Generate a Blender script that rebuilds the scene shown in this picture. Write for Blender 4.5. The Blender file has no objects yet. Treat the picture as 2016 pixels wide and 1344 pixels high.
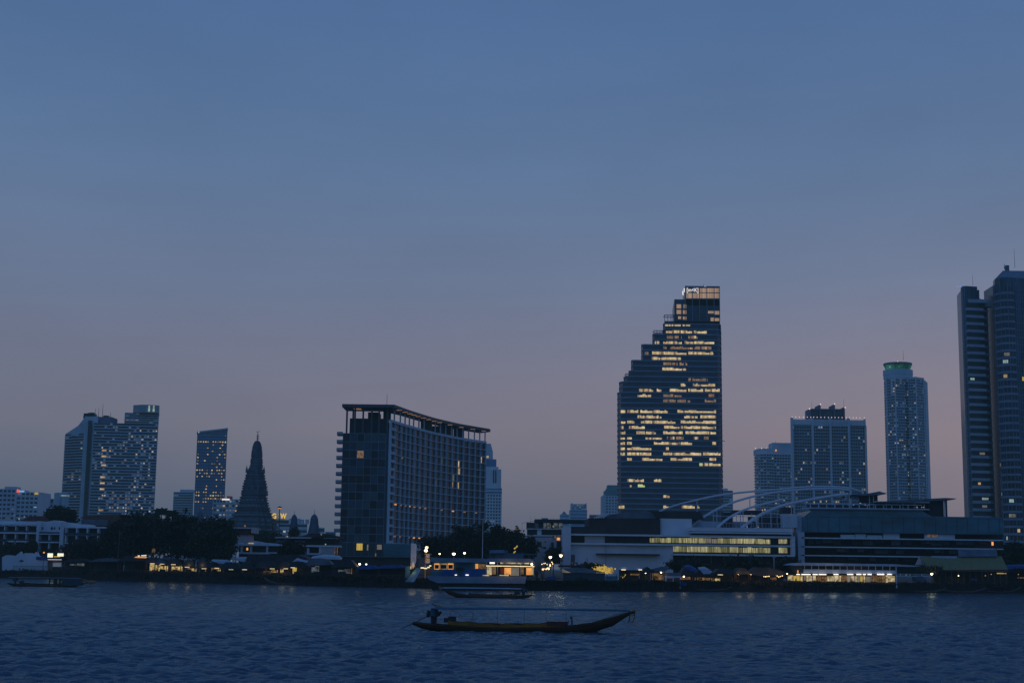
import bpy, math, random
import numpy as np
from mathutils import Vector, Matrix
rnd = random.Random(11)
SC = bpy.context.scene
COL = SC.collection
PI = math.pi
# ------------------------------------------------------------------ camera
FPX = 2878.0
EYE = 5.6
PITCH = math.atan(446 / FPX)
ROLL = 0.0124
CAMROT = Matrix.Rotation(PI / 2 + PITCH, 3, 'X') @ Matrix.Rotation(ROLL, 3, 'Z')

def W(px, py, Y):
    """where a sight line of the survey photograph reaches distance Y (metres north of the pier)"""
    d = CAMROT @ Vector(((px - 1008) / FPX, -(py - 672) / FPX, -1))
    t = Y / d.y
    return Vector((d.x * t, Y, EYE + d.z * t))

def BY(px):
    """distance of the far river bank along its length"""
    t = [(-800, 600), (0, 528), (240, 480), (500, 441), (700, 413), (1000, 384), (1220, 388), (1400, 405), (1600, 414), (2016, 454), (2800, 540)]
    for (a, ya), (b, yb) in zip(t, t[1:]):
        if px <= b:
            return ya + (yb - ya) * (px - a) / (b - a)
    return t[-1][1]

cam = bpy.data.objects.new('camera', bpy.data.cameras.new('camera'))
COL.objects.link(cam)
cam.matrix_world = Matrix.Translation((0, 0, EYE)) @ CAMROT.to_4x4()
cam.data.sensor_width = 36
cam.data.lens = 36 * FPX / 2016
cam.data.clip_end = 30000
cam.data.clip_start = 0.5
SC.camera = cam
SC.view_settings.view_transform = 'Standard'
SC.view_settings.look = 'None'
SC.view_settings.exposure = 0
SC.render.engine = 'CYCLES'
SC.cycles.use_denoising = True
SC.cycles.max_bounces = 5
SC.cycles.diffuse_bounces = 2
SC.cycles.glossy_bounces = 3
SC.cycles.volume_bounces = 0
SC.cycles.sample_clamp_indirect = 2.0
LAND = 2.5

# ------------------------------------------------------------------ materials
def lin(c):
    return tuple((v / 255 / 12.92 if v / 255 <= 0.04045 else ((v / 255 + 0.055) / 1.055) ** 2.4) for v in c)

def nodes_of(m):
    m.use_nodes = True
    nt = m.node_tree
    return nt, nt.nodes, nt.links

def M(name, color, rough=0.8, metal=0.0, var=0.25, scale=0.3, bump=0.0, stretch=(1, 1, 1), spec=0.5):
    m = bpy.data.materials.new(name)
    nt, N, L = nodes_of(m)
    b = N['Principled BSDF']
    g = N.new('ShaderNodeNewGeometry')
    mp = N.new('ShaderNodeMapping')
    mp.inputs['Scale'].default_value = stretch
    L.new(g.outputs['Position'], mp.inputs['Vector'])
    n = N.new('ShaderNodeTexNoise')
    n.inputs['Scale'].default_value = scale
    n.inputs['Detail'].default_value = 6
    n.inputs['Roughness'].default_value = 0.65
    L.new(mp.outputs[0], n.inputs['Vector'])
    r = N.new('ShaderNodeValToRGB')
    r.color_ramp.elements[0].position = 0.3
    r.color_ramp.elements[1].position = 0.7
    r.color_ramp.elements[0].color = tuple(c * (1 - var) for c in color) + (1,)
    r.color_ramp.elements[1].color = tuple(min(1, c * (1 + var)) for c in color) + (1,)
    L.new(n.outputs['Fac'], r.inputs['Fac'])
    L.new(r.outputs['Color'], b.inputs['Base Color'])
    b.inputs['Roughness'].default_value = rough
    b.inputs['Metallic'].default_value = metal
    b.inputs['Specular IOR Level'].default_value = spec
    if bump:
        bp = N.new('ShaderNodeBump')
        bp.inputs['Strength'].default_value = bump
        bp.inputs['Distance'].default_value = 0.1
        L.new(n.outputs['Fac'], bp.inputs['Height'])
        L.new(bp.outputs['Normal'], b.inputs['Normal'])
    return m

def LIT(name, color, strength, scale=(0.9, 0.9, 0.5), lo=0.35, sample=False, hi_color=None):
    """an emissive surface whose brightness wanders as rooms behind a curtain do"""
    m = bpy.data.materials.new(name)
    nt, N, L = nodes_of(m)
    N.remove(N['Principled BSDF'])
    e = N.new('ShaderNodeEmission')
    g = N.new('ShaderNodeNewGeometry')
    mp = N.new('ShaderNodeMapping')
    mp.inputs['Scale'].default_value = scale
    L.new(g.outputs['Position'], mp.inputs['Vector'])
    n = N.new('ShaderNodeTexNoise')
    n.inputs['Scale'].default_value = 1.0
    n.inputs['Detail'].default_value = 3
    n.inputs['Roughness'].default_value = 0.6
    L.new(mp.outputs[0], n.inputs['Vector'])
    r = N.new('ShaderNodeValToRGB')
    r.color_ramp.elements[0].position = 0.32
    r.color_ramp.elements[1].position = 0.68
    r.color_ramp.elements[0].color = tuple(c * lo for c in color) + (1,)
    r.color_ramp.elements[1].color = tuple(hi_color or color) + (1,)
    L.new(n.outputs['Fac'], r.inputs['Fac'])
    L.new(r.outputs['Color'], e.inputs['Color'])
    e.inputs['Strength'].default_value = strength
    L.new(e.outputs[0], N['Material Output'].inputs['Surface'])
    m.cycles.emission_sampling = 'AUTO' if sample else 'NONE'
    return m

MT = {}
MT['concrete'] = M('concrete', (.34, .36, .40), var=.2, scale=.15, bump=.1)
MT['white_wall'] = M('white_wall', (.74, .76, .80), var=.14, scale=.12, stretch=(1, 1, .4))
MT['white_trim'] = M('white_trim', (.8, .82, .86), var=.12, scale=.3)
MT['pale_wall'] = M('pale_wall', (.62, .54, .54), var=.16, scale=.2)
MT['tower_pale'] = M('tower_pale', (.60, .66, .72), var=.12, scale=.05)
MT['tower_grey'] = M('tower_grey', (.50, .60, .68), var=.15, scale=.05)
MT['tower_dark'] = M('tower_dark', (.12, .16, .23), var=.2, scale=.05)
MT['slab_edge'] = M('slab_edge', (.26, .33, .42), var=.25, scale=.08)
MT['hotel_frame'] = M('hotel_frame', (.56, .67, .74), var=.12, scale=.2)
MT['hotel_teal'] = M('hotel_teal', (.025, .055, .075), rough=.35, var=.3, scale=.18, stretch=(1, 1, .6))
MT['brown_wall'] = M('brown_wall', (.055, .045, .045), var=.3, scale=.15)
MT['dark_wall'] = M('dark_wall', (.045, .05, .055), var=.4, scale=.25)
MT['glass'] = M('glass', (.010, .026, .05), rough=.22, var=.7, scale=.11, spec=.35)
MT['glass_blue'] = M('glass_blue', (.05, .20, .40), rough=.3, var=.5, scale=.06, spec=.7)
MT['glass_blue_dark'] = M('glass_blue_dark', (.02, .055, .10), rough=.3, var=.5, scale=.15, spec=.6)
MT['glass_mid'] = M('glass_mid', (.024, .055, .095), rough=.3, var=.6, scale=.15, spec=.4)
MT['tower_glass'] = M('tower_glass', (.035, .10, .15), rough=.25, var=.8, scale=.12, stretch=(2.4, 1, .22), spec=.4)
MT['glass_black'] = M('glass_black', (.008, .012, .02), rough=.25, var=.6, scale=.1, spec=.4)
MT['teal_glass'] = M('teal_glass', (.03, .16, .21), rough=.25, var=.6, scale=.07, stretch=(1, 1, 2.2), spec=.7)
MT['green_roof'] = M('green_roof', (.10, .28, .30), var=.2, scale=.1)
MT['tile_brown'] = M('tile_brown', (.18, .08, .05), var=.35, scale=.6, stretch=(1, 1, 4))
MT['tile_red'] = M('tile_red', (.20, .07, .06), var=.35, scale=.6)
MT['tile_green'] = M('tile_green', (.27, .25, .11), var=.2, scale=.5, stretch=(4, 1, 1))
MT['tin_grey'] = M('tin_grey', (.14, .17, .21), var=.35, scale=.35, rough=.6)
MT['tin_dark'] = M('tin_dark', (.035, .04, .05), var=.5, scale=.35, rough=.7)
MT['awning_white'] = M('awning_white', (.55, .60, .68), var=.2, scale=.5)
MT['tarp_blue'] = M('tarp_blue', (.02, .10, .32), var=.35, scale=.6)
MT['steel'] = M('steel', (.58, .63, .70), rough=.5, var=.15, scale=.3)
MT['steel_dark'] = M('steel_dark', (.07, .09, .12), rough=.55, var=.2, scale=.4)
MT['wood_dark'] = M('wood_dark', (.075, .036, .014), var=.45, scale=.8, stretch=(.4, 1, 5))
MT['wood_mid'] = M('wood_mid', (.14, .08, .04), var=.4, scale=.8, stretch=(.4, 1, 5))
MT['canvas_ochre'] = M('canvas_ochre', (.38, .15, .025), var=.35, scale=.7)
MT['canvas_red'] = M('canvas_red', (.16, .05, .04), var=.35, scale=.7)
MT['boat_teal'] = M('boat_teal', (.05, .19, .26), var=.25, scale=.5)
MT['engine'] = M('engine', (.03, .035, .04), rough=.5, var=.5, scale=4)
MT['engine_blue'] = M('engine_blue', (.06, .14, .22), rough=.5, var=.3, scale=3)
MT['ribbon'] = M('ribbon', (.42, .22, .09), var=.5, scale=4)
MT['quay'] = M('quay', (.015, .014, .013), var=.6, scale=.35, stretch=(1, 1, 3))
MT['soil'] = M('soil', (.05, .05, .045), var=.4, scale=.1)
MT['bark'] = M('bark', (.06, .045, .035), var=.3, scale=1)
MT['leaf_dark'] = M('leaf_dark', (.024, .030, .014), var=.6, scale=.35, rough=.7)
MT['leaf_mid'] = M('leaf_mid', (.034, .046, .020), var=.6, scale=.35, rough=.7)
MT['temple'] = M('temple', (.115, .14, .18), var=.45, scale=.35, bump=.6)
MT['temple_far'] = M('temple_far', (.10, .14, .20), var=.35, scale=.3, bump=.4)
MT['gilt'] = M('gilt', (.35, .30, .20), metal=.4, rough=.4)
MT['barge_white'] = M('barge_white', (.22, .29, .37), var=.25, scale=.25)
MT['panel_red'] = M('panel_red', (.30, .07, .05), var=.4, scale=.8)
MT['frame_glass'] = M('frame_glass', (.30, .36, .42), rough=.2, var=.2, scale=.3)
WARM = (1.0, .60, .22)
MT['arch_white'] = M('arch_white', (.80, .80, .82), rough=.5, var=.05)
MT['balcony_band'] = M('balcony_band', (.42, .47, .54), var=.15, scale=.1)
MT['lit_leaf'] = LIT('lit_leaf', (1.0, .50, .07), .75, scale=(.8, .8, 1.2), lo=.12, hi_color=(1.0, .70, .16))  # lamplight on foliage, put in as emission of the leaves
CREAM = (1.0, .78, .42)
MT['lit_office'] = LIT('lit_office', (1.0, .62, .27), .78, scale=(.45, .45, .3), lo=.30, hi_color=(1.0, .78, .42))
MT['lit_office_dim'] = LIT('lit_office_dim', (.75, .46, .26), .42, scale=(.5, .5, .3), lo=.2)
MT['lit_curtain'] = LIT('lit_curtain', (.66, .44, .30), .62, scale=(.6, .6, .02), lo=.45)
MT['lit_hall'] = LIT('lit_hall', (.72, .66, .26), .50, scale=(1.6, 1.6, .25), lo=.30, hi_color=(.98, .90, .48))
MT['lit_hall_dim'] = LIT('lit_hall_dim', (.60, .58, .26), .34, scale=(1.6, 1.6, .25), lo=.3)
MT['lit_soffit'] = LIT('lit_soffit', (.9, .48, .24), .34, lo=.5)
MT['curtain_teal'] = M('curtain_teal', (.07, .11, .12), rough=.6, var=.4, scale=.5, stretch=(6, 6, .3))
MT['lit_cool'] = LIT('lit_cool', (.62, .85, .80), .5, scale=(.5, .5, .4), lo=.4)
MT['lit_green'] = LIT('lit_green', (.75, .95, .40), .7, lo=.6)
MT['lit_warm'] = LIT('lit_warm', (1.0, .68, .34), .62, scale=(.2, .2, .2), lo=.3)
MT['lit_faint'] = LIT('lit_faint', (.55, .62, .52), .17, scale=(.2, .2, .2), lo=.3)
MT['stucco_pale'] = M('stucco_pale', (.26, .30, .33), var=.5, scale=1.5)
MT['lit_dim'] = LIT('lit_dim', (.60, .52, .42), .33, scale=(.2, .2, .2), lo=.3)
MT['lit_yellow'] = LIT('lit_yellow', (1.0, .68, .15), .6, scale=(2.5, 2.5, .2), lo=.5)
MT['lit_stall'] = LIT('lit_stall', (1.0, .54, .14), .8, scale=(1.4, 1.4, 1.7), lo=.05, hi_color=(1.0, .72, .27))  # lamplit goods as emission, the stall's light put into the colour
MT['lit_stall_dim'] = LIT('lit_stall_dim', (.9, .50, .20), .25, scale=(1.1, 1.1, 1.3), lo=.04)
MT['lit_shop'] = LIT('lit_shop', (.80, .50, .18), .72, scale=(.9, .9, 1.1), lo=.07, hi_color=(1.0, .80, .46))
MT['lit_grey'] = LIT('lit_grey', (.45, .55, .62), .22, scale=(.8, .8, 1.2), lo=.05)
MT['lit_orange'] = LIT('lit_orange', (1.0, .42, .12), 1.1, scale=(.5, .5, .5), lo=.5)
MT['tube_white'] = LIT('tube_white', (1.0, .95, .86), 1.7, lo=.8, sample=True)
MT['tube_cream'] = LIT('tube_cream', (1.0, .82, .50), 1.3, lo=.7, sample=True)
MT['bulb'] = LIT('bulb', (1.0, .78, .42), 7.0, lo=.95, sample=True)
MT['bulb_small'] = LIT('bulb_small', (1.0, .70, .32), 3.2, lo=.9, sample=True)
MT['sign_white'] = LIT('sign_white', (.95, .88, .86), .95, lo=.9)
MT['sign_yellow'] = LIT('sign_yellow', (1.0, .62, .06), .95, lo=.75)
MT['sign_pink'] = LIT('sign_pink', (.95, .8, 1.0), .8, lo=.8)
MT['sign_box'] = LIT('sign_box', (1.0, .98, .74), 1.1, lo=.8, scale=(.3, .3, .3))
MT['sign_red'] = LIT('sign_red', (1.0, .16, .10), .9, lo=.8)
MT['sign_blue'] = LIT('sign_blue', (.25, .50, 1.0), .9, lo=.8)
MT['crown_green'] = LIT('crown_green', (.05, .30, .22), .22, scale=(.06, .06, .1), lo=.2, hi_color=(.12, .75, .50))
MT['beacon'] = LIT('beacon', (1.0, .72, .70), .9, lo=.9)
MT['beacon_blue'] = LIT('beacon_blue', (.2, .35, 1.0), .9, lo=.9)

# ------------------------------------------------------------------ mesh helper
class MB:
    def __init__(s):
        s.v = []; s.f = []; s.mi = []
    def add(s, vs, fs, mi=0):
        b = len(s.v)
        s.v += [tuple(p) for p in vs]
        s.f += [tuple(b + i for i in f) for f in fs]
        s.mi += [mi] * len(fs)
        return s
    def box(s, x0, x1, y0, y1, z0, z1, mi=0):
        return s.hexa([(x0, y0, z0), (x1, y0, z0), (x1, y1, z0), (x0, y1, z0), (x0, y0, z1), (x1, y0, z1), (x1, y1, z1), (x0, y1, z1)], mi)
    def hexa(s, p, mi=0):
        return s.add(p, [(0, 3, 2, 1), (4, 5, 6, 7), (0, 1, 5, 4), (1, 2, 6, 5), (2, 3, 7, 6), (3, 0, 4, 7)], mi)
    def quad(s, a, b, c, d, mi=0):
        return s.add([a, b, c, d], [(0, 1, 2, 3)], mi)
    def prism(s, poly, z0, z1, mi=0):
        n = len(poly)
        vs = [(x, y, z0) for x, y in poly] + [(x, y, z1) for x, y in poly]
        fs = [tuple(range(n - 1, -1, -1)), tuple(range(n, 2 * n))] + [(i, (i + 1) % n, n + (i + 1) % n, n + i) for i in range(n)]
        return s.add(vs, fs, mi)
    def profile(s, pts, y0, y1, mi=0):
        """polygon in x,z extruded along y"""
        n = len(pts)
        vs = [(x, y0, z) for x, z in pts] + [(x, y1, z) for x, z in pts]
        fs = [tuple(range(n)), tuple(range(2 * n - 1, n - 1, -1))] + [(i, n + i, n + (i + 1) % n, (i + 1) % n) for i in range(n)]
        return s.add(vs, fs, mi)
    def tube(s, pts, r, n=6, r1=None, mi=0):
        pts = [Vector(p) for p in pts]
        b = len(s.v); k = len(pts)
        for i, p in enumerate(pts):
            d = (pts[min(i + 1, k - 1)] - pts[max(i - 1, 0)]).normalized()
            u = d.cross(Vector((0, 0, 1)))
            if u.length < .1: u = d.cross(Vector((0, 1, 0)))
            u.normalize(); w = d.cross(u)
            rr = r if r1 is None else r + (r1 - r) * i / max(1, k - 1)
            for j in range(n):
                a = 2 * PI * j / n
                s.v.append(tuple(p + (u * math.cos(a) + w * math.sin(a)) * rr))
        for i in range(k - 1):
            for j in range(n):
                s.f.append((b + i * n + j, b + i * n + (j + 1) % n, b + (i + 1) * n + (j + 1) % n, b + (i + 1) * n + j)); s.mi.append(mi)
        s.f.append(tuple(b + j for j in range(n))); s.mi.append(mi)
        s.f.append(tuple(b + (k - 1) * n + j for j in range(n - 1, -1, -1))); s.mi.append(mi)
        return s
    def ball(s, c, rx, ry=None, rz=None, n=8, m=6, mi=0):
        ry = rx if ry is None else ry; rz = rx if rz is None else rz
        vs = [(c[0], c[1], c[2] + rz)]
        for i in range(1, m):
            t = PI * i / m
            for j in range(n):
                a = 2 * PI * j / n
                vs.append((c[0] + rx * math.sin(t) * math.cos(a), c[1] + ry * math.sin(t) * math.sin(a), c[2] + rz * math.cos(t)))
        vs.append((c[0], c[1], c[2] - rz))
        fs = [(0, 1 + j, 1 + (j + 1) % n) for j in range(n)]
        for i in range(m - 2):
            for j in range(n):
                fs.append((1 + i * n + j, 1 + (i + 1) * n + j, 1 + (i + 1) * n + (j + 1) % n, 1 + i * n + (j + 1) % n))
        e = len(vs) - 1
        fs += [(e, 1 + (m - 2) * n + (j + 1) % n, 1 + (m - 2) * n + j) for j in range(n)]
        return s.add(vs, fs, mi)
    def lathe(s, c, prof, n=16, mi=0, shape=None):
        """prof: (radius, z); shape gives the radius factor by angle index"""
        b = len(s.v)
        for r, z in prof:
            for j in range(n):
                a = 2 * PI * j / n
                x, y = shape[j] if shape else (math.cos(a), math.sin(a))
                s.v.append((c[0] + r * x, c[1] + r * y, z))
        for i in range(len(prof) - 1):
            for j in range(n):
                s.f.append((b + i * n + j, b + i * n + (j + 1) % n, b + (i + 1) * n + (j + 1) % n, b + (i + 1) * n + j)); s.mi.append(mi)
        s.f.append(tuple(b + (len(prof) - 1) * n + j for j in range(n))); s.mi.append(mi)
        return s
    def build(s, name, mat, parent=None, smooth=False, label=None, kind=None):
        if not s.v: return None
        me = bpy.data.meshes.new(name)
        off = parent_origin(parent)
        me.from_pydata([(x - off[0], y - off[1], z - off[2]) for x, y, z in s.v], [], s.f)
        for m in (mat if isinstance(mat, list) else [mat]): me.materials.append(m)
        if isinstance(mat, list): me.polygons.foreach_set('material_index', s.mi)
        if smooth: me.polygons.foreach_set('use_smooth', [True] * len(me.polygons))
        me.update()
        o = bpy.data.objects.new(name, me)
        COL.objects.link(o)
        o.parent = parent
        if label: o['label'] = label
        if kind: o['kind'] = kind
        return o

ORIGIN = {}
def parent_origin(p):
    while p is not None and p.name not in ORIGIN: p = p.parent
    return ORIGIN[p.name] if p else (0, 0, 0)
def back(x, Y, D):
    """flanks run along the street grid that radiates from the river bend"""
    return x * (Y + D) / Y

LABELS = {}
def thing(name, label, cat, loc, group=None):
    o = bpy.data.objects.new(name, None)
    o.empty_display_size = 1
    COL.objects.link(o)
    o.location = loc
    ORIGIN[o.name] = tuple(loc)
    tag(o, label, cat, group)
    return o

def tag(o, label, cat, group=None):
    if label in LABELS and LABELS[label] != group: print('DUPLABEL', label)
    LABELS[label] = group
    n = len(label.split())
    if not 4 <= n <= 16: print('LABELLEN', n, label)
    o['label'] = label; o['category'] = cat
    if group: o['group'] = group
    return o

def struct(o):
    o['kind'] = 'structure'
    return o

def sub(o, parent):
    """make an already built part a child of another part of the same thing"""
    o.parent = parent
    return o

def put_windows(parent, wins, name='window', cap=100):
    """wins: (material, [4 points]); the largest are parts of their own, the rest one part"""
    def area(w):
        a, b, c, d = [Vector(p) for p in w[1]]
        dist = max(1, a.y)
        return ((c - a).cross(d - b)).length / dist ** 2 * (3.0 if w[0].name.startswith('lit') else 1.0)
    ws = sorted(wins, key=area, reverse=True)
    for m, q in ws[:cap]:
        MB().quad(*q).build(name, m, parent)
    rest = ws[cap:]
    if rest:
        mats = []
        mb = MB()
        for m, q in rest:
            if m not in mats: mats.append(m)
            mb.quad(*q, mi=mats.index(m))
        mb.build(name, mats, parent, kind='stuff')

class Face:
    """a wall running from A to B (left to right as seen from outside)"""
    def __init__(s, A, B):
        s.A = Vector((A[0], A[1])); s.B = Vector((B[0], B[1]))
        s.L = (s.B - s.A).length
        s.t = (s.B - s.A) / s.L
        s.n = Vector((s.t.y, -s.t.x))
    def P(s, u, z, o=0.0):
        p = s.A + s.t * u + s.n * o
        return (p.x, p.y, z)
    def box(s, mb, u0, u1, z0, z1, o0=-.2, o1=.3, mi=0):
        mb.hexa([s.P(u0, z0, o1), s.P(u1, z0, o1), s.P(u1, z0, o0), s.P(u0, z0, o0), s.P(u0, z1, o1), s.P(u1, z1, o1), s.P(u1, z1, o0), s.P(u0, z1, o0)], mi)
    def win(s, u0, u1, z0, z1, o=.05):
        return [s.P(u0, z0, o), s.P(u1, z0, o), s.P(u1, z1, o), s.P(u0, z1, o)]

def base(pxs, Y, py=1100):
    """ground point under a pixel column"""
    p = W(pxs, py, Y)
    return (p.x, p.y, LAND)

def R(mb, px0, px1, py0, py1, Y, D=1.0, mi=0, grow=0.0):
    """upright box facing the river, seen between the given sight lines; py at its middle"""
    pm = (px0 + px1) / 2; pyc = (py0 + py1) / 2
    x0 = W(px0, pyc, Y).x; x1 = W(px1, pyc, Y).x
    z1 = W(pm, py0, Y).z; z0 = W(pm, py1, Y).z
    mb.box(x0, x1, Y, Y + D, z0 - grow, z1, mi)
    return x0, x1, z0, z1

def RQ(px0, px1, py0, py1, Y):
    pm = (px0 + px1) / 2; pyc = (py0 + py1) / 2
    x0 = W(px0, pyc, Y).x; x1 = W(px1, pyc, Y).x
    z1 = W(pm, py0, Y).z; z0 = W(pm, py1, Y).z
    return [(x0, Y, z0), (x1, Y, z0), (x1, Y, z1), (x0, Y, z1)]
# ------------------------------------------------------------------ sky and light
w = bpy.data.worlds.new('World'); SC.world = w; w.use_nodes = True
nt = w.node_tree; N = nt.nodes; L = nt.links
bg = N['Background']
SUN_EL, SUN_AZ = math.radians(3.0), math.radians(20)
sky = N.new('ShaderNodeTexSky'); sky.sky_type = 'NISHITA'; sky.sun_disc = False
sky.sun_elevation = SUN_EL; sky.sun_rotation = SUN_AZ
tc = N.new('ShaderNodeTexCoord')
sep = N.new('ShaderNodeSeparateXYZ'); L.new(tc.outputs['Generated'], sep.inputs[0])
ramp = N.new('ShaderNodeValToRGB')
L.new(sep.outputs['Z'], ramp.inputs['Fac'])
stops = [(0.0, (66, 74, 92)), (.03, (88, 91, 106)), (.058, (110, 106, 118)), (.092, (128, 118, 127)), (.135, (123, 121, 139)), (.19, (110, 122, 150)), (.27, (94, 119, 156)), (.36, (81, 111, 156)), (.7, (50, 76, 124)), (1.0, (40, 64, 110))]
cr = ramp.color_ramp
while len(cr.elements) < len(stops): cr.elements.new(.5)
for e, (p, c) in zip(cr.elements, stops):
    e.position = p; e.color = lin(c) + (1,)
# the east, behind the viewer, is darker and bluer than the afterglow
mr = N.new('ShaderNodeMapRange'); mr.inputs['From Min'].default_value = -.7; mr.inputs['From Max'].default_value = .6
L.new(sep.outputs['Y'], mr.inputs['Value'])
dk = N.new('ShaderNodeMixRGB'); dk.blend_type = 'MULTIPLY'; dk.inputs['Fac'].default_value = 1
tint = N.new('ShaderNodeMixRGB'); tint.inputs['Color1'].default_value = (.37, .76, 1.0, 1); tint.inputs['Color2'].default_value = (1, 1, 1, 1)
L.new(mr.outputs[0], tint.inputs['Fac'])
L.new(ramp.outputs[0], dk.inputs['Color1']); L.new(tint.outputs[0], dk.inputs['Color2'])
# soft streaks of thin cloud, and a warmer right-hand side
mp = N.new('ShaderNodeMapping'); mp.inputs['Scale'].default_value = (2.6, 2.6, 7)
mp.inputs['Rotation'].default_value = (0, math.radians(-9), 0)
L.new(tc.outputs['Generated'], mp.inputs['Vector'])
nz = N.new('ShaderNodeTexNoise'); nz.inputs['Scale'].default_value = 1.6; nz.inputs['Detail'].default_value = 9; nz.inputs['Roughness'].default_value = .6
L.new(mp.outputs[0], nz.inputs['Vector'])
cl = N.new('ShaderNodeMapRange'); cl.inputs['From Min'].default_value = .3; cl.inputs['From Max'].default_value = .7
cl.inputs['To Min'].default_value = .935; cl.inputs['To Max'].default_value = 1.055
L.new(nz.outputs['Fac'], cl.inputs['Value'])
mu = N.new('ShaderNodeVectorMath'); mu.operation = 'SCALE'
L.new(dk.outputs[0], mu.inputs[0]); L.new(cl.outputs[0], mu.inputs['Scale'])
rt = N.new('ShaderNodeMapRange'); rt.inputs['From Min'].default_value = -.32; rt.inputs['From Max'].default_value = .30
L.new(sep.outputs['X'], rt.inputs['Value'])
wt = N.new('ShaderNodeMixRGB'); wt.inputs['Color1'].default_value = (.80, .87, .93, 1); wt.inputs['Color2'].default_value = (1.50, 1.26, 1.17, 1)
L.new(rt.outputs[0], wt.inputs['Fac'])
lowm = N.new('ShaderNodeMapRange'); lowm.inputs['From Min'].default_value = .22; lowm.inputs['From Max'].default_value = .02
L.new(sep.outputs['Z'], lowm.inputs['Value'])
wm = N.new('ShaderNodeMixRGB'); wm.inputs['Color1'].default_value = (1, 1, 1, 1)
L.new(lowm.outputs[0], wm.inputs['Fac']); L.new(wt.outputs[0], wm.inputs['Color2'])
w2 = N.new('ShaderNodeMixRGB'); w2.blend_type = 'MULTIPLY'; w2.inputs['Fac'].default_value = 1
L.new(mu.outputs[0], w2.inputs['Color1']); L.new(wm.outputs[0], w2.inputs['Color2'])
L.new(w2.outputs[0], bg.inputs['Color']); bg.inputs['Strength'].default_value = 0.97
bg2 = N.new('ShaderNodeBackground'); bg2.inputs['Strength'].default_value = 0.0015
L.new(sky.outputs[0], bg2.inputs['Color'])
ad = N.new('ShaderNodeAddShader')
L.new(bg.outputs[0], ad.inputs[0]); L.new(bg2.outputs[0], ad.inputs[1])
L.new(ad.outputs[0], N['World Output'].inputs['Surface'])

sun = bpy.data.objects.new('sun', bpy.data.lights.new('sun', 'SUN'))
COL.objects.link(sun)
sun.data.energy = 0.05; sun.data.angle = math.radians(40); sun.data.color = (.55, .7, 1.0)  # weak cool fill added from behind; the sun itself has set
sun.rotation_euler = (math.radians(55), 0, math.radians(-35))

# ------------------------------------------------------------------ haze over the city
hb = MB().box(-3000, 3000, -300, 5200, -60, 520)
hz = bpy.data.materials.new('haze')
nt, N, L = nodes_of(hz)
N.remove(N['Principled BSDF'])
ab = N.new('ShaderNodeVolumeAbsorption'); ab.inputs['Color'].default_value = (0, 0, 0, 1); 
DENS = 1 / 15000
ab.inputs['Density'].default_value = DENS
em = N.new('ShaderNodeEmission'); em.inputs['Color'].default_value = (.070, .160, .27, 1); em.inputs['Strength'].default_value = DENS
ad = N.new('ShaderNodeAddShader'); L.new(ab.outputs[0], ad.inputs[0]); L.new(em.outputs[0], ad.inputs[1])
L.new(ad.outputs[0], N['Material Output'].inputs['Volume'])
hz.cycles.homogeneous_volume = True
struct(hb.build('haze', hz))

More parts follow.
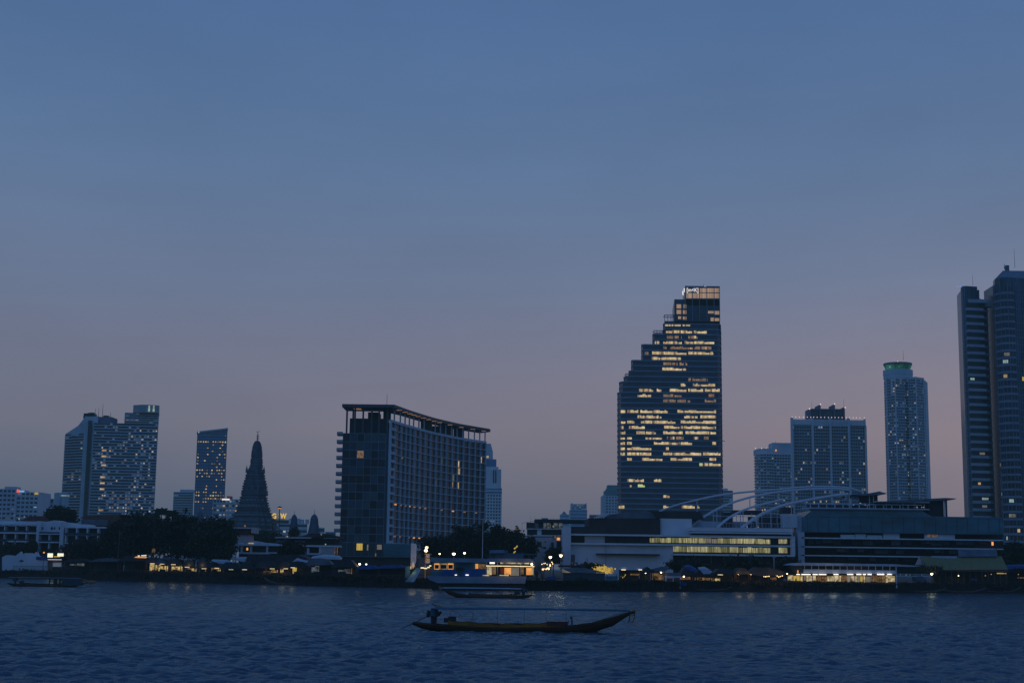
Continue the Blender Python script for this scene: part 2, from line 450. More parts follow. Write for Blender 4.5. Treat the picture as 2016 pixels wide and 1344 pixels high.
# ------------------------------------------------------------------ water
def make_water():
    rs = np.random.RandomState(5)
    nr, nc = 1200, 560
    yy = 52 * (640 / 52) ** (np.linspace(0, 1, nr))
    tt = np.linspace(-.56, .56, nc)
    Yg = np.repeat(yy[:, None], nc, 1)
    Xg = Yg * tt[None, :]
    Z = np.zeros_like(Xg)
    dirm = math.radians(262)
    for k in range(110):
        lam = .55 * (4.2 / .55) ** rs.rand()
        th = dirm + rs.randn() * .5
        kk = 2 * PI / lam
        a = .0150 * lam ** .72 * (.5 if lam > 2.3 else 1.1) * (.5 + rs.rand())
        fade = np.clip((lam / (Yg * .0030) - 1.7) / 2.0, 0, 1)
        ph = kk * (Xg * math.cos(th) + Yg * math.sin(th)) + rs.rand() * 6.28
        s = np.sin(ph)
        Z += a * fade * (s + .25 * np.cos(2 * ph)) * .62
    # patches of calmer and rougher water
    patch = .9 + .2 * np.sin(Xg * .045 + 1.3 * np.sin(Yg * .03)) * np.sin(Yg * .05 + 1.1 * np.sin(Xg * .021))
    Z *= patch
    edge = np.clip((600 - Yg) / 60, 0, 1)
    Z *= edge
    v = np.stack([Xg, Yg, Z], -1).reshape(-1, 3)
    i = np.arange(nr - 1)[:, None] * nc + np.arange(nc - 1)[None, :]
    i = i.reshape(-1)
    f = np.stack([i, i + 1, i + nc + 1, i + nc], -1)
    extra = np.array([(-4000, -500, -.35), (4000, -500, -.35), (4000, 900, -.35), (-4000, 900, -.35)], float)
    n0 = len(v)
    v = np.vstack([v, extra]); f = np.vstack([f, [[n0, n0 + 1, n0 + 2, n0 + 3]]])
    me = bpy.data.meshes.new('water')
    me.vertices.add(len(v)); me.vertices.foreach_set('co', v.reshape(-1))
    me.loops.add(len(f) * 4); me.loops.foreach_set('vertex_index', f.reshape(-1).astype(np.int32))
    me.polygons.add(len(f)); me.polygons.foreach_set('loop_start', np.arange(0, len(f) * 4, 4, dtype=np.int32))
    me.polygons.foreach_set('loop_total', np.full(len(f), 4, dtype=np.int32))
    me.polygons.foreach_set('use_smooth', [True] * len(f))
    me.update(); me.validate()
    m = bpy.data.materials.new('river_water')
    nt, N, L = nodes_of(m)
    N.remove(N['Principled BSDF'])
    df = N.new('ShaderNodeBsdfDiffuse')
    gs = N.new('ShaderNodeBsdfGlossy'); gs.inputs['Roughness'].default_value = .07; gs.inputs['Color'].default_value = (.58, .83, .98, 1)
    fr = N.new('ShaderNodeFresnel'); fr.inputs['IOR'].default_value = 1.33
    fm = N.new('ShaderNodeMapRange'); fm.inputs['From Min'].default_value = 0; fm.inputs['From Max'].default_value = .8
    fm.inputs['To Min'].default_value = .18; fm.inputs['To Max'].default_value = .43
    L.new(fr.outputs[0], fm.inputs['Value'])
    mx = N.new('ShaderNodeMixShader'); L.new(fm.outputs[0], mx.inputs['Fac']); L.new(df.outputs[0], mx.inputs[1]); L.new(gs.outputs[0], mx.inputs[2])
    L.new(mx.outputs[0], N['Material Output'].inputs['Surface'])
    g = N.new('ShaderNodeNewGeometry')
    mp = N.new('ShaderNodeMapping'); mp.inputs['Scale'].default_value = (.75, 1.0, 1); mp.inputs['Rotation'].default_value = (0, 0, .35)
    L.new(g.outputs['Position'], mp.inputs['Vector'])
    n1 = N.new('ShaderNodeTexNoise'); n1.inputs['Scale'].default_value = .9; n1.inputs['Detail'].default_value = 8; n1.inputs['Roughness'].default_value = .62
    n2 = N.new('ShaderNodeTexNoise'); n2.inputs['Scale'].default_value = .13; n2.inputs['Detail'].default_value = 3
    L.new(mp.outputs[0], n1.inputs['Vector']); L.new(mp.outputs[0], n2.inputs['Vector'])
    bp = N.new('ShaderNodeBump'); bp.inputs['Strength'].default_value = 1.0; bp.inputs['Distance'].default_value = .30
    L.new(n1.outputs['Fac'], bp.inputs['Height'])
    for nd in (df, gs, fr): L.new(bp.outputs[0], nd.inputs['Normal'])
    r = N.new('ShaderNodeValToRGB')
    r.color_ramp.elements[0].position = .35; r.color_ramp.elements[1].position = .65
    r.color_ramp.elements[0].color = (.036, .062, .088, 1); r.color_ramp.elements[1].color = (.050, .078, .108, 1)
    L.new(n2.outputs['Fac'], r.inputs['Fac']); L.new(r.outputs[0], df.inputs['Color'])
    me.materials.append(m)
    o = bpy.data.objects.new('water', me); COL.objects.link(o)
    return struct(o)
make_water()

# ------------------------------------------------------------------ far bank: ground and river wall
bank = [(W(px, 1150, BY(px)).x, BY(px)) for px in (-800, 0, 240, 500, 700, 1000, 1220, 1400, 1600, 2016, 2800)]
bank = [(-2800, 760)] + bank + [(2800, 760)]
g = MB()
g.add([(x, y + .6, LAND) for x, y in bank] + [(6000, 9000, LAND), (-6000, 9000, LAND)], [tuple(range(len(bank) + 2))])
struct(g.build('ground', MT['soil']))
q = MB()
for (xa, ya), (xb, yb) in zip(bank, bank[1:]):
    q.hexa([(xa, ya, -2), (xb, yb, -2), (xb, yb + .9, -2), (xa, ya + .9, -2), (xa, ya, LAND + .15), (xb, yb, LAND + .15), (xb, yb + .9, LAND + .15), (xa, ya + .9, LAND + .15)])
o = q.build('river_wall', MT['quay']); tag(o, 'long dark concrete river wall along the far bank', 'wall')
# ------------------------------------------------------------------ towers on the skyline
def fp(cols, Y, py=950):
    """footprint corners from (pixel column, extra distance) pairs"""
    return [(W(px, py, Y + dy).x, Y + dy) for px, dy in cols]

def floors(wall, wins, face, z0, z1, nf, bay=4.0, lo=.28, hi=.84, lip=.45, lipt=.22, glass='glass', lit=None, pier=0.0, gap=.18, pierout=.3, split=False, edge=.5, litgap=.24):
    h = (z1 - z0) / nf
    nb = max(1, int(round((face.L - 2 * edge) / bay)))
    bw = (face.L - 2 * edge) / nb
    for i in range(nf):
        za = z0 + i * h
        if lip: face.box(wall, 0, face.L, za, za + lipt * h, -.3, lip)
        zb, zt = za + lo * h, za + hi * h
        run = edge
        for b in range(nb):
            u0, u1 = edge + b * bw, edge + (b + 1) * bw
            m = lit(i / nf, (b + .5) / nb) if lit else None
            if m:
                if run < u0 - .01 and not split: wins.append((MT[glass], face.win(run, u0, zb, zt)))
                lw = rnd.choice((0, 0, .12, -.16)); wins.append((MT[m], face.win(u0 + bw * (litgap + lw), u1 - bw * (litgap - lw * .3), zb + rnd.uniform(.05, .2) * h, zt - .12 * h, .08)))
                run = u1
            elif split:
                g = glass if isinstance(glass, str) else rnd.choice(glass)
                wins.append((MT[g], face.win(u0 + bw * gap, u1 - bw * gap, zb, zt)))
        if not split and run < face.L - edge - .01: wins.append((MT[glass], face.win(run, face.L - edge, zb, zt)))
    if pier:
        for b in range(nb + 1):
            u = edge + b * bw
            face.box(wall, max(0, u - pier / 2), min(face.L, u + pier / 2), z0, z1, -.2, pierout)

def randlit(p, mats, seed, dens=None):
    r = random.Random(seed)
    grid = [[r.random() ** 2.2 * 2.6 for _ in range(6)] for _ in range(14)]
    faint = mats + ['lit_faint'] * (len(mats) + 1)
    def f(zf, uf):
        # lived-in floors cluster: most blocks of the facade are dark, a few are busy
        gz = min(12.99, zf * 13); gu = min(4.99, uf * 5)
        a, b = int(gz), int(gu)
        cl = (grid[a][b] * (1 - gz + a) + grid[a + 1][b] * (gz - a)) * (1 - gu + b) + (grid[a][b + 1] * (1 - gz + a) + grid[a + 1][b + 1] * (gz - a)) * (gu - b)
        q = p * 1.7 * (.25 + cl) * (dens(zf, uf) if dens else 1)
        return r.choice(faint) if r.random() < q else None
    return f

def body(mb, pts, back, z0, z1):
    """solid behind the visible corners"""
    poly = list(pts) + [(pts[-1][0], pts[-1][1] + back), (pts[0][0], pts[0][1] + back)] if back else list(pts)
    mb.prism(poly, z0, z1)

def antenna(parent, px, py0, py1, Y, r=.25, name='antenna'):
    a = W(px, py1, Y); b = W(px, py0, Y)
    return MB().tube([(b.x, Y, a.z), (b.x, Y, b.z)], r, 5, r * .5).build(name, MT['steel_dark'], parent)

WL = ['lit_warm', 'lit_office_dim', 'lit_office', 'lit_dim', 'lit_dim', 'lit_office_dim']

# --- twin condominium slabs at the left
Y = 1300
t = thing('apartment_tower', 'pale riverside apartment tower with a tall right wing and many warm lit windows', 'building', base(215, Y, 1000))
wall = MB(); wins = []
zL = W(150, 826, Y).z; zT = W(190, 818, Y).z; zS = W(215, 832, Y).z; zU = W(280, 812, Y).z; zC = W(285, 797, Y).z
xa, xb = W(129, 845, Y + 22).x, W(176, 818, Y).x
A = Face((xa, Y + 22), (xb - 6, Y + 8))
zA = W(131, 850, Y).z
n = 47
# left wing with a slanting shoulder
wall.hexa([(xa, Y + 22, LAND), (xb, Y + 8, LAND), (xb, Y + 60, LAND), (xa, Y + 60, LAND), (xa, Y + 22, zA), (xb, Y + 8, zT), (xb, Y + 60, zT), (xa, Y + 60, zA)])
wall.profile([(W(131, 848, Y).x, zA - 2), (W(155, 824, Y).x, W(155, 824, Y).z), (W(160, 816, Y).x, zT), (W(176, 816, Y).x, zT), (W(176, 850, Y).x, zA - 4)], Y + 12, Y + 50)
floors(wall, wins, A, LAND, zA, n, bay=5, lit=randlit(.035, ['lit_dim', 'lit_cool', 'lit_office_dim'], 3), glass='glass', hi=.9, lipt=.28)
f2 = Face((xb - 6, Y + 7), (xb + 6, Y + 7))
f2.box(wall, 0, 12, LAND, zT, -.5, .4)
# main slab
xs = W(184, 840, Y).x; xe = W(309, 830, Y).x
Bf = Face((xs, Y), (xe, Y + 6))
wall.prism([(xs, Y), (xe, Y + 6), (back(xe, Y, 34), Y + 40), (back(xs, Y, 34), Y + 40)], LAND, zS)
wall.prism([(W(176, 850, Y).x - 1, Y + 6), (xs, Y + 6), (xs, Y + 38), (xb, Y + 38)], LAND, zS + 2)
dens = lambda z, u: (1.25 if .12 < z < .9 else .6) * (1.3 if u > .12 else .5)
floors(wall, wins, Bf, LAND, zS, 48, bay=2.3, lit=randlit(.13, WL, 4, dens), glass='glass', lipt=.34, hi=.92, lo=.34, gap=.08)
# corner strip of lit landings on the left of the slab
for k in (10, 13, 18, 25, 27, 29, 33, 36, 38):
    z = LAND + (zS - LAND) * k / 48
    wins.append((MT['lit_warm'], Bf.win(8.5, 12.5, z + 1.2, z + 3, .12)))
xu = W(245, 815, Y).x; xc = W(261, 805, Y).x
wall.prism([(xu, Y + 1), (xe, Y + 6.5), (back(xe, Y, 32), Y + 38), (back(xu, Y, 34), Y + 38)], zS, zU)
Uf = Face((xu, Y + 1), (xe, Y + 6.5))
floors(wall, wins, Uf, zS, zU, 5, bay=4, lit=randlit(.2, WL, 9, lambda z, u: 1.6 if u < .4 else .2), lipt=.36)
wall.build('wall', MT['tower_grey'], t)
put_windows(t, wins)
s = MB().prism([(xb - 1.5, Y + 3), (xs - 3, Y + 3), (xs - 3, Y + 5.8), (xb - 1.5, Y + 5.8)], LAND, zT - 4)
s.build('shaft', MT['glass_black'], t)
cr = MB(); poly = []
for k in range(13):
    u = k / 12; x = xc + (xe + 1 - xc) * u; poly.append((x, Y + 2 - 5 * math.sin(PI * u)))
cr.prism(poly + [(back(xe + 1, Y, 26), Y + 30), (back(xc, Y, 26), Y + 30)], zU, zC)
cr.build('crown', MT['frame_glass'], t)
cl = MB()
for px in (296, 305):
    x = W(px, 806, Y).x
    cl.quad((x - 1, Y - 4.6, zU + .5), (x + 1, Y - 4.6, zU + .5), (x + .6, Y - 4.6, zU + 6), (x - .6, Y - 4.6, zU + 6))
cl.build('lamp', MT['lit_cool'], t)
pl = MB()
for k in range(26):
    px = rnd.uniform(158, 214); p = W(px, 818, Y + 15)
    zb = (zT if px < 182 else zS + 4)
    pl.box(p.x, p.x + rnd.uniform(1.5, 5), Y + 15, Y + 20, zb - 1, zb + rnd.uniform(.5, 4.5))
x0 = W(183, 818, Y).x; pl.box(x0, W(214, 818, Y).x, Y + 10, Y + 30, zS, W(200, 818, Y).z)
pl.build('roof_plant', MT['tower_dark'], t)
for px, py in ((188, 804), (195, 802), (203, 795), (218, 812)): antenna(t, px, py, 822, Y + 15, .25)

# --- far left block
Y = 1150
t = thing('office_block', 'wide pale block at the left edge with a small red and blue rooftop sign', 'building', base(38, Y, 1000))
wall = MB(); wins = []
xA, xB, xC = W(-30, 990, Y).x, W(31, 990, Y).x, W(76, 990, Y).x
z1 = W(20, 962, Y).z; z2 = W(55, 968, Y).z
for (a, b, zt, sd) in ((xA, xB, z1, 1), (xB, xC, z2, 2)):
    wall.box(a, b, Y, Y + 30, LAND, zt)
    floors(wall, wins, Face((a, Y), (b, Y)), LAND, zt, 17, bay=3.3, split=True, glass='glass', gap=.16, lo=.3, hi=.75, lip=.2, lit=randlit(.05, ['lit_dim', 'lit_cool', 'lit_office_dim'], sd))
wall.box(xB - .8, xB + .8, Y - 1, Y + 1, LAND, z1 + 1)
wall.build('wall', MT['tower_pale'], t); put_windows(t, wins)
s = MB(); s.quad(*RQ(33, 38, 963, 969, Y - 1.2)); s.build('sign', MT['sign_red'], t)
s = MB(); s.quad(*RQ(38, 48, 965, 968, Y - 1.2)); s.build('sign', MT['sign_blue'], t)
s = MB(); s.quad(*RQ(68, 75, 969, 973, Y - 1.2)); s.build('sign', MT['lit_yellow'], t)
rb = MB(); rb.box(W(2, 962, Y).x, W(24, 962, Y).x, Y + 8, Y + 20, z1, z1 + 2.2); rb.build('roof_plant', MT['tower_grey'], t)

t = thing('office_block', 'low blue grey block beside the far left block, flat roofed', 'building', base(91, 1180, 1000))
wall = MB(); wins = []; Y = 1180
a, b = W(78, 990, Y).x, W(106, 990, Y).x; zt = W(91, 981, Y).z
wall.box(a, b, Y, Y + 25, LAND, zt); floors(wall, wins, Face((a, Y), (b, Y)), LAND, zt, 12, bay=3.4, split=True, gap=.1, lit=randlit(.06, ['lit_cool', 'lit_dim'], 5))
wall.build('wall', MT['tower_grey'], t); put_windows(t, wins)

Y = 1000
t = thing('water_tower', 'round squat rooftop drum tower in front of the apartment tower foot', 'tower', base(120, Y, 1000))
p = W(114, 985, Y); p2 = W(128, 985, Y)
for q, r, n0 in ((p, 2.6, 1), (p2, 2.5, 1)):
    MB().lathe((q.x, Y), [(r, LAND), (r, W(114, 974, Y).z), (r * 1.05, W(114, 973, Y).z), (r, W(114, 970, Y).z), (r * .3, W(114, 969, Y).z)], 16).build('drum', MT['tower_grey'], t)
MB().lathe((p2.x, Y), [(2.75, W(120, 976, Y).z), (2.75, W(120, 974.6, Y).z)], 16).build('band', MT['lit_cool'], t)

# --- hazy towers left of the temple
def simple_tower(px0, px1, pyt, Y, label, wallm, nf, bay, lit, glass='glass', D=30, cat='building', name='office_tower', group=None, extra=None, **kw):
    t = thing(name, label, cat, base((px0 + px1) / 2, Y, 1000), group)
    wall = MB(); wins = []
    pym = (pyt + 1000) / 2
    a, b = W(px0, pym, Y).x, W(px1, pym, Y).x; zt = W((px0 + px1) / 2, pyt, Y).z
    wall.prism([(a, Y), (b, Y), (back(b, Y, D), Y + D), (back(a, Y, D), Y + D)], LAND, zt)
    floors(wall, wins, Face((a, Y), (b, Y)), LAND, zt, nf, bay=bay, lit=lit, glass=glass, **kw)
    if extra: extra(t, wall, wins, a, b, zt, Y)
    wall.build('wall', MT[wallm], t); put_windows(t, wins)
    return t
def ex(t, wall, wins, a, b, zt, Y):
    wall.box(a + (b - a) * .3, a + (b - a) * .92, Y + 2, Y + 25, zt, W(362, 963, Y).z)
simple_tower(341, 381, 968, 1900, 'hazy grey blue tower left of the slanted blue glass tower', 'tower_grey', 30, 6, randlit(.03, ['lit_dim'], 7, lambda z, u: 1 if z < .6 else .2), extra=ex)

Y = 1600
t = thing('office_tower', 'blue glass tower with slanting top and rows of lit windows left of temple', 'building', base(414, Y, 1000))
wall = MB(); wins = []
a, b = W(385, 930, Y).x, W(444.5, 930, Y).x
zl, zr = W(387, 850, Y).z, W(447, 843, Y).z
wall.hexa([(a, Y, LAND), (b, Y, LAND), (back(b, Y, 40), Y + 40, LAND), (back(a, Y, 40), Y + 40, LAND), (a, Y, zl), (b, Y, zr), (back(b, Y, 40), Y + 40, zr), (back(a, Y, 40), Y + 40, zl)])
fc = Face((a, Y), (b, Y))
rows = {12, 13, 16, 18, 21, 24, 25}
def blit(zf, uf, r=random.Random(8)):
    k = int(zf * 42)
    p = .30 if (42 - k) in (3, 12, 13, 19, 20, 21) else .10
    if zf > .95 or zf < .22: p = .01
    elif zf < .4: p = .08
    if .40 < uf < .5: p *= .3
    return r.choice(['lit_warm', 'lit_warm', 'lit_dim', 'lit_office']) if r.random() < p * 2.6 else None
floors(wall, wins, fc, LAND, zl - 2, 42, bay=2.6, lit=blit, glass='glass_blue', lip=.3, lipt=.16, gap=.12, lo=.2, hi=.8, pier=.35)
wall.build('wall', MT['tower_dark'], t); put_windows(t, wins)
MB().hexa([(a - .5, Y - .6, zl - .8), (b + .5, Y - .6, zr - .8), (back(b, Y, 40), Y + 40, zr - .8), (back(a, Y, 40), Y + 40, zl - .8), (a - .5, Y - .6, zl + .6), (b + .5, Y - .6, zr + .6), (back(b, Y, 40), Y + 40, zr + .6), (back(a, Y, 40), Y + 40, zl + .6)]).build('roof', MT['tower_grey'], t)
m = MB(); m.quad(*RQ(390, 392.5, 849, 852, Y - 1)); m.build('lamp', MT['lit_cool'], t)

def ex(t, wall, wins, a, b, zt, Y):
    m = MB(); m.box(W(446, 978, Y).x, W(455, 978, Y).x, Y + 2, Y + 8, zt, W(450, 976, Y).z); m.build('sign', MT['panel_red'], t)
    m = MB(); m.quad(*RQ(437, 452, 981, 984, Y - .8)); m.build('sign', MT['sign_white'], t)
    m = MB(); m.quad(*RQ(424, 434, 977, 980, Y - .8)); m.build('sign', MT['panel_red'], t)
simple_tower(419, 470, 982, 1450, 'lit hotel block with a white rooftop sign behind the temple', 'tower_pale', 15, 3.2,
    randlit(.38, ['lit_dim', 'lit_dim', 'lit_warm', 'lit_cool'], 17, lambda z, u: 0 if u < .15 else 1), extra=ex, name='hotel_block', split=True, gap=.14, lo=.3, hi=.8)

# --- low blocks behind the small spires
def ex(t, wall, wins, a, b, zt, Y):
    for px in (571, 586, 593, 603):
        wall.box(W(px - 3, 1028, Y).x, W(px + 3, 1028, Y).x, Y + 3, Y + 10, zt, zt + rnd.uniform(2, 5))
simple_tower(548, 606, 1030, 1400, 'long white office block with banded windows under the yellow sign', 'tower_pale', 8, 4, lambda z, u, r=random.Random(4): ('lit_office' if .12 < u < .45 and .5 < z < .85 and r.random() < .75 else None), extra=ex, name='office_block', lipt=.4)
simple_tower(541, 570, 1022, 1500, 'dark hipped block carrying the yellow rooftop letters', 'tower_grey', 9, 4, None, name='office_block', lip=.2)
simple_tower(623, 640, 1038, 1350, 'small terraced pale block right of the rightmost small spire', 'tower_pale', 6, 4, None, name='office_block', lipt=.4)
simple_tower(641, 662, 1046, 1300, 'faint low block against the hotel balconies', 'tower_grey', 5, 4, None, name='office_block', lipt=.4)

def text_mesh(s, size, name, mat, parent, loc, squash=1.0, depth=.25, bold=.02):
    cu = bpy.data.curves.new(name, 'FONT'); cu.body = s; cu.size = size; cu.extrude = depth / 2; cu.offset = bold
    ob = bpy.data.objects.new(name, cu); COL.objects.link(ob)
    bpy.context.view_layer.update()
    dg = bpy.context.evaluated_depsgraph_get()
    me = bpy.data.meshes.new_from_object(ob.evaluated_get(dg)); me.name = name
    bpy.data.objects.remove(ob); bpy.data.curves.remove(cu)
    off = parent_origin(parent)
    me.transform(Matrix.Translation(Vector(loc) - Vector(off)) @ Matrix.Rotation(PI / 2, 4, 'X') @ Matrix.Diagonal((squash, 1, 1, 1)))
    me.materials.clear(); me.materials.append(MT[mat])
    o = bpy.data.objects.new(name, me); COL.objects.link(o); o.parent = parent
    return o
Y = 1490
t = thing('rooftop_sign', 'glowing yellow rooftop letters between the temple and small spires', 'sign', tuple(W(544, 1022, Y)))
for s, px, pw in (('S', 530, 5.5), ('G', 535.5, 6), ('E', 544.5, 5), ('W', 552, 7)):
    p = W(px, 1020, Y)
    text_mesh(s, 7.2, 'letter', 'sign_yellow' if s != 'E' else 'lit_dim', t, p, .82 if s != 'W' else .78, .5, .22)
fr = MB()
p0, p1 = W(529, 1021, Y), W(560, 1021, Y)
fr.box(p0.x, p1.x, Y + .4, Y + .8, p0.z - .5, p0.z)
for px in (531, 538, 545, 552, 558):
    p = W(px, 1021, Y); fr.box(p.x - .15, p.x + .15, Y + .5, Y + .8, p.z - 6, p.z)
fr.build('frame', MT['steel_dark'], t)

# --- tower behind the hotel
Y = 1500
t = thing('apartment_tower', 'pale stepped tower with grids of small dark windows behind the curved hotel', 'building', base(968, Y, 1000))
wall = MB(); wins = []
a, b = W(930, 980, Y).x, W(987.5, 980, Y).x; z1 = W(970, 960, Y).z; z2 = W(970, 923, Y).z
wall.box(a, b, Y, Y + 30, LAND, z1)
floors(wall, wins, Face((a, Y), (b, Y)), LAND, z1 - 6, 24, bay=3.0, split=True, glass='glass', gap=.2, lo=.2, hi=.72, lip=0, lit=randlit(.02, ['lit_dim'], 3))
wall.box(a, W(986.5, 940, Y).x, Y + .5, Y + 29, z1, z2)
wall.box(a, W(981, 918, Y).x, Y + 2, Y + 27, z2, W(970, 918, Y).z)
f = Face((W(952, 940, Y).x, Y + .4), (W(987, 940, Y).x, Y + .4))
for k in range(8):
    z = z1 + 5 + k * (z2 - z1 - 5) / 8.5
    for u in (9.6, 11.8): wins.append((MT['glass'], f.win(u, u + 1.3, z, z + 1.7, .2)))
wall.build('wall', MT['white_wall'], t); put_windows(t, wins)
m = MB(); m.box(W(940, 968, Y).x, b + .3, Y - .5, Y + 2, W(970, 970, Y).z, W(970, 967, Y).z); m.box(W(940, 963, Y).x, b + .3, Y - .4, Y + 2, W(970, 963.5, Y).z, W(970, 961, Y).z); m.build('band', MT['glass_blue'], t)
m = MB(); m.box(W(940, 910, Y).x, W(977, 910, Y).x, Y + 3, Y + 25, W(965, 918, Y).z, W(965, 903, Y).z); m.build('upper_floor', MT['glass_blue'], t)
m = MB(); m.profile([(W(940, 905, Y).x, W(965, 903, Y).z), (W(970, 903, Y).x, W(965, 903, Y).z), (W(970, 888, Y).x, W(965, 887, Y).z), (W(966, 873, Y).x, W(965, 872, Y).z), (W(940, 873, Y).x, W(965, 872, Y).z)], Y + 5, Y + 20); m.build('crown', MT['tower_grey'], t)
m = MB(); m.quad(*RQ(957, 962, 897, 901, Y + 4.8)); m.build('lamp', MT['lit_warm'], t)

# --- small far towers between hotel and office tower
Y = 2000
t = thing('office_tower', 'small distant blue tower with raised corners and a few white lit windows', 'building', base(1139, Y, 1000))
wall = MB(); wins = []
a, b = W(1122.5, 1010, Y).x, W(1156, 1010, Y).x; zt = W(1139, 1003, Y).z
wall.box(a, b, Y, Y + 40, LAND, zt)
floors(wall, wins, Face((a, Y), (b, Y)), LAND, zt, 18, bay=3.5, glass='glass_blue', lit=randlit(.075, ['lit_warm', 'lit_cool', 'lit_dim'], 12), gap=.05)
a2, b2 = W(1125, 1000, Y).x, W(1155, 1000, Y).x; z2 = W(1139, 991.5, Y).z
wall.profile([(a2, zt), (b2, zt), (b2, z2 + 1.4), (b2 - 3, z2), (a2 + 3, z2), (a2, z2 + 1.2)], Y + 1, Y + 38)
floors(wall, wins, Face((a2, Y + .9), (b2, Y + .9)), zt, z2 - 1, 3, bay=3.5, glass='glass_blue', lit=randlit(.1, ['lit_dim'], 2))
wall.build('wall', MT['tower_grey'], t); put_windows(t, wins)
Y = 2200
t = thing('office_tower', 'distant tower with a pointed hip roof left of the small blue tower', 'building', base(1111, Y, 1000))
wall = MB(); wins = []
a, b = W(1103, 1018, Y).x, W(1122, 1018, Y).x; zt = W(1112, 1012, Y).z
wall.box(a, b, Y, Y + 25, LAND, zt); floors(wall, wins, Face((a, Y), (b, Y)), LAND, zt, 14, bay=4, glass='glass_blue', lit=randlit(.05, ['lit_dim'], 21))
wall.build('wall', MT['tower_grey'], t); put_windows(t, wins)
c = W(1111, 1005, Y); c2 = (c.x, Y + 10)
rf = MB(); x0, x1 = c.x - 4.5, c.x + 4.5
rf.add([(x0, Y + 4, zt), (x1, Y + 4, zt), (x1, Y + 16, zt), (x0, Y + 16, zt), (c.x, Y + 10, c.z)], [(0, 1, 4), (1, 2, 4), (2, 3, 4), (3, 0, 4)]); rf.build('roof', MT['tower_dark'], t)
simple_tower(1160, 1186, 1012.5, 2100, 'flat topped distant block left of the green roofed tower', 'tower_grey', 12, 4, None, name='office_block')
def ex(t, wall, wins, a, b, zt, Y):
    wall.box(a + 3, b - 6, Y + 4, Y + 20, zt, zt + 3)
simple_tower(1421, 1443, 965, 1900, 'narrow hazy tower right of the stepped office tower', 'tower_grey', 30, 4, randlit(.14, ['lit_warm', 'lit_dim'], 31, lambda z, u: 1.4 if u > .5 else .1), extra=ex)

Y = 1700
t = thing('apartment_tower', 'pale tower with stepped green roof left of the stepped office tower', 'building', base(1203, Y, 1000))
wall = MB(); wins = []
a, b = W(1185.5, 990, Y).x, W(1222, 990, Y).x; zt = W(1203, 975.5, Y).z
wall.box(a, b, Y, Y + 30, LAND, zt)
wall.box(a + 1, a + 4, Y - 1, Y + 4, LAND, zt + 1)
floors(wall, wins, Face((a, Y), (b, Y)), LAND, zt, 26, bay=3.2, split=True, gap=.24, lo=.22, hi=.72, lip=0, lit=randlit(.02, ['lit_dim'], 5))
wall.build('wall', MT['tower_pale'], t); put_windows(t, wins)
m = MB(); m.box(W(1191, 970, Y).x, b, Y + 1, Y + 28, zt, W(1203, 965, Y).z); m.box(W(1195, 960, Y).x, b, Y + 3, Y + 26, W(1203, 965, Y).z, W(1203, 960, Y).z)
m.box(W(1197, 957, Y).x, b, Y + 4, Y + 25, W(1203, 960, Y).z, W(1203, 954, Y).z); m.build('roof', MT['green_roof'], t)

# --- stepped office tower
Y = 1000
OT = thing('office_tower', 'tall stepped dark office tower with open roof frames and bands of lit floors', 'building', base(1320, Y, 1000))
prof = [(753, 1222), (745, 1226), (735, 1231), (724, 1240), (712, 1245), (680, 1265), (650, 1287), (619, 1308), (588, 1328), (562, 1347)]
def lx(py):
    if py >= 765: return 1218.5
    for p, x in prof:
        if py >= p: return x
    return 1347
def rx(py): return 1417 + (py - 565) * .0116
body_m = MB(); edge = MB(); wins = []
pitch = 10.43
k = 0; py = 1022.0
tops = []
while py > 645:
    yt = py - pitch
    l, r = lx(yt + 3), rx(yt)
    zb = W(1320, py, Y).z; zt = W(1320, yt, Y).z
    xl, xr = W(l, yt, Y).x, W(r, yt, Y).x
    c = 5.0 if l < 1235 else 1.0
    def foot(e):
        return [(xl - e, Y + c + 1.5), (xl + c * .3 - e * .7, Y + c * .3), (xl + c, Y - e), (xr - 2, Y - e), (xr + e, Y + 2), (back(xr + e, Y, 45), Y + 45), (back(xl - e, Y, 45), Y + 45)]
    body_m.prism(foot(0), zb, zt)
    edge.prism(foot(.75), zt - .85, zt)
    edge.prism(foot(.4), zt - .95, zt - .86)
    tops.append((yt, l))
    py = yt; k += 1
ztop_b = W(1320, py, Y).z
# recessed roof boxes making the steps
def stepbox(l, pyt, pyb=None):
    xl = W(l, pyt, Y).x; xr = W(rx(pyt), pyt, Y).x
    body_m.prism([(xl, Y + 1), (xr, Y + 1), (back(xr, Y, 40), Y + 44), (back(xl, Y, 30), Y + 44)], W(1320, pyb or 660, Y).z, W((l + 1417) / 2, pyt, Y).z)
stepbox(1328, 589, 650); stepbox(1349, 562.5, 600); stepbox(1308.5, 632, 660)
def wseg(py0, py1, x0, x1, mat, pane=2.6, keep=.92, o=.12, seed=None):
    mb = MB(); rr = random.Random(seed or int(py0 * 7 + x0))
    kinds = [mat, 'lit_office_dim', 'lit_office', 'lit_warm', 'lit_dim', 'glass_mid']
    wts = [14, 2, 5, 2, 1, (1 - keep) * 14]
    if mat == 'lit_office_dim': wts = [10, 2, 1, 0, 3, 3]
    x = x0; top = 0
    zz0 = W((x0 + x1) / 2, py1, Y).z; xc = (x0 + x1) / 2
    while x < x1 - .3:
        e = min(x + pane * rr.uniform(.5, 1.5), x1)
        if e > x1 - .8: e = x1
        if rr.random() < .35: top = rr.choice((0, 0, .5, 1.4, 2.0))
        xa, xb = W(x, (py0 + py1) / 2, Y - o).x, W(e, (py0 + py1) / 2, Y - o).x
        zt_ = W(xc, py0 + top, Y - o).z
        k = rr.choices(range(6), wts)[0]
        mb.quad((xa, Y - o, zz0), (xb, Y - o, zz0), (xb, Y - o, zt_), (xa, Y - o, zt_), mi=k)
        x = e
    return mb.build('window', [MT[k] for k in kinds], OT)
sc = 2.7433
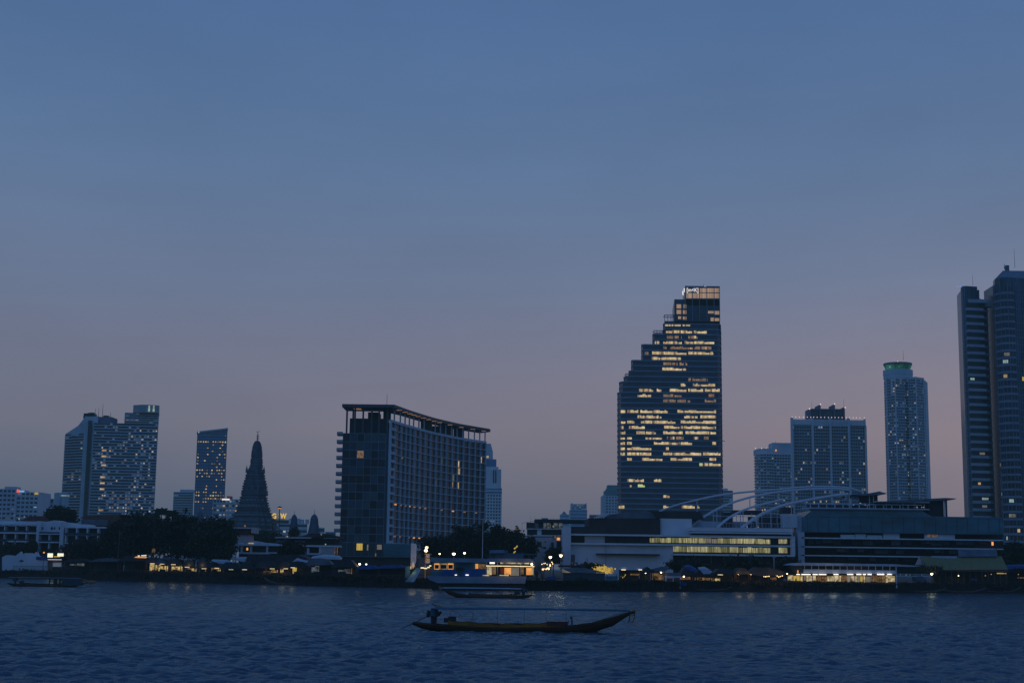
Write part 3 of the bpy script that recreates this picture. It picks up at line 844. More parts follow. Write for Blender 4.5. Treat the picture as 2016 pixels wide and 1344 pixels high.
ROWS = [(300, [(355, 400), (405, 440), (450, 490)]), (328, [(360, 580)]), (355, [(365, 445), (480, 530)]), (383, [(300, 325), (345, 445), (460, 620)]),
 (411, [(345, 610)]), (440, [(285, 470), (480, 615)]), (466, [(245, 265), (285, 415), (500, 585)]), (493, [(283, 440)]), (523, [(345, 475)]), (552, [(340, 468)]),
 (583, [(480, 585)]), (612, [(440, 465), (505, 625)]), (662, [(215, 290), (310, 335), (380, 470), (480, 560), (570, 650)]), (690, [(207, 280), (345, 445), (590, 620)]),
 (722, [(345, 490), (570, 630)]), (774, [(115, 140), (150, 370), (415, 630)]), (803, [(205, 335), (458, 530), (545, 630)]), (831, [(117, 140), (150, 190), (225, 410), (440, 630)]),
 (860, [(117, 130), (160, 245), (350, 630)]), (887, [(115, 140), (200, 305), (345, 450), (465, 630)]), (916, [(115, 138), (150, 175), (250, 338), (365, 455), (510, 535), (565, 590)]),
 (945, [(115, 138), (150, 175), (295, 500), (610, 630)]), (973, [(115, 138), (150, 280), (360, 375)]), (1003, [(115, 138), (150, 280), (345, 550), (560, 655)]),
 (1030, [(150, 175), (230, 340), (385, 500), (595, 630)]), (1063, [(540, 560), (568, 655)]), (1128, [(205, 240), (295, 335)]), (1142, [(150, 205)]), (1173, [(165, 175), (208, 245)]),
 (1237, [(345, 380)]), (1288, [(105, 135), (345, 380), (445, 515), (530, 540)])]
grid = [t[0] for t in tops]
for zy, segs in ROWS:
    pyc = 530 + zy / sc
    top = min(grid, key=lambda g: abs(g + 6.8 - pyc)) if pyc > 645 else pyc - 6.8
    for a, b in segs:
        dim = zy in (523, 355, 722, 583) or (zy in (690, 916) and a > 330)
        wseg(top + 3.9, top + 9.5, 1180 + a / sc, 1180 + b / sc, 'lit_office_dim' if dim or (zy < 540 and rnd.random() < .2) else ('lit_green' if (zy, a) in ((1173, 208), (1063, 540)) else 'lit_office'), keep=.97 if not dim else .85)
# crown glass with big lit panes
def pane(x0, x1, y0, y1, m): MB().quad(*RQ(x0, x1, y0, y1, Y + .8)).build('window', MT[m], OT)
for x0, x1 in ((1351, 1362.5), (1364, 1376.5), (1378, 1391.2), (1392.5, 1405.2), (1406.6, 1416)):
    pane(x0, x1, 577, 587, 'lit_curtain')
    if x0 > 1377: pane(x0, x1, 567.2, 575.5, 'lit_curtain')
for x0, x1, y0, y1 in ((1332, 1341, 599, 607), (1332, 1341, 610, 618), (1335, 1341, 622.5, 628), (1344.5, 1351.5, 610.5, 618), (1344.5, 1351.5, 623, 629), (1394, 1405, 612, 617), (1407, 1416, 612, 619), (1399, 1405, 625, 632), (1407, 1416, 626, 632)):
    pane(x0, x1, y0, y1, 'lit_curtain')
pane(1345, 1351.5, 599, 607, 'lit_dim'); pane(1386, 1390.5, 563, 564.2, 'lit_cool')
body_m.build('wall', MT['glass_blue_dark'], OT)
edge.build('floor_edges', MT['slab_edge'], OT)
mu = MB()
for x in (1349.3, 1363.2, 1377.2, 1391.8, 1405.9, 1417): R(mu, x - .5, x + .5, 563, 632, Y + .3, .6)
for yv in (565.5, 576.2, 588.5): R(mu, 1349, 1417, yv - .6, yv + .6, Y + .35, .5)
mu.build('mullions', MT['slab_edge'], OT)
# open frames on the terraces
for l, pyt, wd in ((1308.5, 619.5, 19), (1287.5, 650, 18), (1265.5, 680, 19), (1245, 712.5, 17), (1231.5, 735, 9)):
    fr = MB(); pyb = pyt + (12.5 if wd > 10 else 11)
    for x in (l, l + wd * .33, l + wd * .66, l + wd): R(fr, x - .45, x + .45, pyt, pyb + 2, Y + 3, .4); R(fr, x - .45, x + .45, pyt, pyb + 2, Y + 12, .4)
    for yy in (pyt, pyt + 4.2): R(fr, l, l + wd, yy, yy + 1.3, Y + 3, .4); R(fr, l, l + wd, yy, yy + 1.3, Y + 12, .4)
    for x in (l, l + wd - .6): R(fr, x, x + .8, pyt, pyt + 1, Y + 3, 9)
    fr.build('roof_frame', MT['tower_dark'], OT)
# sign on the crown, front and left flank
s1 = text_mesh('[m<K]', 3.7, 'sign', 'sign_white', OT, W(1351.5, 574, Y - .3), .86, .3, .04)
q = MB()
xl = W(1349, 575, Y).x
q.quad((xl - .6, Y + 12, W(1349, 574, Y).z), (xl - .6, Y + 8, W(1349, 574, Y).z), (xl - .6, Y + 8, W(1349, 567, Y).z), (xl - .6, Y + 12, W(1349, 567, Y).z))
q.box(xl - 1.1, xl - .7, Y + 4, Y + 5, W(1349, 579, Y).z, W(1349, 572, Y).z); q.box(xl - .9, xl - .2, Y + 1, Y + 1.5, W(1349, 574, Y).z, W(1349, 567, Y).z)
q.build('sign', MT['sign_white'], OT)
antenna(OT, 1385.5, 558, 563, Y + 10, .15)
cr = MB(); p = W(1424, 862, Y); cr.tube([(p.x - 2, Y + 20, p.z), (p.x + 4, Y + 20, p.z - .3)], .2, 4); cr.build('cradle_arm', MT['steel'], OT)

# --- pair of condominiums right of the office tower
Y = 1500
t = thing('apartment_tower', 'pale rounded apartment tower with balcony bands, shorter of the joined pair', 'building', base(1522, Y, 1000))
wall = MB(); wins = []
zt = W(1500, 893, Y).z
pts = fp([(1486.5, 22), (1489.5, 8), (1497, 1), (1510, -2), (1524, 1)], Y); pts2 = fp([(1524, 4), (1562, 4)], Y)
wall.prism(pts + pts2 + [(back(pts2[-1][0], Y, 40), Y + 40), (back(pts[0][0], Y, 30), Y + 40)], LAND, zt)
for a, b in list(zip(pts, pts[1:])) + [tuple(pts2)]:
    floors(wall, wins, Face(a, b), LAND, zt, 40, bay=3.0, lit=randlit(.055, ['lit_warm', 'lit_cool', 'lit_dim'], 40 + int(a[0])), glass='glass', lip=1.0, lipt=.3, lo=.34, hi=.86, edge=.1, pier=.55, pierout=.1)
wall.prism(fp([(1493, 8), (1497, 3), (1510, 0), (1523, 3)], Y) + [(W(1523, 890, Y).x, Y + 30), (W(1493, 890, Y).x, Y + 30)], zt, W(1505, 882, Y).z)
wall.box(W(1523, 890, Y).x, W(1560, 890, Y).x, Y + 6, Y + 32, zt, W(1540, 884, Y).z)
wall.build('wall', MT['tower_pale'], t); put_windows(t, wins)
m = MB(); m.box(W(1523, 875, Y).x, W(1560, 875, Y).x, Y + 8, Y + 30, W(1540, 884, Y).z, W(1540, 870, Y).z); m.build('upper_floor', MT['tower_grey'], t)
m = MB()
for px in (1488, 1500, 1509): p = W(px, 881.5, Y); m.ball((p.x, Y + 2, p.z), .5)
m.build('beacon', MT['beacon'], t)
m = MB(); m.quad(*RQ(1526.5, 1529, 884.5, 888, Y + 3)); m.build('lamp', MT['lit_orange'], t)
antenna(t, 1527, 868, 882, Y + 12, .3)

Y = 1350
t = thing('apartment_tower', 'broad dark apartment tower with four roof fins and a row of roof edge lights', 'building', base(1632, Y, 1000))
wall = MB(); wins = []; piers = MB()
zt = W(1632, 823.5, Y).z
x = lambda px, py=900: W(px, py, Y).x
a, b, c, d, e = x(1559.5), x(1601), x(1636), x(1671.5), x(1707.5)
segs = [((a, 2), (b, 2), 'glass_mid', 1), ((b, 0), (c, 0), 'glass', 2), ((c, 0), (d, 0), 'glass', 3), ((d, 3), (e, 6), 'glass_mid', 4)]
nf = 46
for (p, dy0), (q_, dy1), gl, sd in segs:
    A, B = (p, Y + dy0), (q_, Y + dy1)
    wall.prism([A, B, (back(q_, Y, 40), Y + 40), (back(p, Y, 40), Y + 40)], LAND, zt - (3 if sd in (1, 4) else 1))
    floors(wall, wins, Face(A, B), LAND, zt - 7, nf, bay=2.2, lit=randlit(.05, ['lit_warm', 'lit_dim', 'lit_cool', 'lit_office_dim'], 60 + sd, lambda z, u: 1.6 if .2 < z < .75 else .5), glass=gl, lip=.6, lipt=.17, lo=.2, hi=.95, gap=.05, pier=.25, pierout=.2)
wall.build('wall', MT['tower_grey'], t); put_windows(t, wins)
for px in (1560.3, 1600.5, 1635.5, 1671.8): xx = x(px, 900); piers.box(xx - .9, xx + .9, Y - 2, Y + 3, LAND, zt + .4)
xx = e; piers.box(xx - .8, xx + .3, Y + 4, Y + 8, LAND, zt + .4)
piers.box(a, b, Y + .2, Y + 1.9, zt - 6, zt - 1); piers.box(d, e - 1, Y + 1.5, Y + 3, zt - 6, zt - 1)
piers.build('piers', MT['tower_pale'], t)
m = MB(); zc = W(1632, 803, Y).z
m.box(x(1598, 815), x(1667, 815), Y + 6, Y + 30, zt - 1, W(1632, 819.5, Y).z)
for x0, x1 in ((1598, 1614.5), (1619, 1643), (1647.5, 1664.5)):
    m.box(x(x0, 810), x(x1, 810), Y + 8, Y + 26, W(1632, 819.5, Y).z, W(1632, 804, Y).z)
m.build('upper_floor', MT['glass_mid'], t)
m = MB()
for px, pt in ((1597.5, 803), (1616.8, 795), (1645, 794.5), (1664.5, 800)): m.box(x(px - 1.2, pt), x(px + 1.2, pt), Y + 5, Y + 27, W(px, 819.5, Y).z, W(px, pt, Y).z)
m.box(x(1599, 803), x(1664, 803), Y + 6, Y + 7.5, W(1632, 805, Y).z, W(1632, 803, Y).z)
m.build('fins', MT['tower_dark'], t)
for px in range(1560, 1706, 7):
    p = W(px + rnd.uniform(-1, 1), 823.3 - (px - 1632) * -.0124, Y)
    MB().ball((p.x, Y - 1.5, zt + .9), .45, n=6, m=4).build('beacon', MT['beacon'], t)
for px, py in ((1617, 794.5), (1645, 794), (1595.5, 803.5), (1666, 801)):
    p = W(px, py, Y); MB().ball((p.x, Y + 4, p.z), .7, n=6, m=4).build('beacon', MT['beacon'], t)
antenna(t, 1661, 785, 800, Y + 10, .15); antenna(t, 1598, 789, 803, Y + 10, .12)

# --- round tower with green lit crown
Y = 1400
t = thing('apartment_tower', 'slim round cornered tower crowned by a green lit rooftop bowl', 'building', base(1785, Y, 1000))
wall = MB(); wins = []; piers = MB()
zt = W(1780, 741, Y).z
cols = [(1743.5, 24), (1748, 8), (1765, 0), (1783, 3), (1787.5, 6), (1791, 3), (1806, 1), (1821, 8), (1823.5, 24)]
pts = fp(cols, Y, 860)
wall.prism(pts + [(back(pts[-1][0], Y, 30), Y + 44), (back(pts[0][0], Y, 30), Y + 44)], LAND, zt)
for i, (p, q_) in enumerate(zip(pts, pts[1:])):
    mid = i in (3, 4)
    floors(wall, wins, Face(p, q_), LAND, zt - 2, 68, bay=2.2, lit=randlit(.085 if i in (1, 2, 3, 4, 5) else .035, ['lit_warm', 'lit_dim', 'lit_cool', 'lit_office'], 80 + i, lambda z, u: 1.5 if z > .55 else .8), glass='glass' if mid else 'glass_mid', lip=.5, lipt=.2, lo=.3, hi=.85, gap=.1, edge=.15, pier=0 if mid else .3, pierout=.15)
wall.build('wall', MT['tower_grey'], t); put_windows(t, wins)
for i in (1, 2, 6, 7): piers.box(pts[i][0] - .5, pts[i][0] + .5, pts[i][1] - 1, pts[i][1] + 1, LAND, zt)
piers.build('piers', MT['tower_pale'], t)
c = W(1778.5, 730, Y).x; R1 = 14.2
zz = lambda py: W(1779, py, Y).z
MB().lathe((c, Y + 20), [(R1 * .98, zt), (R1 * .98, zz(735)), (R1, zz(734)), (R1, zz(724)), (R1 * .85, zz(723))], 28).build('drum', MT['tower_grey'], t)
MB().lathe((c, Y + 20), [(R1 * .80, zz(723)), (R1 * .93, zz(713)), (R1 * .2, zz(712.9))], 28).build('bowl', MT['crown_green'], t)
rim = MB().lathe((c, Y + 20), [(R1 * .92, zz(713.5)), (R1 * .97, zz(713.2)), (R1 * .96, zz(710)), (R1 * .3, zz(709.6))], 28)
for k in range(28):
    a_ = 2 * PI * k / 28; rim.tube([(c + R1 * .80 * math.cos(a_), Y + 20 + R1 * .80 * math.sin(a_), zz(723)), (c + R1 * .94 * math.cos(a_), Y + 20 + R1 * .94 * math.sin(a_), zz(713))], .16, 4)
rim.build('rim', MT['tower_dark'], t)
for px, m_ in ((1755, 'lit_cool'), (1773, 'crown_green'), (1801, 'lit_cool')):
    p = W(px, 720, Y); MB().ball((p.x, Y + 6, p.z), .9, n=6, m=4).build('lamp', MT[m_], t)
antenna(t, 1778, 690, 709, Y + 20, .18); p = W(1778.3, 706, Y); MB().ball((p.x, Y + 20, p.z), .6, n=6, m=4).build('beacon', MT['beacon'], t)

# --- twin towers at the right edge
Y = 800
t = thing('apartment_tower', 'dark twin tower with banded balconies cut by the right edge of the picture', 'building', base(1925, Y, 1000))
wall = MB(); wins = []; gl = MB()
x = lambda px, py=800: W(px, py, Y).x
z = lambda py, px=1920: W(px, py, Y).z
# dark curved glass part
gpts = [(W(1899, 800, Y + 14).x, Y + 14), (W(1899.5, 800, Y + 5).x, Y + 5), (x(1904), Y + 1), (x(1911), Y), (x(1934), Y + 1.5)]
gl.prism(gpts + [(back(x(1934), Y, 30), Y + 30), (back(x(1900), Y, 22), Y + 30)], LAND, z(563))
gl.box(x(1930), x(1941), Y + 4, Y + 28, LAND, z(568))
gl.prism([(x(1934), Y + 3), (x(1962), Y + 9), (x(1962), Y + 30), (x(1934), Y + 30)], LAND, z(585, 1940))
nf = 37; z1 = z(597); h = (z1 - LAND) / nf
f1 = Face((x(1909), Y - .6), (x(1944), Y + 1.2)); f3 = Face((x(1948.5), Y + 5.5), (x(1961), Y + 8.4))
r_ = random.Random(3)
for i in range(nf):
    za = LAND + i * h
    f1.box(wall, 0, f1.L, za, za + .38 * h, -1.2, .5)
    f3.box(wall, 0, f3.L, za + .1 * h, za + .45 * h, -1.5, .4)
    if i in (4, 5, 9, 10, 12) or r_.random() < .1:
        u = r_.uniform(0, f1.L * .6); wins.append((MT[r_.choice(['lit_cool', 'lit_dim', 'lit_warm'])], f1.win(u, u + r_.uniform(1.5, 5), za + .5 * h, za + .8 * h, .1)))
    wins.append((MT['glass'], f1.win(0, f1.L, za + .38 * h, za + h, -.05)))
wall.box(x(1905, 590), x(1944, 590), Y - .3, Y + 3, z(596), z(589, 1920))
wall.box(x(1946, 590), x(1961, 590), Y + 6, Y + 10, z(600, 1950), z(586, 1950))
ribs = MB()
for A_, B_ in zip(gpts[1:4], gpts[2:5]):
    f_ = Face(A_, B_); n_ = max(1, int(f_.L / 1.5))
    for k_ in range(n_):
        u_ = f_.L * (k_ + .5) / n_
        if B_[0] < x(1913): f_.box(ribs, u_ - .12, u_ + .12, LAND, z(563) - .5, -.1, .14)
for i in range(nf): 
    for A_, B_ in zip(gpts[1:3], gpts[2:4]):
        f_ = Face(A_, B_); f_.box(ribs, 0, f_.L, LAND + i * h, LAND + i * h + .25, -.1, .1)
ribs.build('glass_ribs', MT['slab_edge'], t)
gl.build('glass_wall', MT['tower_glass'], t)
wall.build('balconies', MT['balcony_band'], t)
put_windows(t, wins)
m = MB()
for i in range(7):
    p = W(1888 + i * 5.5, 562, Y); m.ball((p.x, Y + 3, z(562, 1888 + i * 5.5)), .35, n=5, m=4)
m.build('beacon', MT['beacon_blue'], t)
antenna(t, 1914.5, 540, 562, Y + 10, .1); antenna(t, 1941, 571, 585, Y + 10, .1)

Y = 790
t = thing('apartment_tower', 'tallest curved twin tower at the right edge with a rooftop mast', 'building', base(1995, Y, 1000))
wall = MB(); wins = []; gl = MB()
c0 = x(2004); 
arc = [(W(1964, 800, Y + 22).x, Y + 22), (W(1964.5, 800, Y + 10).x, Y + 10), (W(1968, 800, Y + 4).x, Y + 4), (x(1978), Y), (x(1990), Y - 2), (x(2003), Y - 1), (x(2050), Y + 2)]
gl.prism(arc + [(x(2050), Y + 40), (back(x(1968.5), Y, 20), Y + 40)], LAND, z(547, 1990))
fa = [Face(arc[1], arc[2]), Face(arc[2], arc[3]), Face(arc[3], arc[4]), Face(arc[4], arc[5])]
fb = Face(arc[5], arc[6])
nf = 40; z1 = z(566, 1990); h = (z1 - LAND) / nf
for i in range(nf):
    za = LAND + i * h
    for k, f in enumerate(fa):
        f.box(wall, 0, f.L, za, za + .3 * h, -.6, .35)
        wins.append((MT['glass_mid' if i > 18 else 'glass'], f.win(0, f.L, za + .3 * h, za + h, .03)))  # upper floors get lighter glass, sky reflection put into the colour
    if r_.random() < .12:
        f = r_.choice(fa); u = r_.uniform(0, f.L * .5); wins.append((MT[r_.choice(['lit_warm', 'lit_dim', 'lit_cool', 'lit_office_dim'])], f.win(u, u + r_.uniform(1, 3), za + .4 * h, za + .85 * h, .1)))
for i, (ua, ub, m_) in {3: (0, 3, 'lit_cool'), 8: (0, 5, 'lit_dim'), 10: (1, 4, 'lit_cool'), 29: (0, 4, 'lit_cool'), 27: (0, 3, 'lit_warm')}.items():
    za = LAND + i * h; wins.append((MT[m_], fa[2].win(ua * .5, ub * .7, za + .4 * h, za + .85 * h, .12)))
za = LAND + 27 * h; wins.append((MT['lit_yellow'], fb.win(3.2, 6, za, za + 2.2, .15)))
ribs = MB()
for f_ in fa + [fb]:
    n_ = max(1, int(f_.L / 1.3))
    for k_ in range(n_ + 1): f_.box(ribs, f_.L * k_ / n_ - .07, f_.L * k_ / n_ + .07, LAND, z1 + 2.6, -.1, .22)
for i in range(nf): fb.box(ribs, 0, fb.L, LAND + i * h, LAND + i * h + .18, -.1, .12)
ribs.build('glass_ribs', MT['slab_edge'], t)
gl.build('glass_wall', MT['tower_glass'], t)
wall.build('floor_edges', MT['slab_edge'], t); put_windows(t, wins)
m = MB(); m.hexa([(W(1957, 545, Y + 6).x, Y + 6, z(547, 1990)), (x(2050, 540), Y + 6, z(547, 1990)), (x(2050, 540), Y + 30, z(547, 1990)), (back(W(1957, 545, Y + 6).x, Y + 6, 24), Y + 30, z(547, 1990)), (x(1984, 527), Y + 8, z(527, 1990)), (x(2050, 527), Y + 8, z(527, 1990)), (x(2050, 527), Y + 30, z(527, 1990)), (back(x(1984, 527), Y + 8, 22), Y + 30, z(527, 1990))])
m.build('crown', MT['slab_edge'], t)
antenna(t, 1996.5, 490, 527, Y + 12, .12); antenna(t, 1977, 519, 530, Y + 12, .2)
m = MB(); p = W(1997, 520, Y); m.box(p.x - .9, p.x + .9, Y + 11, Y + 13, z(527, 1997), z(514, 1997)); m.build('roof_plant', MT['tower_dark'], t)
# ------------------------------------------------------------------ temple
def prang(cx, Y, rows, name, label, mat, cat='temple', group=None, hx=None):
    """rows: (py, half width px) from top to base"""
    t = thing(name, label, cat, (cx, Y, LAND), group)
    return t
def square_shape(n_per=7, notch=.10):
    """redented square outline, counter-clockwise, unit half width"""
    c = []
    k = [1.0, .66]
    q = [(1, -.62), (1, .62), (.86, .62), (.86, .86 * .88), (.74, .86 * .88 + .02), (.62, .86), (.62, 1)]
    pts = []
    for r in range(4):
        a = r * PI / 2
        for x, y in [(1, -.5), (1, .5), (.88, .5), (.88, .70), (.70, .70), (.70, .88), (.5, .88)]:
            pts.append((x * math.cos(a) - y * math.sin(a), x * math.sin(a) + y * math.cos(a)))
    return pts
SQ = square_shape()
CXT = W(505.5, 900, 850).x
Y = 850
mpp = Y / FPX
def tz(py): return W(505, py, Y).z
t = thing('temple_tower', 'tall tiered stone temple tower with a gilt spire tip', 'temple', (CXT, Y, LAND))
def ridged(rows, step, amp):
    """rows of (py, half px): fills between them with overhanging mouldings"""
    out = []
    for (pa, ha), (pb, hb) in zip(rows, rows[1:]):
        n = max(1, int(round((pb - pa) / step)))
        for i in range(n):
            u = i / n; u2 = (i + .55) / n; u3 = (i + .62) / n
            h = ha + (hb - ha) * u; h2 = ha + (hb - ha) * u2
            out += [(h * mpp * (1 - amp), tz(pa + (pb - pa) * u)), (h2 * mpp * (1 - amp), tz(pa + (pb - pa) * u2)), (h2 * mpp * (1 + amp), tz(pa + (pb - pa) * (u2 + .02))), (h2 * mpp * (1 + amp), tz(pa + (pb - pa) * min(.98, u2 + .33)))]
    out.append((rows[-1][1] * mpp, tz(rows[-1][0])))
    return out[::-1]
EX = 1.14   # the redents round the outline off a little
def sc_rows(rows): return [(p, h * 1.0) for p, h in rows]
MB().lathe((CXT, Y), ridged([(866.5, .8), (868, 4), (871, 6.2), (876, 8), (884, 9.2), (900, 10.2), (912, 11.2), (921, 12.2)], 3.6, .05), shape=SQ, n=28).build('cusped_spire', MT['temple'], t)
MB().lathe((CXT - .4, Y), ridged([(921, 12.5), (928, 15.5), (931, 16.5), (942, 18.5), (953, 21.5), (962, 22.6), (975, 23.6)], 4.4, .05), shape=SQ, n=28).build('upper_tier', MT['temple'], t)
MB().lathe((CXT - .8, Y), ridged([(975, 23.4), (985, 25.5), (995, 28), (1005, 31.5), (1012, 34), (1020, 37)], 5.0, .055), shape=SQ, n=28).build('middle_tier', MT['temple'], t)
MB().lathe((CXT - 1.2, Y), ridged([(1020, 42), (1024, 43), (1032, 45), (1045, 47), (1062, 52)], 6.5, .035), shape=SQ, n=28).build('base_tier', MT['temple'], t)
for sx in (-1, 1):
    for sy in (-1, 1):
        m = MB(); x = CXT - .5 + sx * 14.5 * mpp; y = Y + sy * 14.5 * mpp
        m.lathe((x, y), [(2.3 * mpp, tz(931)), (1.9 * mpp, tz(925)), (2.1 * mpp, tz(924.5)), (1.0 * mpp, tz(921)), (.15 * mpp, tz(916))], 8); m.build('corner_spire', MT['temple'], t)
# niches in the upper tier, guardian figures along the terraces
m = MB()
for k in (-1, 0, 1):
    x = CXT - .6 + k * 11 * mpp
    w_ = 2.4 * mpp
    m.profile([(x - w_, tz(968)), (x + w_, tz(968)), (x + w_, tz(958)), (x, tz(952)), (x - w_, tz(958))], Y - 24.2 * mpp, Y - 22 * mpp)
m.build('niche', MT['temple_far'], t)
for py, hw, n in ((1015, 34, 24), (1026, 42, 30), (1034, 44, 30), (1044, 46, 32), (997, 27, 20), (986, 24.5, 18)):
    m = MB()
    for i in range(n):
        u = -1 + 2 * (i + .5) / n
        x = CXT - 1 + u * hw * .98 * mpp; yy = Y - hw * mpp * (1.04 if abs(u) < .5 else .93 if abs(u) < .72 else .76) - .3
        m.box(x - .28, x + .28, yy - .5, yy, tz(py + 1), tz(py - 3.2))
    m.build('figure_row', MT['stucco_pale'], t, kind='stuff')
m = MB(); x = CXT + .1
m.tube([(x, Y, tz(868)), (x, Y, tz(850))], .28, 5, .1)
for py, r in ((864, .9), (861, 1.05), (858, .9), (855, .6)):
    m.lathe((x, Y), [(.1, tz(py + 1.2)), (r, tz(py)), (.1, tz(py - 1.4))], 8)
m.tube([(x - .9, Y, tz(849)), (x, Y, tz(850.5)), (x + .9, Y, tz(848.3))], .15, 4)
m.build('finial', MT['gilt'], t)

def small_prang(cxp, ptop, phalf, Y, label, pbase=1046, tip=7):
    x = W(cxp, 1030, Y).x; k = Y / FPX
    z = lambda py: W(cxp, py, Y).z
    t = thing('temple_spire', label, 'temple', (x, Y, LAND))
    H_ = pbase - ptop
    rows = [(ptop, .6), (ptop + .05 * H_, phalf * .32), (ptop + .12 * H_, phalf * .52), (ptop + .22 * H_, phalf * .64), (ptop + .45 * H_, phalf * .72), (ptop + .52 * H_, phalf * .78), (ptop + .8 * H_, phalf * .98), (pbase, phalf * 1.2)]
    out = []
    for (pa, ha), (pb, hb) in zip(rows, rows[1:]):
        n = max(1, int((pb - pa) / 2.2))
        for i in range(n):
            h = (ha + (hb - ha) * i / n) * k
            out += [(h * .96, z(pa + (pb - pa) * i / n)), (h * 1.04, z(pa + (pb - pa) * (i + .6) / n))]
    out += [(rows[-1][1] * k, z(pbase)), (rows[-1][1] * k, LAND)]
    MB().lathe((x, Y), out[::-1], shape=SQ, n=28).build('tower', MT['temple_far'], t)
    MB().tube([(x, Y, z(ptop + 1)), (x, Y, z(ptop - tip))], .22, 5, .06).build('finial', MT['gilt'], t)
small_prang(579, 1011.5, 8.5, 880, 'small dark temple spire beside the lit white office block, left of two')
small_prang(618.5, 1010.5, 11, 820, 'larger small temple spire near the hotel balconies, tapering to a needle', pbase=1054, tip=8)
small_prang(393.5, 1004, 8.5, 860, 'dim temple spire in front of the slanted blue glass tower')

# stadium-style mast lamp
Y = 560
p = W(548.5, 1060, Y)
t = thing('lamp_mast', 'tall lamp mast with one orange lamp right of the temple', 'lamp', (p.x, Y, LAND))
zt = W(549, 999, Y).z
MB().tube([(p.x, Y, LAND), (p.x, Y, zt)], .3, 6, .16).build('pole', MT['steel_dark'], t)
MB().lathe((p.x, Y), [(.2, zt - .5), (.9, zt), (.9, zt + .2), (.1, zt + .6)], 10).build('lamp_head', MT['steel_dark'], t)
MB().ball((p.x, Y, zt - .1), .75, .75, .28, n=10, m=5).build('bulb', MT['lit_orange'], t)

# ------------------------------------------------------------------ curved hotel
Yh = 616
cv = [(770, 616), (800, 636), (850, 668), (900, 694), (950, 714), (960, 718)]
def hY(px):
    for (a, ya), (b, yb) in zip(cv, cv[1:]):
        if px <= b: return ya + (yb - ya) * (px - a) / (b - a)
    return cv[-1][1]
HT = thing('hotel', 'curved hotel slab with gridded windows and a roof canopy on columns', 'building', base(800, 650))
fins_px = [763, 771.5, 783.5, 793, 801.5, 810, 820.5, 831, 842, 853, 863.5, 874, 885.5, 896.5, 908, 919.5, 931, 941.5, 952]
# plan points of the fins, measured at mid height
pts = []
for px in fins_px:
    q = px + 1.5
    yy = Yh + (hY(px + 7) - Yh)
    pts.append((W(q, 950, yy).x, yy))
zb, ztp = W(762, 1068, Yh).z, W(771, 830, Yh).z
NF = 15; fh = (ztp - zb) / NF
core = MB()
back = [(pts[-1][0] - 14, pts[-1][1] + 14), (W(668, 950, Yh).x, Yh + 60)]
lx0 = W(672.5, 950, Yh).x
zend = W(715, 853, Yh).z
core.prism([(lx0, Yh)] + pts[:1] + [(pts[0][0] - .5, Yh + 12), (lx0 - .5, Yh + 12)], LAND, zend)
core.prism([(lx0 - .5, Yh + 12), (pts[0][0] - .4, Yh + 12), pts[0]] + pts[1:] + [(pts[-1][0] - 4, pts[-1][1] + 16), (lx0 - 1, Yh + 50)], LAND, zend)
core.prism([(pts[0][0] - 3, Yh + 6), (pts[0][0], Yh + .3)] + pts[1:] + [(pts[-1][0] - 4, pts[-1][1] + 10), (pts[6][0] - 8, pts[6][1] + 10), (pts[0][0] - 5, Yh + 20)], zend, ztp - .3)
core.build('wall', MT['hotel_teal'], HT)
frame = MB(); wins = []
rh = random.Random(21)
litcells = {(0, 8): 'lit_yellow', (10, 11): 'lit_faint', (13, 11): 'lit_office', (13, 10): 'lit_warm', (12, 9): 'lit_faint', (4, 9): 'lit_faint', (17, 12): 'lit_office', (13, 8): 'lit_office', (12, 8): 'lit_office_dim', (9, 8): 'lit_faint'}
for b in range(len(pts) - 1):
    f = Face(pts[b], pts[b + 1])
    for i in range(NF):
        z0 = zb + i * fh
        f.box(frame, -.1, f.L + .1, z0 - .16, z0 + .16, -.3, .9)
        key = (b, i)
        # each bay: glazing set back, with a door leaf and a curtain strip
        g = rh.choice(['glass', 'glass', 'glass_mid', 'glass_mid', 'glass_black'])
        sp = rh.choice((.45, .5, .62))
        wins.append((MT[litcells.get(key, g)], f.win(.3, .3 + (f.L - .6) * sp, z0 + .25, z0 + fh - .3, .05)))
        wins.append((MT[rh.choice(['glass', 'glass_mid', 'hotel_teal'])], f.win(.36 + (f.L - .6) * sp, f.L - .3, z0 + .25, z0 + fh - .3, .05)))
        if (i == 4 and b in (1, 2, 3, 4, 5, 6, 7, 10, 12, 14, 16)) or (i == 0 and 1 <= b <= 12 and rh.random() < .8) or rh.random() < .02:
            wins.append((MT['lit_orange' if rh.random() < .4 else 'lit_office_dim'], f.win(f.L * .25, f.L * .7, z0 + fh - .75, z0 + fh - .28, .07)))
        if b == 0: f.box(frame, -.4, f.L, z0 + .15, z0 + 1.0, .85, .95)
    f.box(frame, -.1, f.L + .1, ztp - .2, ztp + .9, -.3, .9)
    f.box(frame, -.1, f.L + .1, zb - 2.6, zb - .2, -.2, .75)
    f.box(frame, -.18, .18, zb - .2, ztp + .9, -.2, .85)
f.box(frame, f.L - .2, f.L + .2, zb - .2, ztp + .9, -.2, .85)
frame.build('frame', MT['hotel_frame'], HT)
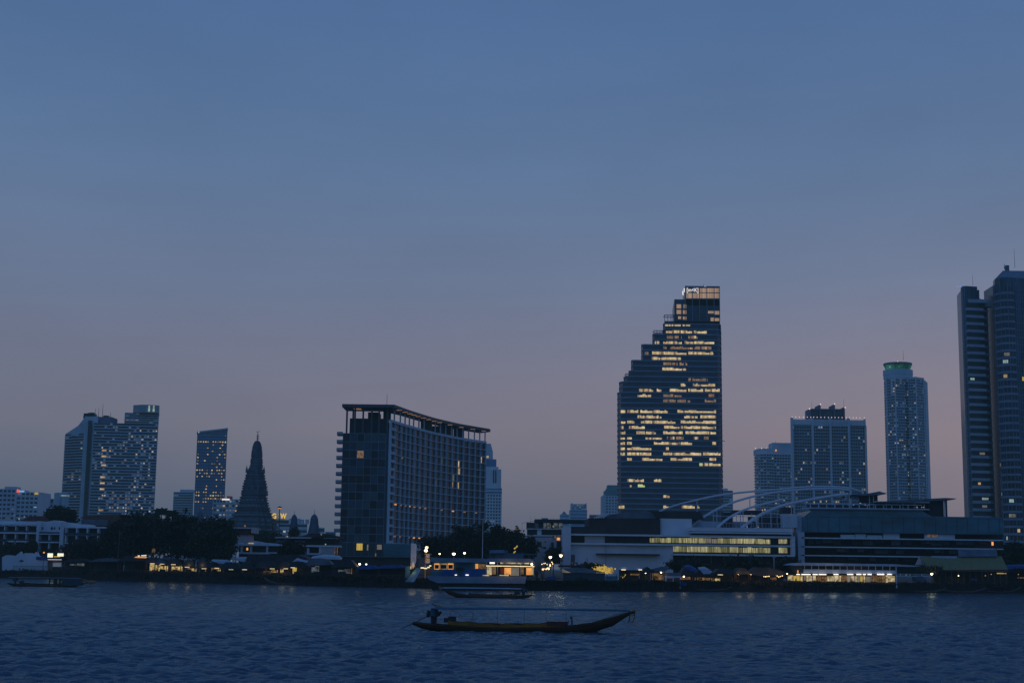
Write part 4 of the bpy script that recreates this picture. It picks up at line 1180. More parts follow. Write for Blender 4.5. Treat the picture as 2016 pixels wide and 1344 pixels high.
# river-end wall
fe = Face((lx0, Yh - .05), (W(757.5, 950, Yh).x, Yh - .05))
end = MB()
NE = 13
for i in range(NE + 1):
    z0 = zb + i * (zend - zb) / NE
    fe.box(end, 0, fe.L, z0 - .09, z0 + .09, -.2, .12)
    for k in range(6):
        u0, u1 = fe.L * k / 6 + .12, fe.L * (k + 1) / 6 - .12
        m_ = rh.choice(['hotel_teal', 'hotel_teal', 'glass_black', 'glass', 'curtain_teal', 'glass_blue_dark'])
        if (k, i) == (2, 10): m_ = 'lit_office_dim'
        if i < NE: wins.append((MT[m_], fe.win(u0, u1, z0 + .2, z0 + fh - .2, .06)))
for k in range(7): fe.box(end, fe.L * k / 6 - .06, fe.L * k / 6 + .06, LAND, zend, -.2, .12)
end.build('end_wall_frame', MT['slab_edge'], HT)
wins.append((MT['lit_yellow'], fe.win(fe.L * .39, fe.L * .53, zb - 3.2, zb - .4, .3)))
wins.append((MT['lit_dim'], fe.win(fe.L * .63, fe.L * .66, zb - 3.2, zb - .8, .3)))
wins.append((MT['lit_dim'], fe.win(fe.L * .86, fe.L * .97, zb - 2.8, zb - .8, .3)))
wins.append((MT['lit_office_dim'], fe.win(fe.L * .82, fe.L * .85, zb - 6.0, zb - 4.4, .3)))
put_windows(HT, wins, cap=100)
# little glass balconies on the left flank
for i in range(13):
    z0 = zb + (i + 1.3) * fh
    m = MB(); m.box(lx0 - 2.6, lx0 - .1, Yh + .3, Yh + 5, z0 - .2, z0 + .05); b_ = m.build('balcony', MT['steel_dark'], HT)
    m = MB(); m.box(lx0 - 2.6, lx0 - 2.5, Yh + .3, Yh + 5, z0 + .05, z0 + 1.3); m.box(lx0 - 2.6, lx0 - .1, Yh + .3, Yh + .4, z0 + .05, z0 + 1.3); m.build('balustrade', MT['frame_glass'], b_)
# canopy on columns
zc = W(770, 797, Yh).z; zcb = zc - 1.25
can = MB()
cp = [(W(673.5, 797, Yh - 2).x, Yh - 2)] + [(pts[1][0] + .6, Yh - 2)] + [(p[0] + 2.0, p[1] - .5) for p in pts[3:]] + [(pts[-1][0] + 2.6, pts[-1][1] + 3)]
can.prism(cp + [(p[0] - 3 + 0 * i, p[1] + 11) for i, p in enumerate(pts[:2:-1])] + [(pts[1][0] - 6, Yh + 15), (cp[0][0], Yh + 15)], zcb, zc)
can.build('canopy', MT['steel_dark'], HT)
for px in (681.5, 690, 697.5, 713.5, 730.5, 745, 761.5):
    x = W(px + 1, 825, Yh).x; dy = 8 if px in (690,) else .6
    MB().box(x - .35, x + .35, Yh + dy, Yh + dy + .7, zend - 1, zcb).build('column', MT['steel_dark'], HT)
for i in range(1, len(pts)):
    x, y = pts[i]
    MB().box(x - .3, x + .3, y + .2, y + .9, ztp + .8, zcb).build('column', MT['hotel_frame'], HT)
    if i % 2 or i < 9:
        m = MB(); m.box(x + .8, x + 3.0, y + 1.4, y + 2.2, zcb - .22, zcb - .02); m.build('soffit_light', MT['lit_soffit'], HT)
m = MB(); x = W(695, 803, Yh).x; m.box(x, x + 3, Yh + 3, Yh + 6, zcb - .25, zcb - .02); m.build('soffit_light', MT['lit_soffit'], HT)
# plant rooms under the canopy
pr = MB()
zp = W(705, 822, Yh).z
x0, x1 = W(687, 840, Yh).x, W(760, 840, Yh).x
pr.box(x0, x1, Yh + 2.5, Yh + 14, zend - 1, zp)
pr.box(x1 - 2, x1 + 1, Yh + 8, Yh + 12, zp, zcb)
pr.box(W(720, 812, Yh).x, W(742, 812, Yh).x, Yh + 10, Yh + 20, zp, W(720, 806, Yh).z)
for i in (7, 9, 11, 13): MB().box(pts[i][0] - 2, pts[i][0] + 3, pts[i][1] + 7, pts[i][1] + 12, ztp - .3, ztp + rh.uniform(3, 7)).build('plant_room', MT['dark_wall'], HT)
pr.build('plant_room', MT['dark_wall'], HT)
MB().tube([(x0 + 2, Yh + 14, zc), (W(757, 764, Yh).x, Yh + 14, zc)], .1, 4).build('ridge_rail', MT['steel_dark'], HT)
xm = W(756.5, 780, Yh).x
MB().tube([(xm, Yh + 14, zc), (xm, Yh + 14, W(756, 768, Yh).z)], .12, 4, .06).build('mast', MT['steel_dark'], HT)
# glass base and podium
gb = MB(); gx1 = W(812, 1085, Yh - 8).x; gx0 = W(755, 1085, Yh - 8).x
gb.box(gx0, gx1, Yh - 8, Yh + 6, LAND, W(785, 1070, Yh - 8).z)
gb.build('glass_base', MT['teal_glass'], HT)
pm = MB(); R(pm, 655, 812, 1096, 1124, 560, 40, grow=2); pm.build('podium', MT['brown_wall'], HT)
m = MB(); R(m, 655, 813, 1094.3, 1096, 558.5, 44); m.build('podium_edge', MT['tin_grey'], HT)

# ------------------------------------------------------------------ buildings between hotel and shopping complex
Y = 500
t = thing('terrace_building', 'modern block with a flat dark roof over a tall windowed terrace floor', 'building', base(1080, Y))
m = MB(); R(m, 1038, 1108, 1041, 1092, Y + 2, 16, grow=3); m.build('wall', MT['white_wall'], t)
m = MB(); R(m, 1053, 1165, 1022, 1027.5, Y - 1, 16); m.build('roof', MT['dark_wall'], t)
m = MB(); R(m, 1037, 1052, 1028, 1040, Y + .5, 12); m.build('side_screen', MT['brown_wall'], t)
m = MB(); R(m, 1037, 1107, 1040, 1041.6, Y - 1, 5); R(m, 1049, 1107, 1052.6, 1054, Y - 1, 5); m.build('floor_edges', MT['white_trim'], t)
m = MB(); R(m, 1053, 1106, 1027.5, 1040, Y + 3, 10); m.build('inner_wall', MT['glass_mid'], t)
for x0, x1 in ((1053.5, 1060), (1070, 1075.5), (1077, 1085), (1090, 1098), (1100, 1107.5)):
    MB().quad(*RQ(x0, x1, 1029, 1039.5, Y + 2.8)).build('window', MT['lit_grey'] if x0 > 1060 else MT['tower_pale'], t)
MB().quad(*RQ(1088.3, 1090, 1034, 1037.5, Y + 2.5)).build('lamp', MT['lit_warm'], t)
m = MB(); R(m, 1038, 1107, 1042.5, 1052.5, Y, 1); m.build('dark_band', MT['glass_black'], t)
m = MB(); R(m, 1057.5, 1066, 1042, 1053, Y - .4, 1); m.build('pier', MT['white_wall'], t)
m = MB()
for px in (1052, 1058, 1067, 1074, 1082, 1090): R(m, px - .4, px + .4, 1035.5, 1040, Y - .9, .1)
R(m, 1040, 1107, 1035.5, 1036.2, Y - .9, .1); m.build('railing', MT['steel_dark'], t)
MB().quad(*RQ(1096.5, 1102, 1058, 1062.5, Y + 1.8)).build('window', MT['lit_orange'], t)
MB().quad(*RQ(1092, 1094, 1054.5, 1058.5, Y + 1.8)).build('window', MT['lit_dim'], t)
m = MB(); R(m, 1096, 1107, 1064.5, 1080, Y + 1.5, .3); m.build('window', MT['glass'], t)
m = MB(); R(m, 1067, 1079, 1019, 1021, Y + 3, 4); m.build('roof_plant', MT['tower_grey'], t)
for px, py in ((1045, 1014), (1053, 1016), (1066, 1017), (1085, 1018), (1090, 1017), (1095, 1019), (1099, 1018)):
    antenna(t, px, py, 1028, Y + 6, .05)
m = MB()
a, b, c = W(1028, 1029, Y), W(1053, 1025, Y), W(1028, 1046, Y); m.tube([c, a, (b.x, Y, b.z)], .07, 4); m.build('railing', MT['steel'], t)

Y = 470
t = thing('white_house', 'plain white stepped house with tiny square windows behind the trees', 'building', base(1065, Y))
m = MB(); R(m, 1020, 1086, 1057, 1110, Y, 12, grow=2)
p = [W(1086, 1057, Y), W(1094, 1066, Y), W(1095, 1110, Y), W(1080, 1110, Y), W(1080, 1057, Y)]
m.profile([(v.x, v.z) for v in reversed(p)], Y + .2, Y + 11.6)
m.build('wall', MT['pale_wall'], t)
for x0, x1, y0, y1 in ((1057, 1066, 1066, 1075), (1072.5, 1075, 1065, 1067.5), (1069, 1075, 1076, 1079.5), (1085, 1090, 1067, 1078)):
    MB().quad(*RQ(x0, x1, y0, y1, Y - .1)).build('window', MT['glass_black'], t)
m = MB(); R(m, 1030, 1087, 1053.5, 1055, Y - .2, 11); m.build('parapet', MT['white_trim'], t)

Y = 520
t = thing('billboard', 'narrow dark upright sign on a post above the trees', 'sign', base(1017, Y))
m = MB(); R(m, 1014.8, 1019.2, 1034, 1052, Y, .4); m.build('panel', MT['dark_wall'], t)
m = MB(); R(m, 1016.3, 1017.7, 1052, 1100, Y + .1, .2, grow=3); m.build('post', MT['steel_dark'], t)
m = MB()
for py in (1037, 1041, 1045, 1049): R(m, 1016, 1018, py, py + 2, Y - .1, .1)
m.build('characters', MT['lit_stall_dim'], t)

Y = 430
p = W(950, 1080, Y)
t = thing('flag_pole', 'tall slender pole standing before the trees near the lit pier', 'pole', (p.x, Y, LAND))
MB().tube([(p.x, Y, LAND), (p.x, Y, W(951, 1022, Y).z)], .14, 6, .07).build('shaft', MT['steel'], t)
MB().lathe((p.x, Y), [(.4, LAND), (.4, LAND + .4), (.14, LAND + .5)], 8).build('foot', MT['concrete'], t)

# ------------------------------------------------------------------ white museum-like complex
Y = 462
CX_ = thing('shopping_complex', 'long white riverside complex with two rows of glowing hall windows', 'building', base(1330, Y))
m = MB(); R(m, 1112, 1325, 1069, 1122, Y, 25, grow=3); m.build('white_wall', MT['white_wall'], CX_)
m = MB(); R(m, 1108, 1124, 1037, 1112, Y - 3, 12, grow=2); m.build('pillar', MT['white_wall'], CX_)
m = MB(); R(m, 1124.5, 1300, 1055, 1069, Y + 2, 24); R(m, 1159, 1300, 1020, 1053, Y + 1.5, 26); R(m, 1124.5, 1172, 1036, 1053, Y + 2, 20); m.build('dark_upper_wall', MT['brown_wall'], CX_)
m = MB(); R(m, 1151, 1191, 1055, 1069, Y + 1.5, 2); m.build('panel_wall', MT['white_wall'], CX_)
m = MB(); R(m, 1300, 1362, 1020.5, 1056, Y + 2.5, 26); R(m, 1362, 1470, 1026, 1048, Y + 20, 10); m.build('grey_wall', MT['white_wall'], CX_)
m = MB()
for py, x0, x1 in ((1054.2, 1122, 1565), (1072.0, 1122, 1565), (1090.8, 1325, 1565)):
    yy = py + ((x0 + x1) / 2 - 1343) * .0124
    R(m, x0, x1, yy - 1.7, yy + 1.7, Y - 1.6, 4)
R(m, 1558.5, 1565.5, 1058, 1092.5, Y - 1.5, 4)
m.build('floor_edges', MT['white_trim'], CX_)
m = MB(); R(m, 1191, 1563, 1057.5, 1071.5, Y + 1.2, 20); R(m, 1325.5, 1563, 1075, 1090.5, Y + 1.2, 20); m.build('inner_wall', MT['dark_wall'], CX_)
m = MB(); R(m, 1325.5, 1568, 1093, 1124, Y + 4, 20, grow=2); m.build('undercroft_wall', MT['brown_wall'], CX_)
for px in (1352, 1376, 1400, 1425, 1449, 1500, 1523):
    c = MB(); R(c, px - 1.2, px + 1.2, 1094, 1108, Y + 3, 1); c.build('column', MT['tin_grey'], CX_)
rg = random.Random(2)
for row, (x0, x1) in enumerate(((1279.5, 1517), (1325.5, 1517))):
    x = x0
    while x < x1 - 3:
        e = min(x1, x + rg.choice((9, 11.5, 13, 14.5)))
        if x1 - e < 4: e = x1
        dy = ((x + e) / 2 - 1343) * .0124
        y0, y1 = (1058.4 + dy, 1068.0 + dy) if row == 0 else (1075.0 + dy, 1085.8 + dy)
        dim = row == 0 and 1388 < x < 1404
        MB().quad(*RQ(x, e - .7, y0 + (1 if rg.random() < .3 else 0), y1, Y + 1.0)).build('window', MT['lit_dim' if dim else rg.choice(['lit_hall'] * 5 + ['lit_hall_dim'])], CX_)
        x = e
    y0, y1 = (1061, 1069.5) if row == 0 else (1077.5, 1088)
    MB().quad(*RQ(1533, 1549.5, y0, y1, Y + 1.0)).build('window', MT['lit_hall'], CX_)
    MB().quad(*RQ(1519, 1531, y0, y1, Y + 1.0)).build('window', MT['glass'], CX_)
m = MB()
for row, (a, b, yy) in enumerate(((1279, 1550, 1058.2), (1325, 1550, 1075))):
    x = a
    while x < b:
        dy = (x - 1343) * .0124; R(m, x - .25, x + .25, yy + dy, yy + 11 + dy, Y + .7, .2); x += rg.choice((2.4, 3.6, 4.8))
m.build('mullions', MT['steel_dark'], CX_)
# canopy ledge on the white wall
m = MB(); R(m, 1174, 1299.5, 1089.3, 1092, Y - 2.2, 2.3); m.build('ledge', MT['tin_dark'], CX_)
m = MB(); R(m, 1193, 1192 + .5, 1073, 1112, Y - .1, .1); R(m, 1118, 1132, 1091, 1118, Y - .12, .1); m.build('wall_panel', MT['tin_grey'], CX_)
# curved roofs over the left half
def roof_poly(pp, y0, y1, name, mat):
    v = [W(a, b, y0) for a, b in pp]
    return MB().profile([(q.x, q.z) for q in reversed(v)], y0, y1).build(name, MT[mat], CX_)
roof_poly([(1168, 1019), (1184, 1013), (1196, 1009.5), (1192, 1019.5)], Y + 1, Y + 20, 'skylight', 'tin_grey')
roof_poly([(1185, 1020), (1200, 1013), (1225, 1009), (1258, 1005), (1272, 1003.5), (1282, 1008), (1291, 1020)], Y + 2, Y + 26, 'vaulted_roof', 'tin_grey')
roof_poly([(1275, 1004.5), (1300, 1006), (1360, 1006.5), (1378, 1007), (1383, 1013), (1386, 1022), (1291, 1020), (1283, 1009)], Y + 8, Y + 30, 'long_roof', 'brown_wall')
m = MB()
for k in range(5):
    a = W(1169 + k * 4.5, 1019.5, Y + .5); b = W(1186 + k * 2.8, 1012 - k * .4, Y + .5); m.tube([a, b], .16, 4)
m.build('roof_ribs', MT['white_trim'], CX_)
# terrace deck that carries the arches
m = MB(); R(m, 1358, 1560, 1038.5, 1046, Y - 2, 30); m.build('terrace', MT['white_wall'], CX_)
m = MB(); R(m, 1360, 1560, 1047, 1050, Y - 2.6, 30); m.build('terrace_edge', MT['white_trim'], CX_)
m = MB(); R(m, 1362, 1558, 1050.5, 1054, Y - .5, 20); m.build('terrace_recess', MT['dark_wall'], CX_)
# four white arches
arches = [
 (480, [(1298, 1006.5), (1330, 994), (1372, 983.5), (1400, 977), (1440, 971), (1485, 966.5), (1530, 963.5), (1580, 958), (1620, 956.6), (1660, 958), (1685, 963), (1700, 969)], .33),
 (474, [(1360, 1036.5), (1375, 1024), (1395, 1011), (1420, 997.5), (1445, 987.5), (1470, 980), (1500, 973), (1530, 968), (1570, 963.5), (1620, 961), (1650, 961.2), (1672, 964)], .40),
 (468, [(1412, 1037.5), (1430, 1022), (1450, 1010), (1470, 1001), (1495, 993.5), (1520, 987.5), (1542, 982)], .40),
 (463, [(1460, 1038.5), (1475, 1027), (1495, 1014), (1520, 1002), (1545, 993.5), (1570, 988), (1600, 982), (1635, 976), (1670, 972)], .52)]
for (yy, pp, r) in arches:
    # smooth the line a little
    P_ = [W(a, b, yy) for a, b in pp]; Q = [P_[0]]
    for a, b in zip(P_, P_[1:]): Q += [a.lerp(b, .25), a.lerp(b, .75)]
    Q.append(P_[-1])
    MB().tube(Q, r, 8, r * .8).build('arch', MT['arch_white'], CX_)
for px, y0, y1, yy in ((1372.5, 985, 1037, 479), (1404.5, 1004, 1038, 473), (1411.5, 1004, 1038, 473), (1458, 1006, 1038, 467.5), (1463, 1004, 1038, 467.5), (1476.5, 982, 1000, 473), (1518, 1002, 1039, 463), (1558.5, 990, 1040, 463), (1672, 973, 1000, 463)):
    c = MB(); R(c, px - .7, px + .7, y0, y1, yy, .3); c.build('post', MT['steel'], CX_)
m = MB()
for px in range(1400, 1560, 6): R(m, px - .2, px + .2, 1030, 1038.5 + (px - 1459) * .0124, Y - 1.5, .12)
R(m, 1404, 1560, 1029, 1029.9, Y - 1.5, .15); R(m, 1404, 1560, 1016, 1017, Y + 8, .2)
for px in (1450, 1480, 1500, 1530): R(m, px - .4, px + .4, 1010, 1038, Y + 8, .2)
m.build('railing', MT['steel'], CX_)
m = MB()
for a, b, c_, d in ((1425, 1442, 1008, 1038), (1444, 1500, 1004, 1012), (1478, 1488, 1016, 1038), (1500, 1540, 1014, 1038), (1541, 1562, 998, 1016)): R(m, a, b, c_, d, Y + 14, 6)
m.build('stair_hall', MT['dark_wall'], CX_)
m = MB(); R(m, 1541, 1570, 1011, 1038, Y + 10, 6); R(m, 1480, 1490, 1018, 1026, Y + 13, 1); m.build('stair_wall', MT['white_wall'], CX_)
for px, py in ((1500, 1002), (1505, 1001), (1557, 1010), (1602, 987), (1626, 985)):
    MB().quad(*RQ(px, px + 2, py, py + 2.8, Y + 9)).build('lamp', MT['lit_warm'], CX_)

# ------------------------------------------------------------------ glass block at the right
Y = 470
GB = thing('car_park_building', 'wide glass fronted block with open floor slabs and wing shaped roofs', 'building', base(1780, Y))
gm = MB()
yt = lambda x: 1000 + (x - 1600) * .0124
P_ = [W(1582, 1017, Y), W(1600, 1003.5, Y), W(1813, 1004.5, Y), W(1835, 1016, Y), W(1975, 1018, Y), W(1975, 1052, Y), W(1582, 1047, Y)]
gm.profile([(q.x, q.z) for q in reversed(P_)], Y, Y + 24)
gm.build('glass_hall', MT['teal_glass'], GB)
m = MB()
for px in range(1590, 1975, 21): R(m, px - .22, px + .22, 1019, 1048, Y - .12, .1)
R(m, 1582, 1975, 1018.2, 1018.8, Y - .15, .1); R(m, 1582, 1975, 1048.5, 1049.6, Y - .3, 1); R(m, 1597, 1816, 1002.8, 1004.6, Y - .6, 3)
m.build('glass_ribs', MT['steel_dark'], GB)
m = MB(); R(m, 1567, 1580, 1015, 1054, Y + 3, 3); R(m, 1571, 1584, 1047, 1100, Y - 1, 8, grow=2); m.build('corner_pier', MT['tower_pale'], GB)
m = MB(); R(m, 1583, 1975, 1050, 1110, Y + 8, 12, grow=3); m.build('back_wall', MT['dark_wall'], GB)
m = MB()
for py in (1060.5, 1078, 1095): R(m, 1578, 1975, py - 1.1 , py + 1.1, Y - 1, 10)
m.build('floor_slabs', MT['white_trim'], GB)
rg = random.Random(6)
m = MB(); m2 = MB(); m3 = MB()
for py in (1060.5, 1078, 1095):
    for k in range(26):
        px = rg.uniform(1586, 1960); wd = rg.uniform(5, 22); hh = rg.uniform(3, 10)
        dy = (px - 1780) * .0124
        q_ = MB(); R(q_, px, px + wd, py + 3 + dy, py + 3 + hh + dy, Y + rg.uniform(2, 7.8), .3); q_.build('wall_panel', MT[rg.choice(('tin_grey', 'hotel_teal', 'curtain_teal', 'glass_mid', 'glass_blue_dark'))], GB)
for a, b, y0 in ((1655, 1683, 1052), (1684, 1705, 1051), (1707, 1737, 1053), (1739, 1771, 1047.5), (1820, 1880, 1051)):
    m = MB(); R(m, a, b, y0, 1059.5 + (a - 1780) * .0124, Y + 1, .6); m.build('parapet_panel', MT['white_wall'], GB)
m = MB()
for k in range(9): a = 1825 + k * 2.4; R(m, a, a + 1.5, 1052 + (k % 2) * .8, 1055.5 + (k % 2) * .8, Y + .8, .05)
m.build('characters', MT['lit_stall_dim'], GB)
m = MB(); m.quad(*RQ(1952, 1956, 1066, 1073, Y + 4)); m.build('lamp', MT['lit_orange'], GB)
# roof deck: steel grid, wings, tower box
m = MB()
R(m, 1583, 1815, 991.5, 993, Y + 2, .4); R(m, 1583, 1830, 999.6, 1002, Y + 1.4, 4)
for px in range(1596, 1825, 16): R(m, px - .8, px + .8, 992, 1002, Y + 2, .5)
R(m, 1722, 1830, 986.6, 988.8, Y + 1, 14)
for px in (1712, 1720, 1745, 1778, 1800): R(m, px - .7, px + .7, 975 if px < 1725 else 987, 1001, Y + 3, .5)
m.build('roof_frame', MT['steel'], GB)
m = MB(); R(m, 1590, 1725, 993.5, 1000, Y + 5, 1); R(m, 1722, 1828, 989, 1001, Y + 8, 6); R(m, 1700, 1728, 974, 988, Y + 6, 6); m.build('roof_rooms', MT['dark_wall'], GB)
def wing(pp, y0, y1, nm='wing_roof'):
    v = [W(a, b, y0) for a, b in pp]; return MB().profile([(q.x, q.z) for q in reversed(v)], y0, y1).build(nm, MT['tin_grey'], GB)
wing([(1680, 972.5), (1710, 970.5), (1732, 966.5), (1735, 967.8), (1746, 970.5), (1744, 972), (1728, 973.5), (1700, 975)], Y + 1, Y + 20)
wing([(1722, 988), (1760, 985), (1820, 981.5), (1860, 979.5), (1878, 980.2), (1884, 981.5), (1876, 983.2), (1840, 985), (1800, 987.5)], Y + .5, Y + 20)
m = MB(); R(m, 1828, 1858, 985, 1018, Y + 4, 12); m.build('stair_tower', MT['tin_dark'], GB)
c = MB(); R(c, 1859.5, 1861.5, 983, 1018, Y + 2, .6); c.build('column', MT['white_trim'], GB)
c = MB(); R(c, 1862, 1865, 983, 1018, Y + 3, .6); c.build('column', MT['dark_wall'], GB)
for px in (1805, 1814, 1817.5): MB().quad(*RQ(px, px + 1.5, 997, 999, Y + 1.2)).build('lamp', MT['lit_warm'], GB)
for px, w_ in ((1665, 4), (1676, 6), (1684, 4)):
    c = MB(); R(c, px, px + w_, 975, 984, Y + 9, .6); c.build('roof_sign', MT['tower_pale'], GB)
# ------------------------------------------------------------------ low white hotel at left
Y = 560
LH = thing('riverside_guesthouse', 'long white three storey guesthouse with open balconies behind the left bank', 'building', base(110, Y))
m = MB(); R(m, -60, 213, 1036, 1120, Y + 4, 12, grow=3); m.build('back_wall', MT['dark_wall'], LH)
m = MB()
R(m, -60, 74, 1029.5, 1033.2, Y, 9); R(m, -60, 74, 1046.8, 1049.6, Y, 6); R(m, 14, 74, 1064.2, 1066.6, Y, 6)
R(m, 74, 119, 1049.7, 1051.4, Y, 5); R(m, 74, 119, 1065.8, 1068, Y, 5)
R(m, 126, 213, 1036, 1039, Y + 1, 8); R(m, 124, 213, 1051.3, 1054, Y + 1, 6); R(m, 124, 200, 1068, 1070, Y + 1, 5)
m.build('floor_edges', MT['white_trim'], LH)
m = MB()
for px, y0, y1 in ((8, 1033, 1075), (30, 1033, 1078), (51, 1033, 1080), (96, 1051, 1080), (129, 1038, 1070), (150, 1039, 1070), (171, 1039, 1068), (192, 1040, 1068)):
    q_ = MB(); R(q_, px - 1, px + 1, y0, y1, Y + .5, 3); q_.build('partition_wall', MT['white_wall'], LH)
q_ = MB(); R(q_, 71, 76, 1025, 1085, Y - .3, 8); q_.build('partition_wall', MT['white_wall'], LH); R(m, 117, 124, 1027, 1092, Y - .3, 8)
m.build('partition_wall', MT['white_wall'], LH)
v = [W(a, b, Y + 3) for a, b in ((75, 1027), (95, 1026), (106, 1023.5), (112, 1024), (121, 1027), (121, 1051), (75, 1050))]
m = MB().profile([(q.x, q.z) for q in reversed(v)], Y + 3, Y + 12); R(m, 0, 72, 1025.5, 1030, Y + 2, 8); 
v = [W(a, b, Y + 3) for a, b in ((121, 1027.5), (135, 1028), (150, 1031), (175, 1032), (176, 1036), (121, 1036))]
m.profile([(q.x, q.z) for q in reversed(v)], Y + 3, Y + 12); m.build('gable_wall', MT['white_wall'], LH)
for x0, x1, m_ in ((82, 84.5, 'glass_black'), (100, 104, 'glass_mid'), (116, 118, 'glass_black'), (106, 108.5, 'panel_red')):
    MB().quad(*RQ(x0, x1, 1037, 1042, Y + 2.8)).build('window', MT[m_], LH)
m = MB()
for x0, x1, yy in ((-40, 72, 1043.5), (0, 72, 1060.5), (77, 117, 1046.5), (77, 117, 1062.5), (127, 212, 1048.6)):
    R(m, x0, x1, yy, yy + 4.5, Y + .3, .1)
m.build('balustrades', MT['glass_mid'], LH)
for k, (px, py) in enumerate(((28, 1013.5), (48, 1017), (37.5, 1020.5))):
    p = W(px, py, Y + 3); MB().ball((p.x, Y + 3, p.z), .28, n=6, m=4).build('lamp', MT['lit_dim' if k != 2 else 'lit_cool'], LH)

t = thing('hall_roof', 'brown tiled hip roof behind the guesthouse right end', 'building', base(205, 588))
Y = 588
v = [W(a, b, Y) for a, b in ((158, 1018.5), (176, 1013), (245, 1012.5), (236, 1022), (212, 1034), (186, 1033))]
MB().profile([(q.x, q.z) for q in reversed(v)], Y, Y + 14).build('roof', MT['tile_brown'], t)
m = MB(); R(m, 160, 212, 1022, 1034, Y - 1.5, 4); m.build('lower_roof', MT['tin_grey'], t)
m = MB(); R(m, 170, 246, 1030, 1100, Y + 3, 10, grow=2); m.build('wall', MT['dark_wall'], t)
t = thing('tiled_house', 'low house with a dull red tiled roof above the guesthouse', 'building', base(82, 592))
Y = 592
v = [W(a, b, Y) for a, b in ((45, 1022), (55, 1016), (86, 1015), (98, 1024), (98, 1026), (45, 1026))]
MB().profile([(q.x, q.z) for q in reversed(v)], Y, Y + 10).build('roof', MT['tile_red'], t)
m = MB(); R(m, 47, 97, 1025, 1060, Y + 1, 8, grow=2); m.build('wall', MT['pale_wall'], t)
t = thing('flat_roof_house', 'dark house with a flat pale roof edge behind the round tree', 'building', base(110, 605))
Y = 605
m = MB(); R(m, 90, 132, 1001, 1040, Y, 12, grow=5); m.build('wall', MT['brown_wall'], t)
m = MB(); R(m, 89, 133, 998.5, 1000.5, Y - .5, 13); m.build('roof', MT['white_wall'], t)

# ------------------------------------------------------------------ low villas between the big tree and the hotel
Y = 520
t = thing('flat_roof_house', 'pink walled house with a broad flat roof below the temple', 'building', base(478, Y))
m = MB(); R(m, 448, 500, 1037.5, 1040, Y - 1, 14); R(m, 494.5, 500, 1040, 1049, Y - .8, 10); m.build('roof', MT['pale_wall'], t)
m = MB(); R(m, 448, 494, 1040, 1051, Y + 1, 10); m.build('upper_wall', MT['tile_red'], t)
m = MB(); R(m, 448, 490, 1051.5, 1062, Y + 2, 10, grow=4); m.build('wall', MT['pale_wall'], t)
m = MB(); m.quad(*RQ(480.5, 484, 1033, 1037, Y + 2)); m.build('roof_lamp', MT['lit_stall_dim'], t)
Y = 485
t = thing('white_villa', 'white terrace villa with square pillars and an orange lamp inside', 'building', base(530, Y))
m = MB(); R(m, 468, 600, 1071, 1074, Y, 8); R(m, 470, 530, 1086.5, 1090, Y, 7); R(m, 530, 556, 1086.5, 1089, Y, 7); m.build('floor_edges', MT['white_trim'], t)
m = MB()
for px in (475, 493.5, 525.5, 556): R(m, px - 1.5, px + 1.5, 1074, 1088, Y + .5, 2)
m.build('pillars', MT['white_wall'], t)
m = MB(); R(m, 470, 600, 1074, 1110, Y + 5, 5, grow=2); m.build('back_wall', MT['glass_mid'], t)
v = [W(a, b, Y + 2) for a, b in ((466, 1067), (480, 1070), (500, 1064), (515, 1067), (540, 1069), (550, 1072), (466, 1072))]
m = MB().profile([(q.x, q.z) for q in reversed(v)], Y + 2, Y + 10); m.build('awning', MT['awning_white'], t)
MB().quad(*RQ(485, 488.5, 1077.5, 1082.5, Y + 4.8)).build('lamp', MT['lit_orange'], t)
MB().quad(*RQ(489, 499, 1068, 1069.8, Y + 1.6)).build('roof_light', MT['lit_yellow'], t)
Y = 500
t = thing('white_villa', 'wide villa with swept roof eaves beside the hotel end wall', 'building', base(610, Y))
m = MB(); R(m, 541, 612, 1056.5, 1059, Y - 1, 12); m.build('lower_roof', MT['pale_wall'], t)
v = [W(a, b, Y) for a, b in ((590, 1055), (600, 1053), (612, 1049), (640, 1050), (668, 1055), (668, 1058.5), (640, 1057), (590, 1058))]
MB().profile([(q.x, q.z) for q in reversed(v)], Y, Y + 14).build('upper_roof', MT['brown_wall'], t)
m = MB(); R(m, 545, 668, 1059, 1110, Y + 4, 8, grow=2); m.build('back_wall', MT['dark_wall'], t)
m = MB(); R(m, 577, 668, 1072.5, 1076, Y, 8); R(m, 577, 630, 1088, 1091.5, Y, 8); R(m, 604.5, 608, 1076, 1088, Y + .5, 2); R(m, 628, 632, 1074, 1090, Y + .5, 2); m.build('floor_edges', MT['white_wall'], t)
m = MB(); R(m, 632, 658, 1074, 1092, Y + .4, 6); m.build('side_wall', MT['pale_wall'], t)
m = MB(); R(m, 545, 566, 1062, 1068, Y + 2, 3); R(m, 580, 600, 1063, 1067, Y + 2, 3); m.build('awning', MT['tin_grey'], t)
m = MB(); R(m, 657.5, 660, 1077.5, 1090, Y + 2, .2); R(m, 663, 665, 1077.5, 1090, Y + 2, .2); m.build('window', MT['lit_stall_dim'], t)
for px, py, m_ in ((585, 1070.5, 'lit_orange'), (590, 1070.5, 'lit_warm'), (641, 1071, 'lit_cool'), (552.5, 1074.5, 'lit_warm'), (632.5, 1051.5, 'lit_dim')):
    p = W(px, py, Y - .5); MB().ball((p.x, Y - .5, p.z), .26, n=6, m=4).build('lamp', MT[m_], t)
